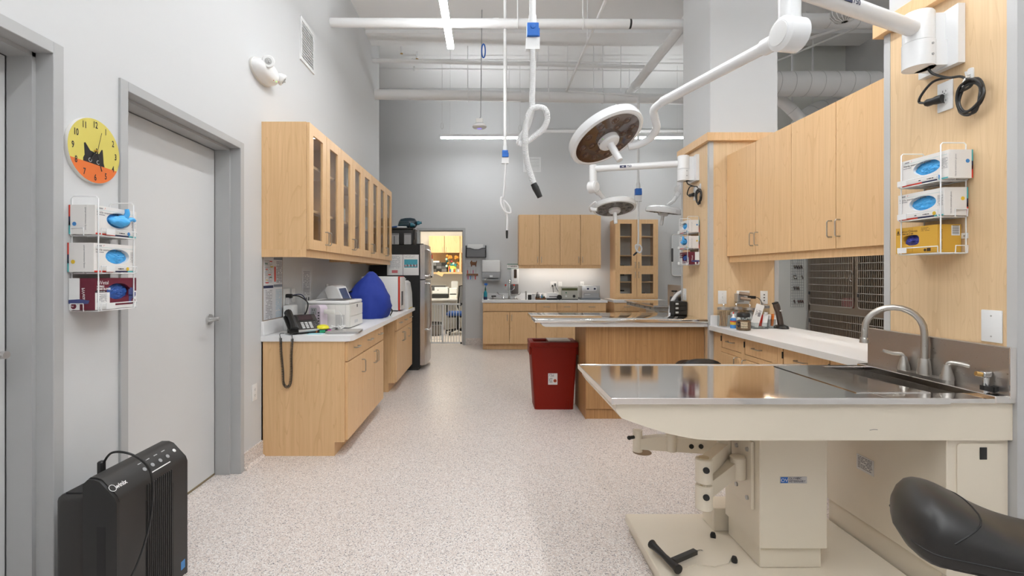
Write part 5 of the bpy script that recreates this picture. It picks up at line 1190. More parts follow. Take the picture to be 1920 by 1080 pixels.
# folders hanging at the office wall corner
r = thing('wall_file_rack', 'rack of white papers with red clip hanging just inside the office', 'file rack', (fc(807, 9.6), 9.6, 1.3))
x = -1.13
part(r, 'papers', B().prism([(x-.03, 1.30), (x+.06, 1.27), (x+.05, 1.62), (x-.03, 1.64)], 'y', 9.5, 9.52), PAPER); part(r, 'clip', B().box(x-.02, 9.49, 1.62, x+.04, 9.53, 1.70, .005), REDI); part(r, 'hanger_strip', B().box(x-.02, 9.521, 1.25, x+.03, 9.53, 1.72, .002), BLK)
# ================================================================= right pass-through: counter, base and wall cabinets
YN, YF_ = 2.405, 4.295         # clear span between the pillars
RG = 'maple cabinets in the pass-through'
bx = [0, .46, .912, 1.346, 1.78]
for k in range(2):
    x0, x1 = bx[2*k], bx[2*k+2]; w_ = x1-x0
    r = thing('wall_cabinet', 'tall maple two-door wall cabinet over the pass-through, ' + ('against the rear pillar' if k == 0 else 'against the front pillar'), 'wall cabinet', (XW, YF_-x0, 1.424), -PI/2, RG)
    carcass(r, w_ if k == 0 else YF_-YN-x0, .438, .047, .951)
    L(r, 'light_rail', B().box(0, -.438, 0, w_ if k == 0 else YF_-YN-x0, -.420, .0465), MAPLE)
    for i in range(2):
        a, c = bx[2*k+i]-x0, bx[2*k+i+1]-x0
        q = slab(r, 'door', a, c, -.439, .05, .951); pull(q, (c-.035 if i == 0 else a+.035, -.459, .05+.125))
    if k == 1: slab(r, 'filler_strip', w_, YF_-YN-x0, -.439, .05, .951)
r = thing('cabinet_light', 'warm lit strip lamp under the pass-through wall cabinets', 'strip light', (2.38, 3.9, 1.455))
part(r, 'housing', B().box(2.36, 2.6, 1.459, 2.40, 4.15, 1.4705), WPL); part(r, 'diffuser', B().box(2.363, 2.61, 1.455, 2.397, 4.14, 1.4589), EMITW)
r = thing('countertop', 'white laminate pass-through counter between the wood pillars', 'countertop', (2.27, 3.35, .825))
part(r, 'slab', B().box(1.962, YN, .825, XW+.02, YF_, .865, .002), LAMI); part(r, 'edge_band', B().box(1.959, YN, .825, 1.9615, YF_, .865), WPL2)
struct('trim_3', B().box(1.975, YF_-.016, .8655, XW-.005, YF_, .955, .002), LAMI)
CR = .865
def face_cab(x0, x1, dr, label):
    r = thing('base_cabinet', label, 'base cabinet', (XW, YF_-x0, 0), -PI/2, RG); w_ = x1-x0; D_ = .55
    b = B(); b.box(0, -D_, .1, .018, 0, .825); b.box(w_-.018, -D_, .1, w_, 0, .825); b.box(.018, -D_, .1, w_-.018, 0, .118); b.box(.018, -.01, .118, w_-.018, 0, .825)
    L(r, 'carcass', b, MAPLE); L(r, 'toe_kick', B().box(.001, -D_+.07, 0, w_-.001, -D_+.085, .0995), MAPLE)
    y0, y1 = -D_-.02, -D_
    L(r, 'top_rail', B().box(.001, y0+.0008, .815, w_-.001, y1-.001, .8245), MAPLE); L(r, 'mid_rail', B().box(.001, y0+.0008, .655, w_-.001, y1-.001, .69), MAPLE)
    st = [0]+[v for p_ in dr for v in p_]+[w_]
    for i in range(0, len(st), 2): L(r, 'stile', B().box(st[i], y0, .1, st[i+1], y1, .825), MAPLE)
    for i, (a, c) in enumerate(dr):
        q = L(r, 'drawer_front', B().box(a+.004, y0+.004, .694, c-.004, y1, .813, .001), MAPLE); pull(q, ((a+c)/2, y0+.004, .757), False)
        q = L(r, 'door', B().box(a+.002, y0-.012, .108, c-.002, y0, .652, .001), MAPLE); pull(q, (c-.04 if i % 2 == 0 else a+.04, y0-.012, .60))
        L(r, 'hinge', B().box(a-.006, y0-.004, .745, a+.004, y0+.002, .79), BLK)
face_cab(0, .935, [(.13, .46), (.505, .875)], 'maple base cabinet with inset drawers under the pass-through by the rear pillar')
face_cab(.937, YF_-YN, [(.06, .46), (.51, .9)], 'maple base cabinet under the pass-through near the steel sink table')
# wall plates on the rear pillar's front face
def wx(u, d): return (u-VX)*d/F
wall_plate((wx(1354, 4.30), 4.30, 1.114), 0, .076, .118, 'white switch plate behind the jar of wooden sticks', 'switch')
wall_plate((wx(1393, 4.30), 4.30, 1.114), 0, .115, .118, 'white double plate with two cylinder battery handles plugged in', 'none')
wall_plate((wx(1432, 4.30), 4.30, 1.112), 0, .066, .118, 'white data jack plate on the wood panel above the clippers', 'data')
r = thing('scope_charger', 'steel wall charger with two tan diagnostic handles and a black plug', 'charger', (wx(1393, 4.26), 4.26, 1.11))
q = P(1390, 556, 4.25)
part(r, 'holder', B().box(q.x-.04, 4.235, 1.075, q.x+.02, 4.293, 1.15, .005), SILV)
HT = mat('tan_handle', (.28, .2, .14), .35, .4)
for dz_, dy in ((.03, 0), (-.012, -.02)):
    part(r, 'handle', B().cyl((q.x-.03, 4.23+dy, q.z+dz_), (q.x+.04, 4.19+dy, q.z+dz_-.012), .015), HT)
part(r, 'black_plug', B().obox((q.x+.075, 4.22, q.z-.005), (1, 0, -.05), (0, 1, 0), (.05, 0, 1), .03, .012, .012), BLK)
part(r, 'cord', B().tube(catmull([(q.x+.1, 4.22, q.z-.005), (q.x+.13, 4.22, q.z-.01), (q.x+.155, 4.215, q.z-.04), (q.x+.16, 4.21, q.z-.09)], 5), .003, 5), DGPL)
# pillar left faces
def face_d(u): return XP*F/(u-VX)
wall_plate((XP, 1.888, 1.117), -PI/2, .078, .125, 'white blank cover plate on the front pillar over the steel splash', 'blank')
wall_plate((XP, 4.834, 1.117), -PI/2, .07, .118, 'white switch plate on the rear pillar above the black drawer box', 'switch')
# ---- counter items
STK = mat('wood_sticks', (.62, .44, .28), .6); COTT = mat('cotton', (.80, .79, .77), .9)
def glass_jar(u, d, w, h, label, fill):
    x = wx(u, d); r = thing('apothecary_jar', label, 'jar', (x, d, CR), 0, 'steel-lidded glass jars on the pass-through counter'); R0 = w/2
    part(r, 'glass', B().lathe([(R0*.9, 0), (R0, .006), (R0, h*.84), (R0*.93, h*.86)], (x, d, CR), seg=24), PLASTC)
    ld = part(r, 'lid', B().lathe([(R0*1.02, h*.86), (R0*1.03, h*.9), (R0*1.0, h*.985), (R0*.6, h)], (x, d, CR), seg=24), STEELR)
    part(ld, 'knob', B().lathe([(.006, h), (.006, h+.012), (.009, h+.02), (.006, h+.026)], (x, d, CR), seg=12), CHROME)
    rr = random.Random(int(u))
    if fill == 'sticks':
        for k in range(14):
            a = rr.uniform(0, 2*PI); q = rr.uniform(.2, .72)*R0; a2 = a+rr.uniform(-.8, .8); q2 = rr.uniform(.3, .78)*R0
            p0 = Vector((x+math.cos(a)*q, d+math.sin(a)*q, CR+.008)); p1 = Vector((x+math.cos(a2)*q2, d+math.sin(a2)*q2, CR+h*.78)); ax = (p1-p0).normalized(); sd_ = ax.orthogonal().normalized()
            part(r, 'wooden_stick', B().obox((p0+p1)/2, ax, sd_, ax.cross(sd_), (p1-p0).length/2, .008, .0011), STK)
    elif fill == 'swabs':
        for k in range(16):
            a = rr.uniform(0, 2*PI); q = rr.uniform(.1, .78)*R0; p0 = Vector((x+math.cos(a)*q, d+math.sin(a)*q, CR+.008))
            part(r, 'swab', B().tube([p0, p0+Vector((rr.uniform(-.006, .006), rr.uniform(-.006, .006), h*.7))], .0022, 5), STK)
    else:
        for k in range(9):
            a = rr.uniform(0, 2*PI); q = rr.uniform(.0, .55)*R0
            part(r, 'cotton_ball', B().ball((x+math.cos(a)*q, d+math.sin(a)*q, CR+.03+.10*k/9), .021, 10, 8).crumple(.004, 60, k), COTT)
    return r
glass_jar(1357, 4.18, .100, .172, 'glass jar of wooden tongue depressors with a steel lid at the counter corner', 'sticks')
glass_jar(1380.5, 4.22, .095, .172, 'steel-lidded glass jar of cotton balls behind the glue bottle', 'cotton')
glass_jar(1406, 4.22, .105, .165, 'wide glass jar of white cotton behind the treat jar', 'cotton')
glass_jar(1430, 4.22, .105, .185, 'steel-lidded glass jar of swab sticks behind the packets', 'swabs')
r = thing('glue_bottle', 'blue and white glue bottle with a red nozzle tip', 'bottle', (wx(1375, 4.07), 4.07, CR)); x = wx(1375, 4.07); y = 4.07
part(r, 'bottle', B().lathe([(.022, 0), (.025, .004), (.025, .075), (.016, .088)], (x, y, CR), seg=20), BLUEI); part(r, 'label_band', B().lathe([(.0254, .03), (.0256, .031), (.0256, .052), (.0254, .053)], (x, y, CR), seg=20, cap=False), YELI); part(r, 'red_band', B().lathe([(.0254, .053), (.0256, .054), (.0256, .062), (.0254, .063)], (x, y, CR), seg=20, cap=False), REDI)
part(r, 'shoulder', B().lathe([(.0165, .088), (.014, .096), (.007, .104), (.004, .122)], (x, y, CR), seg=16), WPL); part(r, 'tip', B().lathe([(.005, .122), (.0055, .128), (.003, .136)], (x, y, CR), seg=12), REDI)
r = thing('dropper_bottle', 'small white dropper bottle with a red tip behind the treat jar', 'bottle', (wx(1385, 4.12), 4.12, CR)); x = wx(1385, 4.12); y = 4.12
part(r, 'bottle', B().lathe([(.016, 0), (.018, .004), (.018, .07), (.008, .09), (.004, .12)], (x, y, CR), seg=16), WPL); part(r, 'tip', B().lathe([(.005, .12), (.0055, .126), (.003, .135)], (x, y, CR), seg=12), REDI)
# treat jar
r = thing('treat_jar', 'clear jar of brown treats with black lid and hand-lettered label', 'jar', (wx(1394, 3.92), 3.92, CR)); x = wx(1394, 3.92); y = 3.92
part(r, 'jar', B().lathe([(.05, 0), (.055, .006), (.057, .085), (.05, .105), (.044, .11)], (x, y, CR), seg=28), PLASTC)
part(r, 'treats', B().lathe([(.048, .003), (.052, .01), (.053, .07), (.04, .082), (.01, .078)], (x, y, CR), seg=24).crumple(.004, 90, 2), mat('treats', (.25, .155, .085), .8, var=.5, vscale=90))
part(r, 'lid', B().lathe([(.047, .108), (.05, .112), (.05, .128), (.046, .140), (.03, .146), (.01, .147)], (x, y, CR), seg=28), BLK)
dirn = Vector((-x, -y, 0)).normalized(); rgt = Vector((-dirn.y, dirn.x, 0))
lb = B(); N = 6
for k in range(N):
    a0 = -.35+.9*k/N; a1 = -.35+.9*(k+1)/N
    pa = [dirn*math.cos(a)*.0578+rgt*math.sin(a)*.0578+Vector((x, y, 0)) for a in (a0, a1)]
    lb.quad((*pa[0][:2], CR+.022), (*pa[1][:2], CR+.022), (*pa[1][:2], CR+.07), (*pa[0][:2], CR+.07))
lab_ = part(r, 'label', lb, mat('kraft_label', (.62, .52, .36), .7))
o2 = Vector((x, y, 0))+dirn*.0595+rgt*.006
lettering(lab_, 'TREAT', .02, INK, (o2.x, o2.y, CR+.05), rgt, (0, 0, 1)); lettering(lab_, 'MENT', .02, INK, (o2.x, o2.y, CR+.028), rgt, (0, 0, 1))
for zz in (.035, .065):
    c = Vector((x, y, CR+zz))+dirn*.05-rgt*.034; b = B(); b.ball(c, (.008, .008, .008), 8, 6)
    for k in range(4): b.ball(c+Vector((0, 0, .010))*math.sin(.5+k*.7)+rgt*(.011*math.cos(.5+k*.7)), .0035, 6, 5)
    part(r, 'paw_mark', b, INK, stuff=True)
# packet holders
def open_tray(nm, x0, x1, y0, y1, h, label):
    r = thing(nm, label, 'tray', ((x0+x1)/2, (y0+y1)/2, CR)); t = .002
    part(r, 'tray', B().box(x0, y0, CR, x1, y1, CR+t).box(x0, y0, CR, x0+t, y1, CR+h).box(x1-t, y0, CR, x1, y1, CR+h).box(x0, y0, CR, x1, y0+t, CR+h).box(x0, y1-t, CR, x1, y1, CR+h), PLASTC)
    part(r, 'rim', B().tube([(x0, y0, CR+h), (x1, y0, CR+h), (x1, y1, CR+h), (x0, y1, CR+h)], .0018, 5, closed=True), PLASTC); return r
x0, x1 = wx(1410, 4.03), wx(1437, 4.03)
open_tray('packet_tray', x0, x1, 4.0, 4.09, .05, 'clear open tray holding paper packets and a tube')
def packet(nm, u0, v0, u1, v1, d, hw, m, label, cat, thick=.004):
    p0 = P(u0, v0, d); p1 = P(u1, v1, d); ax = (p1-p0).normalized(); r = thing(nm, label, cat, p0)
    part(r, 'sleeve', B().obox((p0+p1)/2, ax, (ax.z, 0, -ax.x), (0, 1, 0), (p1-p0).length/2, hw, thick), m)
    return r, p0, p1, ax
r, p0, p1, ax = packet('paper_packet', 1414, 612, 1426, 571, 4.045, .032, PAPER, 'tall white printed packet leaning in the clear tray', 'packet')
sd_ = Vector((ax.z, 0, -ax.x)); lines(r, p1-ax*.05-sd_*.022+Vector((0, -.0042, 0)), sd_, ax, 5, .044, .05, GINK, seed=71); part(r, 'barcode', B().obox((p0+p1)/2+ax*.01+sd_*.01+Vector((0, -.0045, 0)), sd_, ax, (0, 1, 0), .010, .017, .0004), GINK)
r, *_ = packet('red_packet', 1424, 611, 1428, 590, 4.06, .026, REDI, 'red packet behind the tall white one', 'packet'); part(r, 'seal', B().box(0, 0, 0, .001, .001, .001).xf(Matrix.Translation(P(1428, 590, 4.055))), PAPER)
r, *_ = packet('ointment_tube', 1433, 612, 1436, 590, 4.03, .016, WPL, 'white ointment tube with cap up in the clear tray', 'tube', .009); part(r, 'cap', B().lathe([(.015, 0), (.014, .02), (.012, .021)], P(1436, 590, 4.03), (.08, 0, 1), 14), LGPL)
x0, x1 = wx(1438.5, 4.06), wx(1451, 4.06)
open_tray('syringe_cup', x0, x1, 4.03, 4.09, .075, 'clear cup holding an orange capped syringe')
r, *_ = packet('orange_syringe', 1447, 611, 1449, 591, 4.06, .008, mat('orange_pl', (.75, .2, .03), .4), 'orange capped syringe standing in the clear cup', 'syringe', .008); part(r, 'plunger', B().lathe([(.011, 0), (.011, .008), (.003, .009)], P(1449, 590.5, 4.06), (0, 0, 1), 12), mat('orange_pl2', (.75, .2, .03), .4))
r, *_ = packet('clear_syringe', 1442, 611, 1442, 592, 4.06, .008, LGPL, 'pale clear syringe beside the orange one', 'syringe', .008); part(r, 'plunger', B().lathe([(.011, 0), (.011, .008), (.003, .009)], P(1442, 591.5, 4.06), (0, 0, 1), 12), WPL)
# clipper on charger
r = thing('hair_clipper', 'dark brown pet clipper standing on its black charging base', 'clipper', (wx(1465, 4.05), 4.05, CR)); x = wx(1465, 4.05)
part(r, 'charging_base', B().lathe([(.066, 0), (.07, .008), (.06, .022), (.03, .032)], (x, 4.05, CR), seg=28, sy=.75), BLK)
b = B(); rings = []
for t, rx, ry in ((0, .024, .02), (.06, .024, .021), (.11, .022, .02), (.15, .027, .022), (.175, .026, .018), (.182, .018, .01)):
    rings.append(b.ring((x-.005-.042*(t/.18)**1.3, 4.05, CR+.03+t), (-.25, 0, 1), 1, 16, sx=ry, sy=rx))
b.skin(rings); part(r, 'body', b, mat('brown_plastic', (.055, .035, .026), .28, coat=.4)); part(r, 'switch', B().box(x-.026, 4.024, CR+.145, x-.006, 4.032, CR+.155, .002), WPL)
part(r, 'blade', B().obox((x-.052, 4.05, CR+.213), (.95, 0, .3), (0, 1, 0), (-.3, 0, .95), .02, .014, .006), BLK)
# ================================================================= kennel cages
XC = 4.67; FT = .045
r = thing('cage_bank', 'stainless kennel cage bank with wire doors seen through the pass-through', 'cage', (XC, 6.0, 0))
Y0, Y1 = 4.2, 7.05
b = B(); b.box(XC, Y0, .05, XC+.03, Y1, .10); zr = [(.10, .797), (.877, 1.75)]
b.box(XC, Y0, .797, XC+.05, Y1, .877); b.box(XC, Y0, 1.75, XC+.05, Y1, 1.85); b.box(XC, Y1-.035, .1, XC+.05, Y1, 1.75); b.box(XC, Y0, .1, XC+.05, Y0+.05, 1.75); b.box(XC, 6.09, .877, XC+.05, 6.17, 1.75); b.box(XC, 5.2, .877, XC+.05, 5.28, 1.75); b.box(XC, 5.25, .1, XC+.05, 5.33, .797)
part(r, 'face_frame', b, CAGE)
b = B(); b.box(XC+.05, Y0, .06, XC+.56, Y1, .08); b.box(XC+.05, Y0, .82, XC+.56, Y1, .84); b.box(XC+.05, Y0, 1.8, XC+.56, Y1, 1.82); b.box(XC+.54, Y0, .06, XC+.56, Y1, 1.82)
for y in (Y0, 5.24, 6.13, Y1-.02): b.box(XC+.05, y, .06, XC+.54, y+.02, 1.8)
part(r, 'inner_shell', b, CAGE)
def cage_door(y0, y1, z0, z1):
    x = XC-.012
    pts = [(p[0], p[1]) for p in rpoly(y0, z0, y1, z1, .035, 3)]
    dr = part(r, 'cage_door', B().tube([(x, a, c) for a, c in pts], .008, 6, closed=True), WIRE)
    b = B(); n = int((y1-y0)/.031)
    for k in range(1, n): b.cyl((x-.004, y0+(y1-y0)*k/n, z0), (x-.004, y0+(y1-y0)*k/n, z1), .0034, seg=5, cap=False)
    m = int((z1-z0)/.093)
    for k in range(1, m): b.cyl((x-.009, y0, z0+(z1-z0)*k/m), (x-.009, y1, z0+(z1-z0)*k/m), .0055, seg=5, cap=False)
    part(dr, 'wire_grille', b, WIRE, stuff=True)
    for zz in (.2, .8): part(dr, 'hinge', B().box(x-.008, y1-.02, z0+(z1-z0)*zz-.03, x+.01, y1+.015, z0+(z1-z0)*zz+.03, .003), DGPL)
    part(dr, 'latch', B().tube(catmull([(x-.01, y0-.02, z0+(z1-z0)*.5), (x-.02, y0+.01, z0+(z1-z0)*.55), (x-.02, y0+.02, z0+(z1-z0)*.42), (x-.01, y0-.01, z0+(z1-z0)*.4)], 4), .005, 6), CHROME)
cage_door(6.175, 7.01, .885, 1.745); cage_door(5.285, 6.085, .885, 1.745); cage_door(4.26, 5.19, .885, 1.745); cage_door(5.34, 7.005, .105, .79); cage_door(4.26, 5.24, .105, .79)
b = B().box(XC+.06, 6.20, .842, XC+.40, 6.52, 1.0, .05, 3); bmesh.ops.subdivide_edges(b.bm, edges=list(b.bm.edges), cuts=2, use_grid_fill=True); b.crumple(.018, 16, 4)
mb = mat('pink_knit', (.42, .16, .16), .9, bump=.8, bscale=110, var=.5, vscale=22)
for v in b.bm.verts: v.co.z = max(v.co.z, .842)
solo('folded_blanket', b, mb, 'folded pink and white knit blanket inside the upper cage', 'blanket', None, (XC+.2, 6.36, .842))
# wire grid with clips on the kennel end wall
gx0, gx1 = wx(1483, 7.085), wx(1507, 7.085); gz0, gz1 = .84, 1.56; gy = 7.088
r = thing('wire_grid_panel', 'white wire grid panel hung with clips on the kennel wall', 'grid panel', ((gx0+gx1)/2, gy, gz0))
b = B()
for k in range(7): b.cyl((gx0+(gx1-gx0)*k/6, gy, gz0), (gx0+(gx1-gx0)*k/6, gy, gz1), .002, seg=5)
for k in range(19): b.cyl((gx0, gy, gz0+(gz1-gz0)*k/18), (gx1, gy, gz0+(gz1-gz0)*k/18), .002, seg=5)
part(r, 'wire_grille', b, GPL, stuff=True)
for row, (zz, xs_) in enumerate(((1.46, (.25, .42, .6, .78)), (1.31, (.22, .36, .85)), (1.15, (.22, .4, .55)), (.95, (.24, .55, .72, .88)))):
    for k, f in enumerate(xs_):
        x = gx0+(gx1-gx0)*f
        s = thing('clip_set', 'metal clip in the %s of the kennel wire grid' % ('topmost row', 'second row down', 'third row down', 'lowest row')[row], 'clip', (x, gy-.01, zz-.06), 0, 'clips on the wire grid')
        part(s, 'hook', B().tube([(x, gy-.004, zz+.03), (x, gy-.012, zz+.01), (x, gy-.012, zz-.01)], .002, 5), SILV); part(s, 'clip', B().obox((x, gy-.014, zz-.035), (1, 0, .4), (0, 1, 0), (-.4, 0, 1), .010, .004, .026), CHROME); part(s, 'collar', B().ball((x+.006, gy-.014, zz-.045), .009, 8, 6), DGPL)
# ================================================================= steel island at the rear pillar
r = thing('island_table', 'long steel-topped exam island with oak base joined to the rear pillar', 'exam table', (1.4, 4.65, 0))
ix0, iy0, iy1, iz = .415, 4.30, 5.07, .917
part(r, 'steel_top', B().box(ix0, iy0, iz-.03, 1.966, iy1, iz, .004, 2), STEEL)
poly = [(ix0+.055, iz-.031), (1.964, iz-.031), (1.964, iz-.068), (ix0+.10, iz-.068), (ix0+.075, iz-.06)]
part(r, 'sub_top', B().prism(poly, 'y', iy0+.02, iy1-.03), WPL)
part(r, 'oak_base', B().box(.893, 4.40, .092, 1.966, 4.93, iz-.069, .001), OAK); part(r, 'end_panel', B().box(.888, 4.395, 0, .8925, 4.935, iz-.07), OAK); part(r, 'toe_kick', B().box(.893, 4.415, 0, 1.966, 4.43, .0915), OAK)
# black drawer box + hose on the island
r = thing('mini_drawers', 'small black three-drawer box on the steel island', 'drawer box', (1.88, 4.80, iz)); x0, x1 = 1.835, 1.962; y0 = 4.76
part(r, 'case', B().box(x0, y0+.006, iz, x1, y0+.13, iz+.132, .002), BLKM)
for k in range(3):
    q = part(r, 'drawer', B().box(x0+.003, y0, iz+.004+k*.043, x1-.003, y0+.006, iz+.043+k*.043, .001), NAVY if False else BLK)
    part(q, 'tag', B().box(x0+.012, y0-.0015, iz+.016+k*.043, x0+.04, y0, iz+.034+k*.043), LGPL)
def corr(pts, r0, n, amp=.12):
    path = catmull(pts, 14); acc = [0]
    for i in range(1, len(path)): acc.append(acc[-1]+(path[i]-path[i-1]).length)
    out = []; j = 0
    for k in range(n+1):
        s = acc[-1]*k/n
        while j < len(acc)-2 and acc[j+1] < s: j += 1
        out.append(path[j].lerp(path[j+1], min(1, max(0, (s-acc[j])/max(1e-9, acc[j+1]-acc[j])))))
    return B().tube(out, r0, 12, rfun=lambda t: r0*(1+(amp if round(t*n) % 2 else -amp)))
pts = [P(1262, 603, 4.85), P(1256, 590, 4.9), P(1260, 566, 4.93), P(1270, 552, 4.95), P(1281, 546, 4.96)]
pts[0].z = iz+.022; pts[0].y = 4.86
solo('corrugated_hose', corr(pts, .017, 90), HOSE, 'white corrugated hose arching over the steel island beside the pillar', 'hose', None, (1.87, 4.9, iz))
# ---- third station table
tx0, tx1, ty0, ty1, tz = 2.28, 2.95, 6.68, 8.1, .885
r = thing('folding_exam_table', 'stainless exam table on grey brackets in the rear corner', 'exam table', (2.6, 7.4, 0))
part(r, 'steel_top', B().box(tx0, ty0, tz-.02, tx1, ty1, tz, .003), STEEL)
GC = mat('grey_cast', (.34, .325, .29), .45); rb = B(); ry0, ry1 = ty0+.04, ty1-.05
rb.box(tx0+.03, ry0, tz-.075, tx0+.055, ry1, tz-.064); rb.box(tx0+.03, ry0, tz-.032, tx0+.055, ry1, tz-.021)
ys = [ry0]+[v for k in range(5) for v in (ty0+.184+k*.24, ty0+.216+k*.24)]+[ry1]
for k in range(0, len(ys), 2): rb.box(tx0+.03, ys[k], tz-.0645, tx0+.055, ys[k+1], tz-.0315)     # open holes between the webs
part(r, 'bracket_rail', rb, GC); part(r, 'bracket_rail', B().box(tx1-.1, ty0+.04, tz-.075, tx1-.07, ty1-.05, tz-.021), LGPL)
part(r, 'cross_member', B().box(tx0+.055, ty0+.06, tz-.08, tx1-.1, ty0+.10, tz-.03), MATS['grey_cast'])
part(r, 'front_bracket', B().prism([(tx0+.06, tz-.08), (tx0+.1, tz-.08), (tx0+.26, tz-.22), (tx0+.22, tz-.22)], 'y', ty0+.06, ty0+.1), MATS['grey_cast'])
part(r, 'column', B().box(tx0+.2, 7.2, .04, tx0+.42, 7.6, tz-.03, .01), CREAM); part(r, 'foot_plate', B().box(tx0+.05, 7.0, 0, tx0+.6, 7.8, .04, .005), CREAM)
part(r, 'steel_splash', B().box(2.86, 7.0, tz, 2.875, 7.7, tz+.27, .002), STEELR)
r = thing('black_tap_handles', 'black tap handles beside the splash of the rear exam table', 'tap', (2.80, 7.25, tz)); 
part(r, 'valve_body', B().box(2.76, 7.2, tz, 2.84, 7.35, tz+.10, .01), DGPL); part(r, 'stem', B().cyl((2.80, 7.27, tz+.1), (2.80, 7.27, tz+.17), .01), CHROME); part(r, 'handle', B().box(2.76, 7.25, tz+.17, 2.84, 7.29, tz+.19, .006), BLK)
# clear shield on the back wall corner
x0, x1 = wx(1259.5, 8.99), wx(1285, 8.99); z0, z1 = 1.29, 2.06
r = thing('clear_shield', 'rounded translucent plastic shield with a dark grip by the rear pillar', 'shield', ((x0+x1)/2, 8.99, z0))
part(r, 'sheet', B().prism(rpoly(x0, z0, x1, z1, .05), 'y', 8.985, 8.992), mat('frosted_sheet', (.68, .70, .71), .3)); part(r, 'rim', B().tube([(a, 8.984, c) for a, c in rpoly(x0, z0, x1, z1, .05)], .008, 6, closed=True), WPL); part(r, 'grip', B().prism(rpoly(x0-.012, 1.55, x0+.022, 1.80, .01), 'y', 8.972, 8.984), DGPL)
# ================================================================= red sharps bin
bx0, bx1, by0, by1, bh = .455, .835, 4.715, 5.02, .655
r = thing('sharps_bin', 'tall red medical waste bin beside the oak island base', 'waste bin', ((bx0+bx1)/2, 4.87, 0))
b = B(); rings = []
for z, e in ((0, 0), (.02, .0), (bh-.06, .036), (bh-.02, .036)):
    rings.append([b.bm.verts.new((p[0], p[1], z)) for p in rpoly(bx0-e, by0-e*.3, bx1+e, by1+e*.3, .025, 3)])
b.skin(rings, cap=False); b.bm.faces.new(list(reversed(rings[0]))); part(r, 'tub', b, RED)
ox0, ox1, oy0, oy1 = bx0, bx0+.14, by0+.06, by1-.06     # real opening into the tub
lx0, lx1, ly0, ly1 = bx0-.045, bx1+.045, by0-.018, by1+.018
part(r, 'lid', B().box(lx0, ly0, bh-.045, ox0, ly1, bh, .006, 2).box(ox1, ly0, bh-.045, lx1, ly1, bh, .006, 2).box(ox0-.008, ly0, bh-.045, ox1+.008, oy0, bh, .006, 2).box(ox0-.008, oy1, bh-.045, ox1+.008, ly1, bh, .006, 2), RED)
b = B(); rings = []
part(r, 'clear_flap', B().box(bx0+.14, by0+.05, bh, bx1-.02, by1-.05, bh+.012, .004), WPL2)
for xx in (bx0-.05, bx1+.034): part(r, 'carry_handle', B().box(xx, by0+.02, bh-.125, xx+.016, by1-.05, bh-.04, .005), RED)
part(r, 'foot_notch', B().tube([(bx1-.075, by0-.004, .004), (bx1-.064, by0-.006, .095), (bx1-.044, by0-.006, .095), (bx1-.035, by0-.004, .004)], .003, 6), RED)
lb = part(r, 'label', B().box(.585, by0-.0115, .245, .675, by0-.0105, .355), PAPER)
lines(lb, (.592, by0-.0115, .349), (1, 0, 0), (0, 0, 1), 3, .05, .03, GINK, seed=81); lines(lb, (.592, by0-.0115, .31), (1, 0, 0), (0, 0, 1), 6, .035, .05, GINK, seed=82)
part(lb, 'biohazard_mark', B().cyl((.652, by0-.0118, .283), (.652, by0-.0125, .283), .016, seg=20), mat('bio_orange', (.6, .09, .02), .5))
b = B()
for k in range(3):
    a = PI/2+k*2*PI/3; b.tube([(.652+math.cos(a)*.006+math.cos(t)*.005, by0-.0128, .283+math.sin(a)*.006+math.sin(t)*.005) for t in [2*PI*i/10 for i in range(10)]], .0012, 4, closed=True)
part(lb, 'biohazard_symbol', b, INK, stuff=True)
# ================================================================= front wet table (sink table) at the front pillar
tx0, tx1, ty0, ty1, tz = .463, 1.966, 1.80, 2.478, .855
r = wt = thing('wet_table', 'cream enamel veterinary wet table with a polished steel top and sink', 'exam table', (1.3, 2.1, 0))
sx0, sx1, sy0, sy1 = 1.50, 1.89, 1.895, 2.435
b = B()
b.box(tx0, ty0, tz-.018, sx0, ty1, tz, .003); b.box(sx1, ty0, tz-.018, tx1, ty1, tz+.010, .003); b.box(sx0-.001, ty0, tz-.018, sx1+.001, sy0, tz, .003); b.box(sx0-.001, sy1, tz-.018, sx1+.001, ty1, tz, .003)
top = part(r, 'steel_top', b, STEEL)
b = B(); rl = .006
b.box(tx0-.003, ty0-.003, tz-.02, tx0+rl, ty1+.003, tz+.004, .0015); b.box(tx0, ty0-.004, tz-.02, 1.72, ty0+rl, tz+.004, .0015); b.box(tx0, ty1-rl, tz-.02, 1.60, ty1+.003, tz+.004, .0015)
part(r, 'rim_lip', b, STEEL)
b = B(); zb = tz-.16
b.box(sx0, sy0, zb-.003, sx1, sy1, zb); b.box(sx0-.003, sy0, zb, sx0, sy1, tz-.018); b.box(sx1, sy0, zb, sx1+.003, sy1, tz-.018); b.box(sx0, sy0-.003, zb, sx1, sy0, tz-.018); b.box(sx0, sy1, zb, sx1, sy1+.003, tz-.018)
part(r, 'sink_basin', b, STEELR)
# loose steel insert covering part of the sink, wavy cut edge with wire ends
edge = [(1.66, sy1+.004), (1.685, 2.40), (1.695, 2.34), (1.69, 2.25), (1.695, 2.1), (1.71, 2.0), (1.73, sy0-.004)]
poly = [(sx0-.06, sy0-.004), (sx0-.06, sy1+.004)]+edge
part(r, 'steel_insert', B().prism(poly, 'z', tz+.0005, tz+.003), STEEL)
for k in range(22):
    y = sy0+.2+(sy1-sy0-.22)*k/21; f = (y-sy0)/(sy1-sy0)
    xe = 1.695
    part(r, 'grate_wire', B().cyl((sx0+.01, y, tz-.006), (xe+.02, y, tz-.006), .0022, seg=5), STEELR)
part(r, 'backsplash', B().box(tx1-.022, ty0+.002, tz, tx1, ty1, tz+.19, .002), STEELR)
part(r, 'splash_end', B().box(tx1-.024, ty0-.002, tz, tx1+.0, ty0+.0018, tz+.191, .001), STEEL)
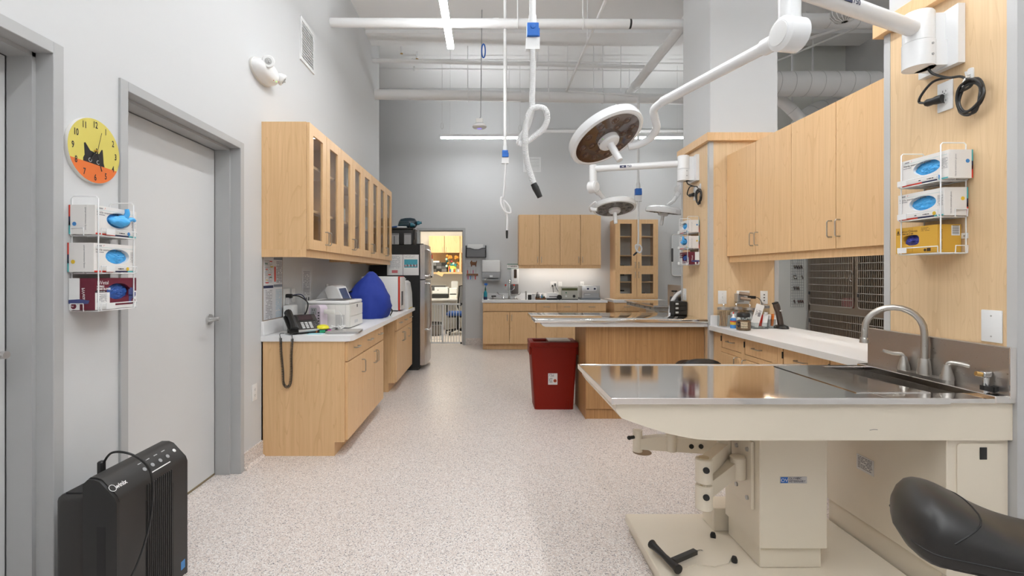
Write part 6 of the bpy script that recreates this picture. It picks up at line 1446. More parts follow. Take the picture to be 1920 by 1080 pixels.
# apron body
cv = [(.478, tz-.045), (.50, tz-.075)]+[(.50+.36*t, tz-.075-.083*math.sin(t*PI/2)) for t in [i/10 for i in range(1, 11)]]
poly = [(.478, tz-.0185), (tx1, tz-.0185), (tx1, tz-.158)]+list(reversed(cv))
part(r, 'apron', B().prism(poly, 'y', ty0+.012, ty1-.02), CREAM) if False else None
b = B(); b.prism(poly, 'y', ty0+.012, ty0+.022); b.prism(poly, 'y', ty1-.03, ty1-.02); b.box(.478, ty0+.022, tz-.045, .488, ty1-.03, tz-.0185)
part(r, 'apron', b, CREAM)
b = B()
for k in range(len(cv)-1):
    a, c = cv[k], cv[k+1]; b.quad((a[0], ty0+.02, a[1]), (c[0], ty0+.02, c[1]), (c[0], ty1-.025, c[1]), (a[0], ty1-.025, a[1]))
b.quad((cv[-1][0], ty0+.02, tz-.158), (1.50, ty0+.02, tz-.158), (1.50, ty1-.025, tz-.158), (cv[-1][0], ty1-.025, tz-.158))
part(r, 'apron_underside', b, CREAM)
part(r, 'column', B().box(1.142, 2.03, .165, 1.426, 2.33, tz-.159, .004), CREAM); part(r, 'column_foot', B().box(1.15, 2.046, .0775, 1.41, 2.314, .166, .003), CREAM)
part(r, 'motor_box', B().box(1.09, 2.335, .0775, 1.30, 2.46, .19, .003), CREAM)
part(r, 'platform', B().box(.711, 1.62, .036, 1.73, 2.51, .077, .004), CREAM); part(r, 'platform_skirt', B().box(.727, 1.65, 0, 1.72, 2.49, .036), CREAM)
bd = part(r, 'badge', B().box(1.226, 2.0285, .442, 1.338, 2.0305, .470), SILV)
part(bd, 'badge_square', B().box(1.228, 2.0278, .444, 1.258, 2.0284, .468), BLUEB); lettering(bd, 'OV', .021, PAPER, (1.243, 2.0275, .4485), (1, 0, 0), (0, 0, 1)); lettering(bd, 'OLYMPIC', .0135, NAVY, (1.262, 2.0278, .4585), (1, 0, 0), (0, 0, 1), 'LEFT', sx=.95); lettering(bd, 'VETERINARY', .0135, NAVY, (1.262, 2.0278, .4465), (1, 0, 0), (0, 0, 1), 'LEFT', sx=.9)
# right side cabinet
part(r, 'side_cabinet', B().box(1.732, 1.826, .178, 1.965, 2.477, tz-.159, .002), CREAM); part(r, 'cabinet_plinth', B().box(1.745, 1.86, .0, 1.96, 2.475, .1775), CREAM)
dr = part(r, 'cabinet_door', B().prism(rpoly(1.768, .215, 1.945, .682, .012), 'y', 1.8215, 1.8255), CREAM)
part(dr, 'latch', B().box(1.851, 1.8185, .622, 1.878, 1.8214, .668, .001), BLK)
ls = part(r, 'warning_label', B().box(1.7305, 2.17, .41, 1.7318, 2.27, .48), PAPER); lines(ls, (1.7305, 2.262, .474), (0, -1, 0), (0, 0, 1), 8, .084, .056, GINK, seed=91)
part(r, 'scuff_mark', B().tube([(1.43, ty0+.0118, .735), (1.445, ty0+.0118, .738), (1.46, ty0+.0118, .737)], .0008, 4), DGPL)
# articulated support arm
br = part(r, 'arm_bracket', B().box(1.128, 2.07, .31, 1.1415, 2.27, .60, .003), CREAM)
for yy, zz in ((2.10, .56), (2.10, .35), (2.245, .57), (2.19, .545), (2.19, .37)): part(br, 'bolt', B().cyl((1.128, yy, zz), (1.121, yy, zz), .010, seg=8), SILV)
part(r, 'arm_socket', B().lathe([(.028, -.05), (.034, -.045), (.034, .045), (.028, .05)], (1.10, 2.13, .47), (0, 0, 1), 20), CREAM)
part(r, 'lower_link', B().obox((.99, 2.07, .445), Vector((1.10-.893, 2.15-2.0, .04)), Vector((-.15, .207, 0)), (0, 0, 1), .14, .022, .034), CREAM)
for zz in (.40, .51):
    j = part(r, 'joint_barrel', B().lathe([(.03, -.05), (.034, -.046), (.034, .046), (.03, .05)], (.893, 2.0, zz), (0, 0, 1), 20), CREAM)
    part(j, 'bush', B().lathe([(.02, .05), (.02, .054), (.008, .054)], (.893, 2.0, zz), (0, 0, 1), 16), mat('nylon', (.62, .5, .32), .5)); part(j, 'set_screw', B().cyl((.888, 1.968, zz+.012), (.886, 1.962, zz+.012), .013, seg=12), BLK)
part(r, 'upper_link', B().obox((.985, 2.10, .522), Vector((1.075-.893, 2.2-2.0, .0)), Vector((-.2, .182, 0)), (0, 0, 1), .13, .022, .034), CREAM)
part(r, 'pivot_post', B().cyl((1.075, 2.20, .47), (1.075, 2.20, .62), .03, seg=18), CREAM)
part(r, 'swing_arm', B().prism([(.71, .50), (1.07, .475), (1.07, .545), (.80, .56), (.71, .548)], 'y', 2.26, 2.30), CREAM)
for xx in (.95, .995): part(r, 'arm_plug', B().cyl((xx, 2.26, .515), (xx, 2.256, .515), .011, seg=12), BLK)
pp = part(r, 'end_post', B().cyl((.705, 2.28, .485), (.705, 2.28, .585), .022, seg=16), CREAM); part(r, 'end_post', B().cyl((.86, 2.27, .49), (.86, 2.27, .57), .024, seg=16), CREAM)
part(pp, 'thumb_screw', B().cyl((.685, 2.27, .555), (.665, 2.262, .555), .008, seg=10).ball((.66, 2.26, .555), .010, 10, 8), BLK)
# foot pedal
def px_floor(u, v, z): d = (EYE-z)*F/(v-VY); return Vector(((u-VX)*d/F, d, z))
z = .0775
pd = part(r, 'pedal_plate', B().prism([tuple(px_floor(u, v, z)[:2]) for u, v in ((1219, 1027), (1262, 1010), (1300, 1006), (1340, 1012), (1362, 1026), (1373, 1044), (1366, 1058), (1340, 1064), (1306, 1060), (1268, 1070))], 'z', z, z+.006), CREAM)
a = px_floor(1222, 1020, z+.035); c = px_floor(1272, 1068, z+.03)
part(pd, 'pedal_bar', B().tube([a.lerp(c, t) for t in (0, .1, .5, .9, 1)], .015, 12, rfun=lambda t: .012+.008*abs(2*t-1)), BLK)
a = px_floor(1262, 1052, z+.03); c = px_floor(1304, 1034, z+.03); part(pd, 'pedal_lever', B().obox((a+c)/2, (c-a), Vector((-(c-a).y, (c-a).x, 0)), (0, 0, 1), (c-a).length/2, .011, .009), BLK)
part(pd, 'pedal_rod', B().tube([c, px_floor(1312, 1032, z+.02), px_floor(1318, 1033, z+.004)], .004, 6), CHROME); part(pd, 'pedal_flange', B().box(*(px_floor(1219, 1030, z+.004)-Vector((0, .002, 0)))[:3], *(px_floor(1222, 1024, z+.03)))[:0] if False else B().quad(px_floor(1219, 1027, z+.003), px_floor(1268, 1071, z+.003), px_floor(1274, 1066, z+.03), px_floor(1225, 1022, z+.03)), CREAM)
for u, v in ((1337, 1008), (1377, 1054)): q = px_floor(u, v, z); part(r, 'rubber_stop', B().lathe([(.012, 0), (.013, .012), (.009, .024), (.004, .026)], q, seg=12), BLK)
for u, v in ((1267, 1028), (1292, 1048)): q = px_floor(u, v, z+.004); part(pd, 'bolt_hole', B().cyl(q, q+Vector((0, 0, .001)), .006, seg=10), BLK)
# ---- faucet
fx = 1.922; zf = tz+.010
fa = thing('faucet', 'brushed nickel gooseneck faucet with two lever handles on the wet table', 'faucet', (fx, 2.13, zf))
part(fa, 'deck_plate', B().prism(rpoly(fx-.028, 2.00, fx+.022, 2.26, .024, 5), 'z', zf, zf+.014), NICKEL)
part(fa, 'spout_base', B().lathe([(.027, .012), (.026, .03), (.021, .075), (.019, .082)], (fx, 2.13, zf), seg=20), NICKEL)
hh = .20; R0 = .105
pts = [(fx, 2.13, zf+.07), (fx, 2.13, zf+.12), (fx, 2.13, zf+hh)]+[(fx-R0*.87*(1-math.cos(t)), 2.13+R0*.49*(1-math.cos(t)), zf+hh+R0*math.sin(t)) for t in [PI*i/12 for i in range(1, 12)]]+[(fx-R0*.87*2, 2.13+R0*.49*2, zf+hh-.005), (fx-R0*.87*2.02, 2.13+R0*.49*2.02, zf+hh-.05)]
sp = part(fa, 'spout', B().tube(pts, .0135, 14), NICKEL)
e = Vector(pts[-1]); part(sp, 'aerator', B().lathe([(.014, .012), (.017, .004), (.018, -.012), (.012, -.012)], e, seg=18), NICKEL)
for yy, s in ((2.235, 1), (2.025, -1)):
    h = part(fa, 'handle_base', B().lathe([(.025, .012), (.023, .03), (.015, .06), (.012, .075)], (fx, yy, zf), seg=18), NICKEL)
    dx, dy = (-.75, .5) if s > 0 else (.3, -.85)
    part(h, 'lever', B().tube(catmull([(fx, yy, zf+.068), (fx+dx*.012, yy+dy*.012, zf+.085), (fx+dx*.045, yy+dy*.045, zf+.086), (fx+dx*.085, yy+dy*.085, zf+.096 if s > 0 else zf+.082)], 5), .008, 10, rfun=lambda t: .010-.003*t), NICKEL)
v = thing('spray_valve', 'small chrome hose valve with black wing knob at the sink corner', 'valve', (1.93, 1.865, tz)); c = Vector((1.925, 1.87, tz+.010))
part(v, 'stem', B().cyl(c, c+Vector((0, 0, .055)), .011), CHROME); part(v, 'head', B().box(c.x-.016, c.y-.012, c.z+.055, c.x+.016, c.y+.012, c.z+.078, .004), CHROME); part(v, 'brass_outlet', B().cyl(c+Vector((-.016, .0, .067)), c+Vector((-.034, .005, .07)), .009), MATS['brass'])
for s in (-1, 1): part(v, 'wing', B().prism([(c.x+s*.002, c.z+.004), (c.x+s*.036, c.z+.012), (c.x+s*.036, c.z+.03), (c.x+s*.002, c.z+.024)], 'y', c.y-.03, c.y-.012), BLK)
# ================================================================= saddle stools
def saddle(loc, rz, label, lift=0.0):
    r = thing('saddle_stool', label, 'stool', (loc[0], loc[1], 0), rz, 'black saddle stools')
    zs = loc[2]; n = 26; m = 28; b = B(); rings = []; bot = B(); br_ = []
    for k in range(n+1):
        s = k/n; x = -.205+.43*s
        hump = .084*math.exp(-((s-.17)/.29)**2)+.03*math.exp(-((s-1.0)/.2)**2)
        edge_z = .015+.03*s*0
        wd = .175*(1-.55*max(0, (s-.45)/.55)**1.3)
        endr = min(1, math.sqrt(max(0, 1-(1-min(1, s/.16))**2))) if s < .16 else (min(1, math.sqrt(max(0, 1-((s-.86)/.14)**2))) if s > .86 else 1)
        top = []
        for i in range(m):
            a = 2*PI*i/m; c_, s_ = math.cos(a), math.sin(a)
            y = math.copysign(abs(c_)**.8, c_)*wd*max(endr, .03)
            if s_ >= 0: z = (.036+hump)*max(endr, .0)*(s_**.75)*(1-.0*c_*c_)
            else: z = -.055*max(endr, .12)*(abs(s_)**.6)
            top.append(b.bm.verts.new((x, y, zs+z)))
        rings.append(top)
    SEAM = []
    for i in range(1, m//2):
        f_ = n*(.10+.30*math.sin(PI*i/(m//2))**.7); k0 = int(f_); q_ = rings[k0][i].co.lerp(rings[k0+1][i].co, f_-k0); SEAM.append((q_.x, q_.y*1.004, q_.z+.0008))
    b.skin(rings); L(r, 'seat', b, BLKV)
    L(r, 'stitched_seam', B().tube(SEAM, .0022, 5), BLKM)
    # seams
    pts = []
    for k in range(1, n):
        v = rings  # seam around the widest line
    s1 = []
    for side in (1, -1):
        rng = range(1, n) if side == 1 else range(n-1, 0, -1)
        for k in rng:
            s = k/n; x = -.205+.43*s; wd = .175*(1-.55*max(0, (s-.45)/.55)**1.3)
            endr = min(1, math.sqrt(max(0, 1-(1-min(1, s/.16))**2))) if s < .16 else (min(1, math.sqrt(max(0, 1-((s-.86)/.14)**2))) if s > .86 else 1)
            s1.append((x, side*wd*endr*1.003, zs+.001))
    L(r, 'seam_piping', B().tube(s1, .0022, 5, closed=True), BLKM)
    L(r, 'seat_plate', B().box(-.1, -.08, zs-.075, .12, .08, zs-.052, .008), BLK)
    L(r, 'gas_lift', B().cyl((.03, 0, zs-.17), (.03, 0, zs-.07), .016), CHROME); L(r, 'lift_sleeve', B().cyl((.03, 0, .12), (.03, 0, zs-.12), .026), BLK)
    L(r, 'lever', B().tube([(.08, -.02, zs-.07), (.11, -.05, zs-.11), (.13, -.09, zs-.17)], .006, 6), BLK)
    for k in range(5):
        a = 2*PI*k/5+.2; e = (.03+math.cos(a)*.27, math.sin(a)*.27, .075)
        lg = L(r, 'base_leg', B().tube([(.03, 0, .14), e], .02, 8, rfun=lambda t: .026-.010*t), BLK)
        L(lg, 'caster', B().cyl((e[0]-.014, e[1], .03), (e[0]+.014, e[1], .03), .03, seg=14).cyl((e[0], e[1], .03), (e[0], e[1], .075), .007, seg=8), BLKM)
saddle((1.375, 1.33, .592), math.radians(-28), 'black vinyl saddle stool at the corner of the cream wet table')
saddle((1.725, 4.02, .52), math.radians(90), 'black saddle stool tucked between the wet table and the oak island')
# ================================================================= surgical lights
def exam_light(hub, post, joint_z, elbow, head, nrm, label, gim, brown=True, Rd=.225, cord=True, ly=1.0):
    r = thing('surgical_light', label, 'surgical light', (XP, hub[1], hub[2]-.2), 0, 'white swing-arm surgical lights')
    hx, hy, hz = hub
    if cord:
        b = B(); y0, y1 = hy-.09, hy+.095
        b.prism([(y0, hz-.175), (y1, hz-.175), (y1, hz+.055), (y0, hz+.07)], 'x', XP-.03, XP-.001); part(r, 'wall_plate', b, WENAM)
        part(r, 'wall_boss', B().prism([(XP-.03, hy-.045), (XP-.03, hy+.05), (hx+.02, hy+.045), (hx+.02, hy-.04)], 'z', hz-.165, hz-.06).prism([(XP-.03, hy-.035), (XP-.03, hy+.04), (hx+.02, hy+.035), (hx+.02, hy-.03)], 'z', hz-.06, hz+.06), WENAM)
        lb = part(r, 'hub_base', B().cyl((hx, hy, hz-.165), (hx, hy, hz-.057), .057, seg=28), WENAM)
        part(lb, 'screw', B().cyl((hx+.01, hy-.0565, hz-.08), (hx+.01, hy-.059, hz-.08), .005, seg=8), GPL); part(lb, 'screw', B().cyl((hx+.01, hy-.0565, hz-.125), (hx+.01, hy-.059, hz-.125), .005, seg=8), GPL)
        part(r, 'hub', B().lathe([(.055, -.055), (.055, .065), (.051, .072), (.03, .074)], (hx, hy, hz), seg=28), WENAM)
    h = Vector(hub); p_ = Vector((post[0], post[1], hz)); dv = (p_-h).normalized()
    arm = part(r, 'horizontal_arm', B().cyl(h+dv*.05, p_, .032, seg=20), WENAM)
    # printed label on the camera-facing side of the arm
    f_ = .38; lp = h.lerp(p_, 1-f_); side = Vector((0, 0, 1)).cross(dv).normalized()
    if side.y > 0: side = -side
    rgt = Vector((0, 0, 1)).cross(side)*-1
    if rgt.x < 0: rgt = -rgt
    upv = side.cross(rgt) if side.cross(rgt).z > 0 else rgt.cross(side)
    side2 = rgt.cross(Vector((0, 0, 1)))
    c = lp+side2*.0322
    pb = part(arm, 'label_block', B().obox(c-rgt*.032, rgt, (0, 0, 1), side2, .03, .012, .0012), NAVY)
    lettering(pb, 'MI', .02, PAPER, c-rgt*.032+side2*.0016-Vector((0, 0, .007)), rgt, (0, 0, 1)); lettering(arm, '750', .031, NAVY, c+side2*.001+rgt*.002-Vector((0, 0, .011)), rgt, (0, 0, 1), 'LEFT', bold=.0006)
    jz = joint_z; j = Vector((post[0], post[1], jz))
    part(r, 'drop_post', B().lathe([(.037, jz+.03-hz), (.037, .035), (.03, .042)], (post[0], post[1], hz), seg=24), WENAM)
    e = Vector(elbow[0]); d2 = (e-j).normalized(); ax = Vector((0, 0, 1)).cross(d2).normalized()
    jj = part(r, 'spring_joint', B().lathe([(.045, -.046), (.06, -.036), (.06, .036), (.045, .046)], j, ax, 28), WENAM)
    part(jj, 'joint_cap', B().lathe([(.042, .046), (.042, .049), (.03, .050)], j, ax if ax.y < 0 else -ax, 24), WPL)
    part(r, 'spring_arm', B().tube([j+d2*.05, j+d2*.12, j+d2*.121, e-d2*.02, e], .025, 16, rfun=lambda t: .031 if t < .3 else .0245), WENAM)
    part(r, 'yoke', B().tube(catmull(elbow, 8), .021, 14), WENAM)
    c = Vector(head); n = Vector(nrm).normalized()
    hd = part(r, 'lamp_head', B().lathe([(Rd*.35, -.075), (Rd*.8, -.06), (Rd*.98, -.035), (Rd, -.005), (Rd*.985, .012), (Rd*.92, .018), (Rd*.875, .014)], c, n, 56), WENAM)
    if gim:
        a = n.cross(Vector((0, 1, 0))).normalized(); 
        part(r, 'handle_rail', B().tube([c+(a*math.cos(t)+n.cross(a)*math.sin(t))*Rd*1.12-n*.02 for t in [math.radians(q) for q in range(gim[0], gim[1]+1, 10)]], .012, 10), WENAM)
    ln = part(hd, 'lens', B().lathe([(Rd*.88, .012), (Rd*.872, .015), (.01, .0152)], c, n, 56), LENS if brown else LENSG)
    u = n.orthogonal().normalized(); w_ = n.cross(u); m_ = mat('led_cup', (.11, .06, .04), .18, coat=.5) if brown else LENSG
    for rad, cnt in ((.68, 11), (.43, 6)):
        for k in range(cnt):
            t = 2*PI*k/cnt+rad*2; q = c+(u*math.cos(t)+w_*math.sin(t))*Rd*rad+n*.0155
            part(ln, 'led_cup', B().tube([q+(u*math.cos(s_)+w_*math.sin(s_))*.021 for s_ in [2*PI*i/16 for i in range(16)]], .0022, 5, closed=True).lathe([(.013, 0), (.012, .003), (.004, .0045)], q, n, 12), m_)
    ct = part(hd, 'control_hub', B().lathe([(.062, .015), (.062, .04), (.055, .05), (.03, .055)], c, n, 32), WENAM)
    for k in range(4):
        t = math.radians(35*k); q = c+(u*math.cos(t)+w_*math.sin(t))*.0622+n*.03; part(ct, 'button', B().ball(q, .004, 8, 6), NAVY if k else mat('green_dot', (.4, .8, .3), .4))
    part(hd, 'grip_handle', B().lathe([(.024, .05), (.021, .065), (.0195, .16), (.018, .172), (.008, .173)], c, n, 20), WENAM)
    return r
nh = P(1137, 258, 2.8); vdir = nh-Vector((0, 0, EYE)); vdir.normalize(); rv = vdir.cross(Vector((0, 0, 1))).normalized(); uv = rv.cross(vdir)
n1 = -vdir*.50+(rv*.5-uv*.87)*.866
exam_light((1.856, 2.085, 2.37), (1.094, 1.756), 2.19, [P(1243, 190, 2.58), P(1226, 205, 2.64), P(1228, 222, 2.68), P(1231, 240, 2.72), P(1220, 258, 2.78), P(1200, 270, 2.82), P(1178, 275, 2.84)], nh, n1, 'large surgical lamp with a brown lens on the front pillar arm', None)
exam_light((1.856, 4.595, 2.37), (1.05, 4.83), 2.19, [P(1137, 376, 5.02), P(1134, 378, 5.06), P(1122, 381, 5.1), P(1112, 386, 5.1), P(1111, 392, 5.08), P(1120, 393, 5.05)], P(1152, 390, 5.1), (0.02, -.25, -.97), 'surgical lamp with a grey lens on the rear pillar arm', (150, 210), False)
exam_light((2.75, 6.5, 2.55), (2.50, 6.3), 2.42, [P(1262, 378, 6.25), P(1256, 382, 6.22), P(1250, 386, 6.2)], P(1244, 397, 6.15), (-.12, .12, -.97), 'surgical lamp seen edge-on near the rear exam table', None, False, cord=False)
part(bpy.data.objects['surgical_light.002'], 'ceiling_column', B().cyl((2.75, 6.5, 2.50), (2.75, 6.5, HC), .05, seg=18), WENAM)
# power cords for the two pillar lights
def lamp_cord(dy, label, olabel):
    hy = 2.085+dy; R_ = random.Random(5)
    o = thing('coiled_power_cord', label, 'power cord', (XP, 1.96+dy, 2.0))
    pts = [(1.88, hy-.02, 2.20), (1.885, hy-.035, 2.17), (1.93, hy-.055, 2.145), (1.945, hy-.10, 2.13), (1.945, hy-.14, 2.08)]
    cy, cz = hy-.135, 2.055
    for k in range(26):
        t = k/26*2*PI*4.2+.6; rr_ = .062+.012*R_.uniform(-1, 1); pts.append((1.952-.018*R_.random(), cy+math.cos(t)*rr_*.85, cz-.02+math.sin(t)*rr_))
    part(o, 'cable', B().tube(catmull(pts, 5), .0052, 7), BLK)
    pts = [(1.93, hy-.055, 2.145), (1.92, hy+.0, 2.15), (1.92, hy+.05, 2.12), (1.925, hy+.075, 2.09), (1.93, hy+.05, 2.075)]
    part(o, 'plug_lead', B().tube(catmull(pts, 6), .0052, 7), BLK)
    part(o, 'plug', B().lathe([(.012, 0), (.017, .01), (.015, .03), (.019, .045), (.019, .065)], (1.935, hy+.055, 2.075), (.3, -1, 0), 12), BLK)
    part(o, 'strap', B().tube(catmull([(1.962, hy-.115, 2.125), (1.948, hy-.115, 2.12), (1.938, hy-.112, 2.095), (1.945, hy-.11, 2.08), (1.962, hy-.112, 2.09)], 4), .005, 6), WPL2)
    hk = solo('cord_hook', B().prism(rpoly(hy-.127, 2.10, hy-.103, 2.16, .008), 'x', XP-.006, XP-.0005).tube([(XP-.006, hy-.115, 2.135), (XP-.022, hy-.115, 2.13), (XP-.024, hy-.115, 2.145)], .004, 6), WPL, 'small white adhesive hook holding the ' + olabel + ' lamp cord', 'hook', None, (XP, hy-.115, 2.1))
    wall_plate((XP, hy-.005, 2.085), -PI/2, .07, .125, 'white duplex outlet below the ' + olabel + ' surgical lamp mount')
lamp_cord(0, 'coiled black lamp cord hanging on the front pillar', 'front pillar'); lamp_cord(2.51, 'coiled black lamp cord hanging on the rear pillar', 'rear pillar')
# ================================================================= ceiling services
def pipe(p0, p1, r_, label, cat='pipe', hang=(), top=HC, m=None, coup=()):
    p0 = Vector(p0); p1 = Vector(p1); r = thing('ceiling_pipe', label, cat, (p0+p1)/2, 0, 'painted pipes under the ceiling')
    part(r, 'pipe', B().cyl(p0, p1, r_, seg=20), m or PIPEW)
    ax = (p1-p0).normalized()
    for f in coup:
        q = p0.lerp(p1, f); part(r, 'coupling', B().cyl(q-ax*.03, q+ax*.03, r_*1.12, seg=20), m or PIPEW)
    for f in hang:
        q = p0.lerp(p1, f); h = part(r, 'hanger_rod', B().cyl((q.x, q.y, q.z+r_), (q.x, q.y, top), .006, seg=8), PIPEW)
        part(h, 'hanger_loop', B().tube([q+Vector((0, 0, 1))*(r_+.008)*math.cos(t)+ax.cross(Vector((0, 0, 1)))*(r_+.008)*math.sin(t) for t in [2*PI*i/16 for i in range(16)]], .005, 6, closed=True), PIPEW)
    return r
r = pipe((XL, 5.056, 3.95), (2.9, 5.056, 3.93), .047, 'thick white pipe crossing the room nearest the long pendant', hang=(.43, .58), coup=(.38,))
part(r, 'black_band', B().cyl((1.475, 5.056, 3.936), (1.495, 5.056, 3.936), .0485, seg=20), BLK)
pipe((XL, 6.88, 4.36), (2.3, 7.12, 4.37), .03, 'thin grey-white pipe just behind the ceiling beam', hang=(.28, .6), top=HC2)
pipe((XL, 7.02, 3.93), (3.75, 7.25, 3.93), .073, 'widest white pipe crossing in front of the back wall', hang=(.25, .47, .62), top=HC2, coup=(.40,))
pipe((2.19, 5.2, 4.12), (2.19, YB, 4.12), .06, 'white pipe running lengthwise over the rear pillar', hang=(.6,), top=HC, coup=(.52,))
pipe((.9, 8.9, 3.95), (3.75, 8.9, 3.95), .03, 'slim white pipe along the back wall above the vent')
for z, y, lab in ((4.72, 7.7, 'upper thin conduit under the rear ceiling'), (4.66, 7.85, 'lower thin conduit under the rear ceiling')):
    r = thing('ceiling_conduit', lab, 'conduit', (0, y, z), 0, 'thin ceiling conduits'); part(r, 'tube', B().cyl((-1.9, y, z), (3.75, y, z-.05), .012, seg=8), PIPEW)
    for x in (-1.2, .3, 1.8): part(r, 'clamp', B().box(x-.012, y-.016, z-.04, x+.012, y+.016, z+.03), PIPEW)
r = thing('gas_line', 'thin white gas line running along the ceiling to the rear drop', 'gas pipe', (1.151, 6, 4.0))
part(r, 'line', B().tube([(1.151, 2.6, 4.0), (1.151, 7.08, 4.0), (1.17, 7.1, 4.0), (2.18, 7.1, 3.94), (2.205, 7.1, 3.92), (2.205, 7.1, 2.662)], .016, 10), PIPEW)
for q in ((1.151, 5.6), (1.151, 7.0), (1.55, 7.1), (1.95, 7.1)): part(r, 'hanger_rod', B().cyl((q[0], q[1], 4.0), (q[0], q[1], HC if q[1] < 6.4 else HC2), .006, seg=6), PIPEW)
# ---- scavenging hose drops
def hose_drop(x, d, ztop, zbox, s, bw, label, path, nozzle, rh, n, small=False):
    r = thing('hose_drop', label, 'hose', (x, d, zbox), 0, 'ceiling hose drops with blue boxes')
    part(r, 'drop_pipe', B().cyl((x, d, zbox+bw*1.1), (x, d, ztop), bw*.28, seg=14), WPL); part(r, 'pipe_sleeve', B().cyl((x, d, zbox+bw*1.1), (x, d, zbox+bw*1.9), bw*.34, seg=14), WPL)
    bb = part(r, 'blue_box', B().box(x-bw*.5, d-bw*.45, zbox, x+bw*.5, d+bw*.45, zbox+bw*1.12, bw*.03), BLUEB)
    part(bb, 'round_knob', B().lathe([(bw*.2, 0), (bw*.2, .003), (bw*.15, .004)], (x, d-bw*.45, zbox+bw*.78), (0, -1, 0), 18), BLUEB); part(bb, 'side_tab', B().box(x+bw*.5, d-bw*.2, zbox+bw*.1, x+bw*.6, d+bw*.2, zbox+bw*.75), BLUEB)
    part(r, 'white_plate', B().prism([(x-bw*.6, zbox-bw*1.05), (x+bw*.6, zbox-bw*1.05), (x+bw*.62, zbox-.001), (x-bw*.55, zbox-.001)], 'y', d-bw*.2, d+bw*.35), WPL)
    part(r, 'hose', corr(path, rh, n, .10), HOSE)
    a, c = nozzle; part(r, 'nozzle', B().tube([a, a.lerp(c, .12), a.lerp(c, .3), c], rh, 14, rfun=lambda t: rh*(1.15 if t < .4 else 1.25 if t < .7 else .95)), BLK)
    return r
def Q(u, v, d, dd=0): return P(900+u/4.5, 180+v/4.5, d+dd)
d = 2.6; x = (998.5-VX)*d/F
zb = EYE-(71-VY)*d/F
path = [P(999, 93, d), P(999, 140, d), Q(440, 0, d), Q(437, 110, d), Q(405, 250, d, -.01), Q(345, 350, d, -.02), Q(332, 395, d, -.03), Q(375, 395, d, -.035), Q(450, 345, d, -.03), Q(535, 275, d, -.02), Q(568, 190, d, -.02), Q(548, 115, d, -.03), Q(490, 95, d, -.035), Q(430, 120, d, -.04), Q(392, 220, d, -.04), Q(382, 340, d, -.05), Q(383, 460, d, -.03), Q(400, 570, d), Q(435, 680, d), Q(455, 742, d)]
hose_drop(x, d, HC, zb, 1, .062, 'thick corrugated hose drop tied in a loose loop below a blue box', path, (Q(452, 740, d), Q(507, 855, d)), .0152, 420)
d = 5.1; x = (947-VX)*d/F; zb = EYE-(295-VY)*d/F
path = [Q(212, 545, d), Q(214, 620, d), Q(205, 760, d), Q(195, 850, d), Q(178, 860, d, -.02), Q(180, 920, d, -.03), Q(215, 975, d, -.02), Q(258, 985, d), Q(250, 940, d), Q(205, 885, d), Q(200, 920, d, .01), Q(225, 1000, d, .01), P(951, 415, d), P(950.5, 434, d)]
hose_drop(x, d, HC, zb, 1, .062, 'slim hose drop with a small blue box over the aisle', path, (P(950.5, 432, d), P(950.5, 447, d)), .0105, 260)
d = 7.1; x = 2.205; zb = EYE-(366-VY)*d/F
path = [P(1197, 373, d), P(1197, 420, d), P(1196.5, 455, d), P(1192, 460, d, ), P(1193, 468, d-.03), P(1200, 474, d-.04), P(1203, 466, d-.03), P(1198, 459, d), P(1195, 466, d+.01), P(1194, 473, d)]
hose_drop(x, d, 2.66, zb, 1, .085, 'rear hose drop with a blue box in front of the glass hutch', path, (P(1194, 473, d), P(1187.5, 479, d)), .012, 150)
# ---- sensor dome on a rod
d = 6.0; x = (899-VX)*d/F; zc = EYE-(238-VY)*d/F
r = thing('hanging_sensor', 'white disc sensor hanging on a thin rod with a blue cable loop', 'sensor', (x, d, zc))
part(r, 'disc', B().lathe([(.02, .05), (.05, .045), (.088, .015), (.09, 0), (.08, -.012), (.05, -.02)], (x, d, zc), seg=28), WPL); part(r, 'mount_box', B().box(x-.045, d-.03, zc+.045, x+.045, d+.03, zc+.10, .006), WPL2); part(r, 'violet_light', B().lathe([(.03, -.0205), (.03, -.023), (.005, -.0235)], (x, d, zc), seg=16), mat('violet', (.35, .3, .8), .4, emit=.6))
part(r, 'rod', B().tube([(x, d, zc+.10), (x+.015, d, zc+.13), (x+.03, d, HC)], .006, 6), GPL)
cc = EYE-(96-VY)*d/F; part(r, 'blue_cable', B().tube([(x+.05+math.cos(t)*.022, d-.01, cc+math.sin(t)*.085) for t in [2*PI*i/20 for i in range(20)]], .008, 6, closed=True), BLUEB)
# ---- sprinkler heads
for u, v, d, lab in ((753, 97, 6.9, 'small sprinkler head left of the pendant'), (782, 107, 6.95, 'small sprinkler head on the thin pipe beside the pendant')):
    q = P(u, v, d); r = thing('sprinkler_head', lab, 'sprinkler', q, 0, 'sprinkler heads'); part(r, 'body', B().cyl(q-Vector((0, 0, .02)), q+Vector((0, 0, .07)), .018), PIPEW); part(r, 'deflector', B().lathe([(.02, -.03), (.02, -.024), (.006, -.02)], q, seg=12), MATS['brass'])
# hanging cable hooks
for u0, v0, v1, d, lab in ((829, 110, 236, 7.9, 'thin cable with a small ring left of the sensor'), (975, 124, 240, 7.9, 'thin cable with a ring between the hose drops')):
    a = P(u0, v0, d); c = P(u0, v1, d); r = thing('hanging_ring', lab, 'cable', c, 0, 'suspension cables with rings'); part(r, 'cable', B().cyl(c+Vector((0, 0, .06)), (a.x, a.y, HC2), .003, seg=6), SILV); part(r, 'ring', B().tube([c+Vector((math.cos(t)*.02, 0, math.sin(t)*.05)) for t in [2*PI*i/14 for i in range(14)]], .004, 5, closed=True), SILV)
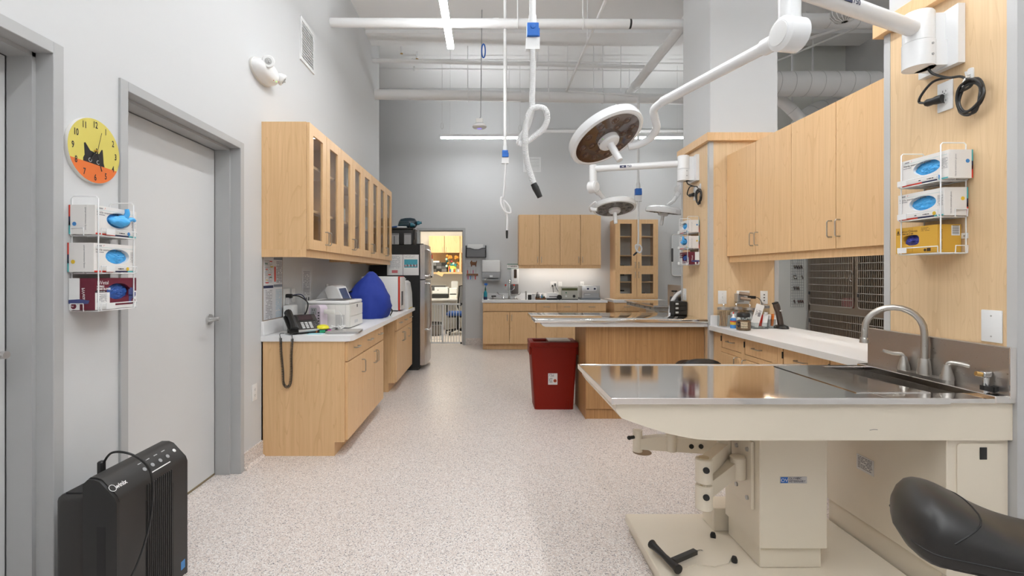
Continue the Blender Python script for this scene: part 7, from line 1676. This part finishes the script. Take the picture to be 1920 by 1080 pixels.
# ---- kennel ducts
def duct(pts, rad, label, seams):
    r = thing('air_duct', label, 'air duct', pts[0], 0, 'white spiral ducts over the kennel room'); path = catmull(pts, 10) if len(pts) > 2 else [Vector(p) for p in pts]
    part(r, 'duct', B().tube(path, rad, 28), PIPEW)
    qm = path[len(path)//2]; part(r, 'hanger_strap', B().box(qm.x-.012, qm.y-.002, qm.z, qm.x+.012, qm.y+.002, HC if qm.y < 6.45 else HC-.05), PIPEW)
    for k in range(seams):
        f = (k+.5)/seams*(len(path)-1); i = min(int(f), len(path)-2); q = path[i].lerp(path[i+1], f-i); t = (path[i+1]-path[i]).normalized(); u = t.orthogonal().normalized(); w_ = t.cross(u)
        part(r, 'seam', B().tube([q+(u*math.cos(a)+w_*math.sin(a))*(rad+.0005) for a in [2*PI*j/28 for j in range(28)]], .0035, 5, closed=True), LGPL)
duct([(3.3, 6.0, 3.68), (5.25, 6.0, 3.68)], .148, 'wide straight spiral duct high over the kennel cages', 11)
duct([(5.25, 6.66, 3.60), (4.8, 6.66, 3.60), (4.46, 6.64, 3.50), (4.26, 6.62, 3.25), (4.2, 6.6, 2.8)], .145, 'curved elbow duct under the wide straight duct', 9)
duct([(3.62, 6.33, 3.70), (3.85, 6.33, 3.58), (4.12, 6.33, 3.32), (4.4, 6.33, 3.0)], .07, 'slim slanting duct branch beside the elbow duct', 3)
duct([(3.3, 5.4, 4.15), (5.25, 5.4, 4.15)], .075, 'small straight duct just below the kennel ceiling', 6)
pipe((3.45, 6.7, 4.25), (5.2, 4.5, 4.25), .02, 'thin diagonal pipe over the kennel room', hang=(.3, .7))
pipe((3.5, 6.9, 4.1), (5.2, 5.0, 4.45), .012, 'thin slanting strut pipe beside the kennel duct hangers')
r = thing('high_bay_lamp', 'unlit ribbed glass high-bay lamp over the kennel room', 'lamp', (3.69, 5.0, 3.98)); c = Vector((3.69, 5.0, 3.93))
RG_ = mat('ribbed_glass', (.45, .45, .44), .15)
part(r, 'glass_dome', B().lathe([(.03, 0), (.09, .02), (.125, .07), (.13, .12)], c, seg=28, cap=False), RG_)
for k in range(18):
    a = 2*PI*k/18; part(r, 'glass_rib', B().tube([c+Vector((math.cos(a)*q, math.sin(a)*q, h)) for q, h in ((.03, -.002), (.092, .02), (.128, .07), (.133, .12))], .004, 5), WPL)
part(r, 'ballast', B().lathe([(.13, .12), (.07, .15), (.06, .26), (.02, .27)], c, seg=24), DGPL); part(r, 'stem', B().cyl(c+Vector((0, 0, .27)), (c.x, c.y, HC), .012), PIPEW)
# ---- floor drain
q = P(1204, 848, 1196.8/334)
c = Vector(((1204-VX)*(EYE*F/334)/F, EYE*F/334, 0))
r = thing('floor_drain', 'round brass floor drain behind the wet table', 'floor drain', c)
DR = mat('drain_brass', (.30, .24, .17), .4, .7)
part(r, 'ring', B().lathe([(.068, 0), (.068, .002), (.06, .003)], c, seg=28), DR); part(r, 'grate', B().lathe([(.058, .0005), (.058, .0025), (.004, .003)], c, seg=28), mat('drain_dark', (.13, .10, .07), .5, .5))
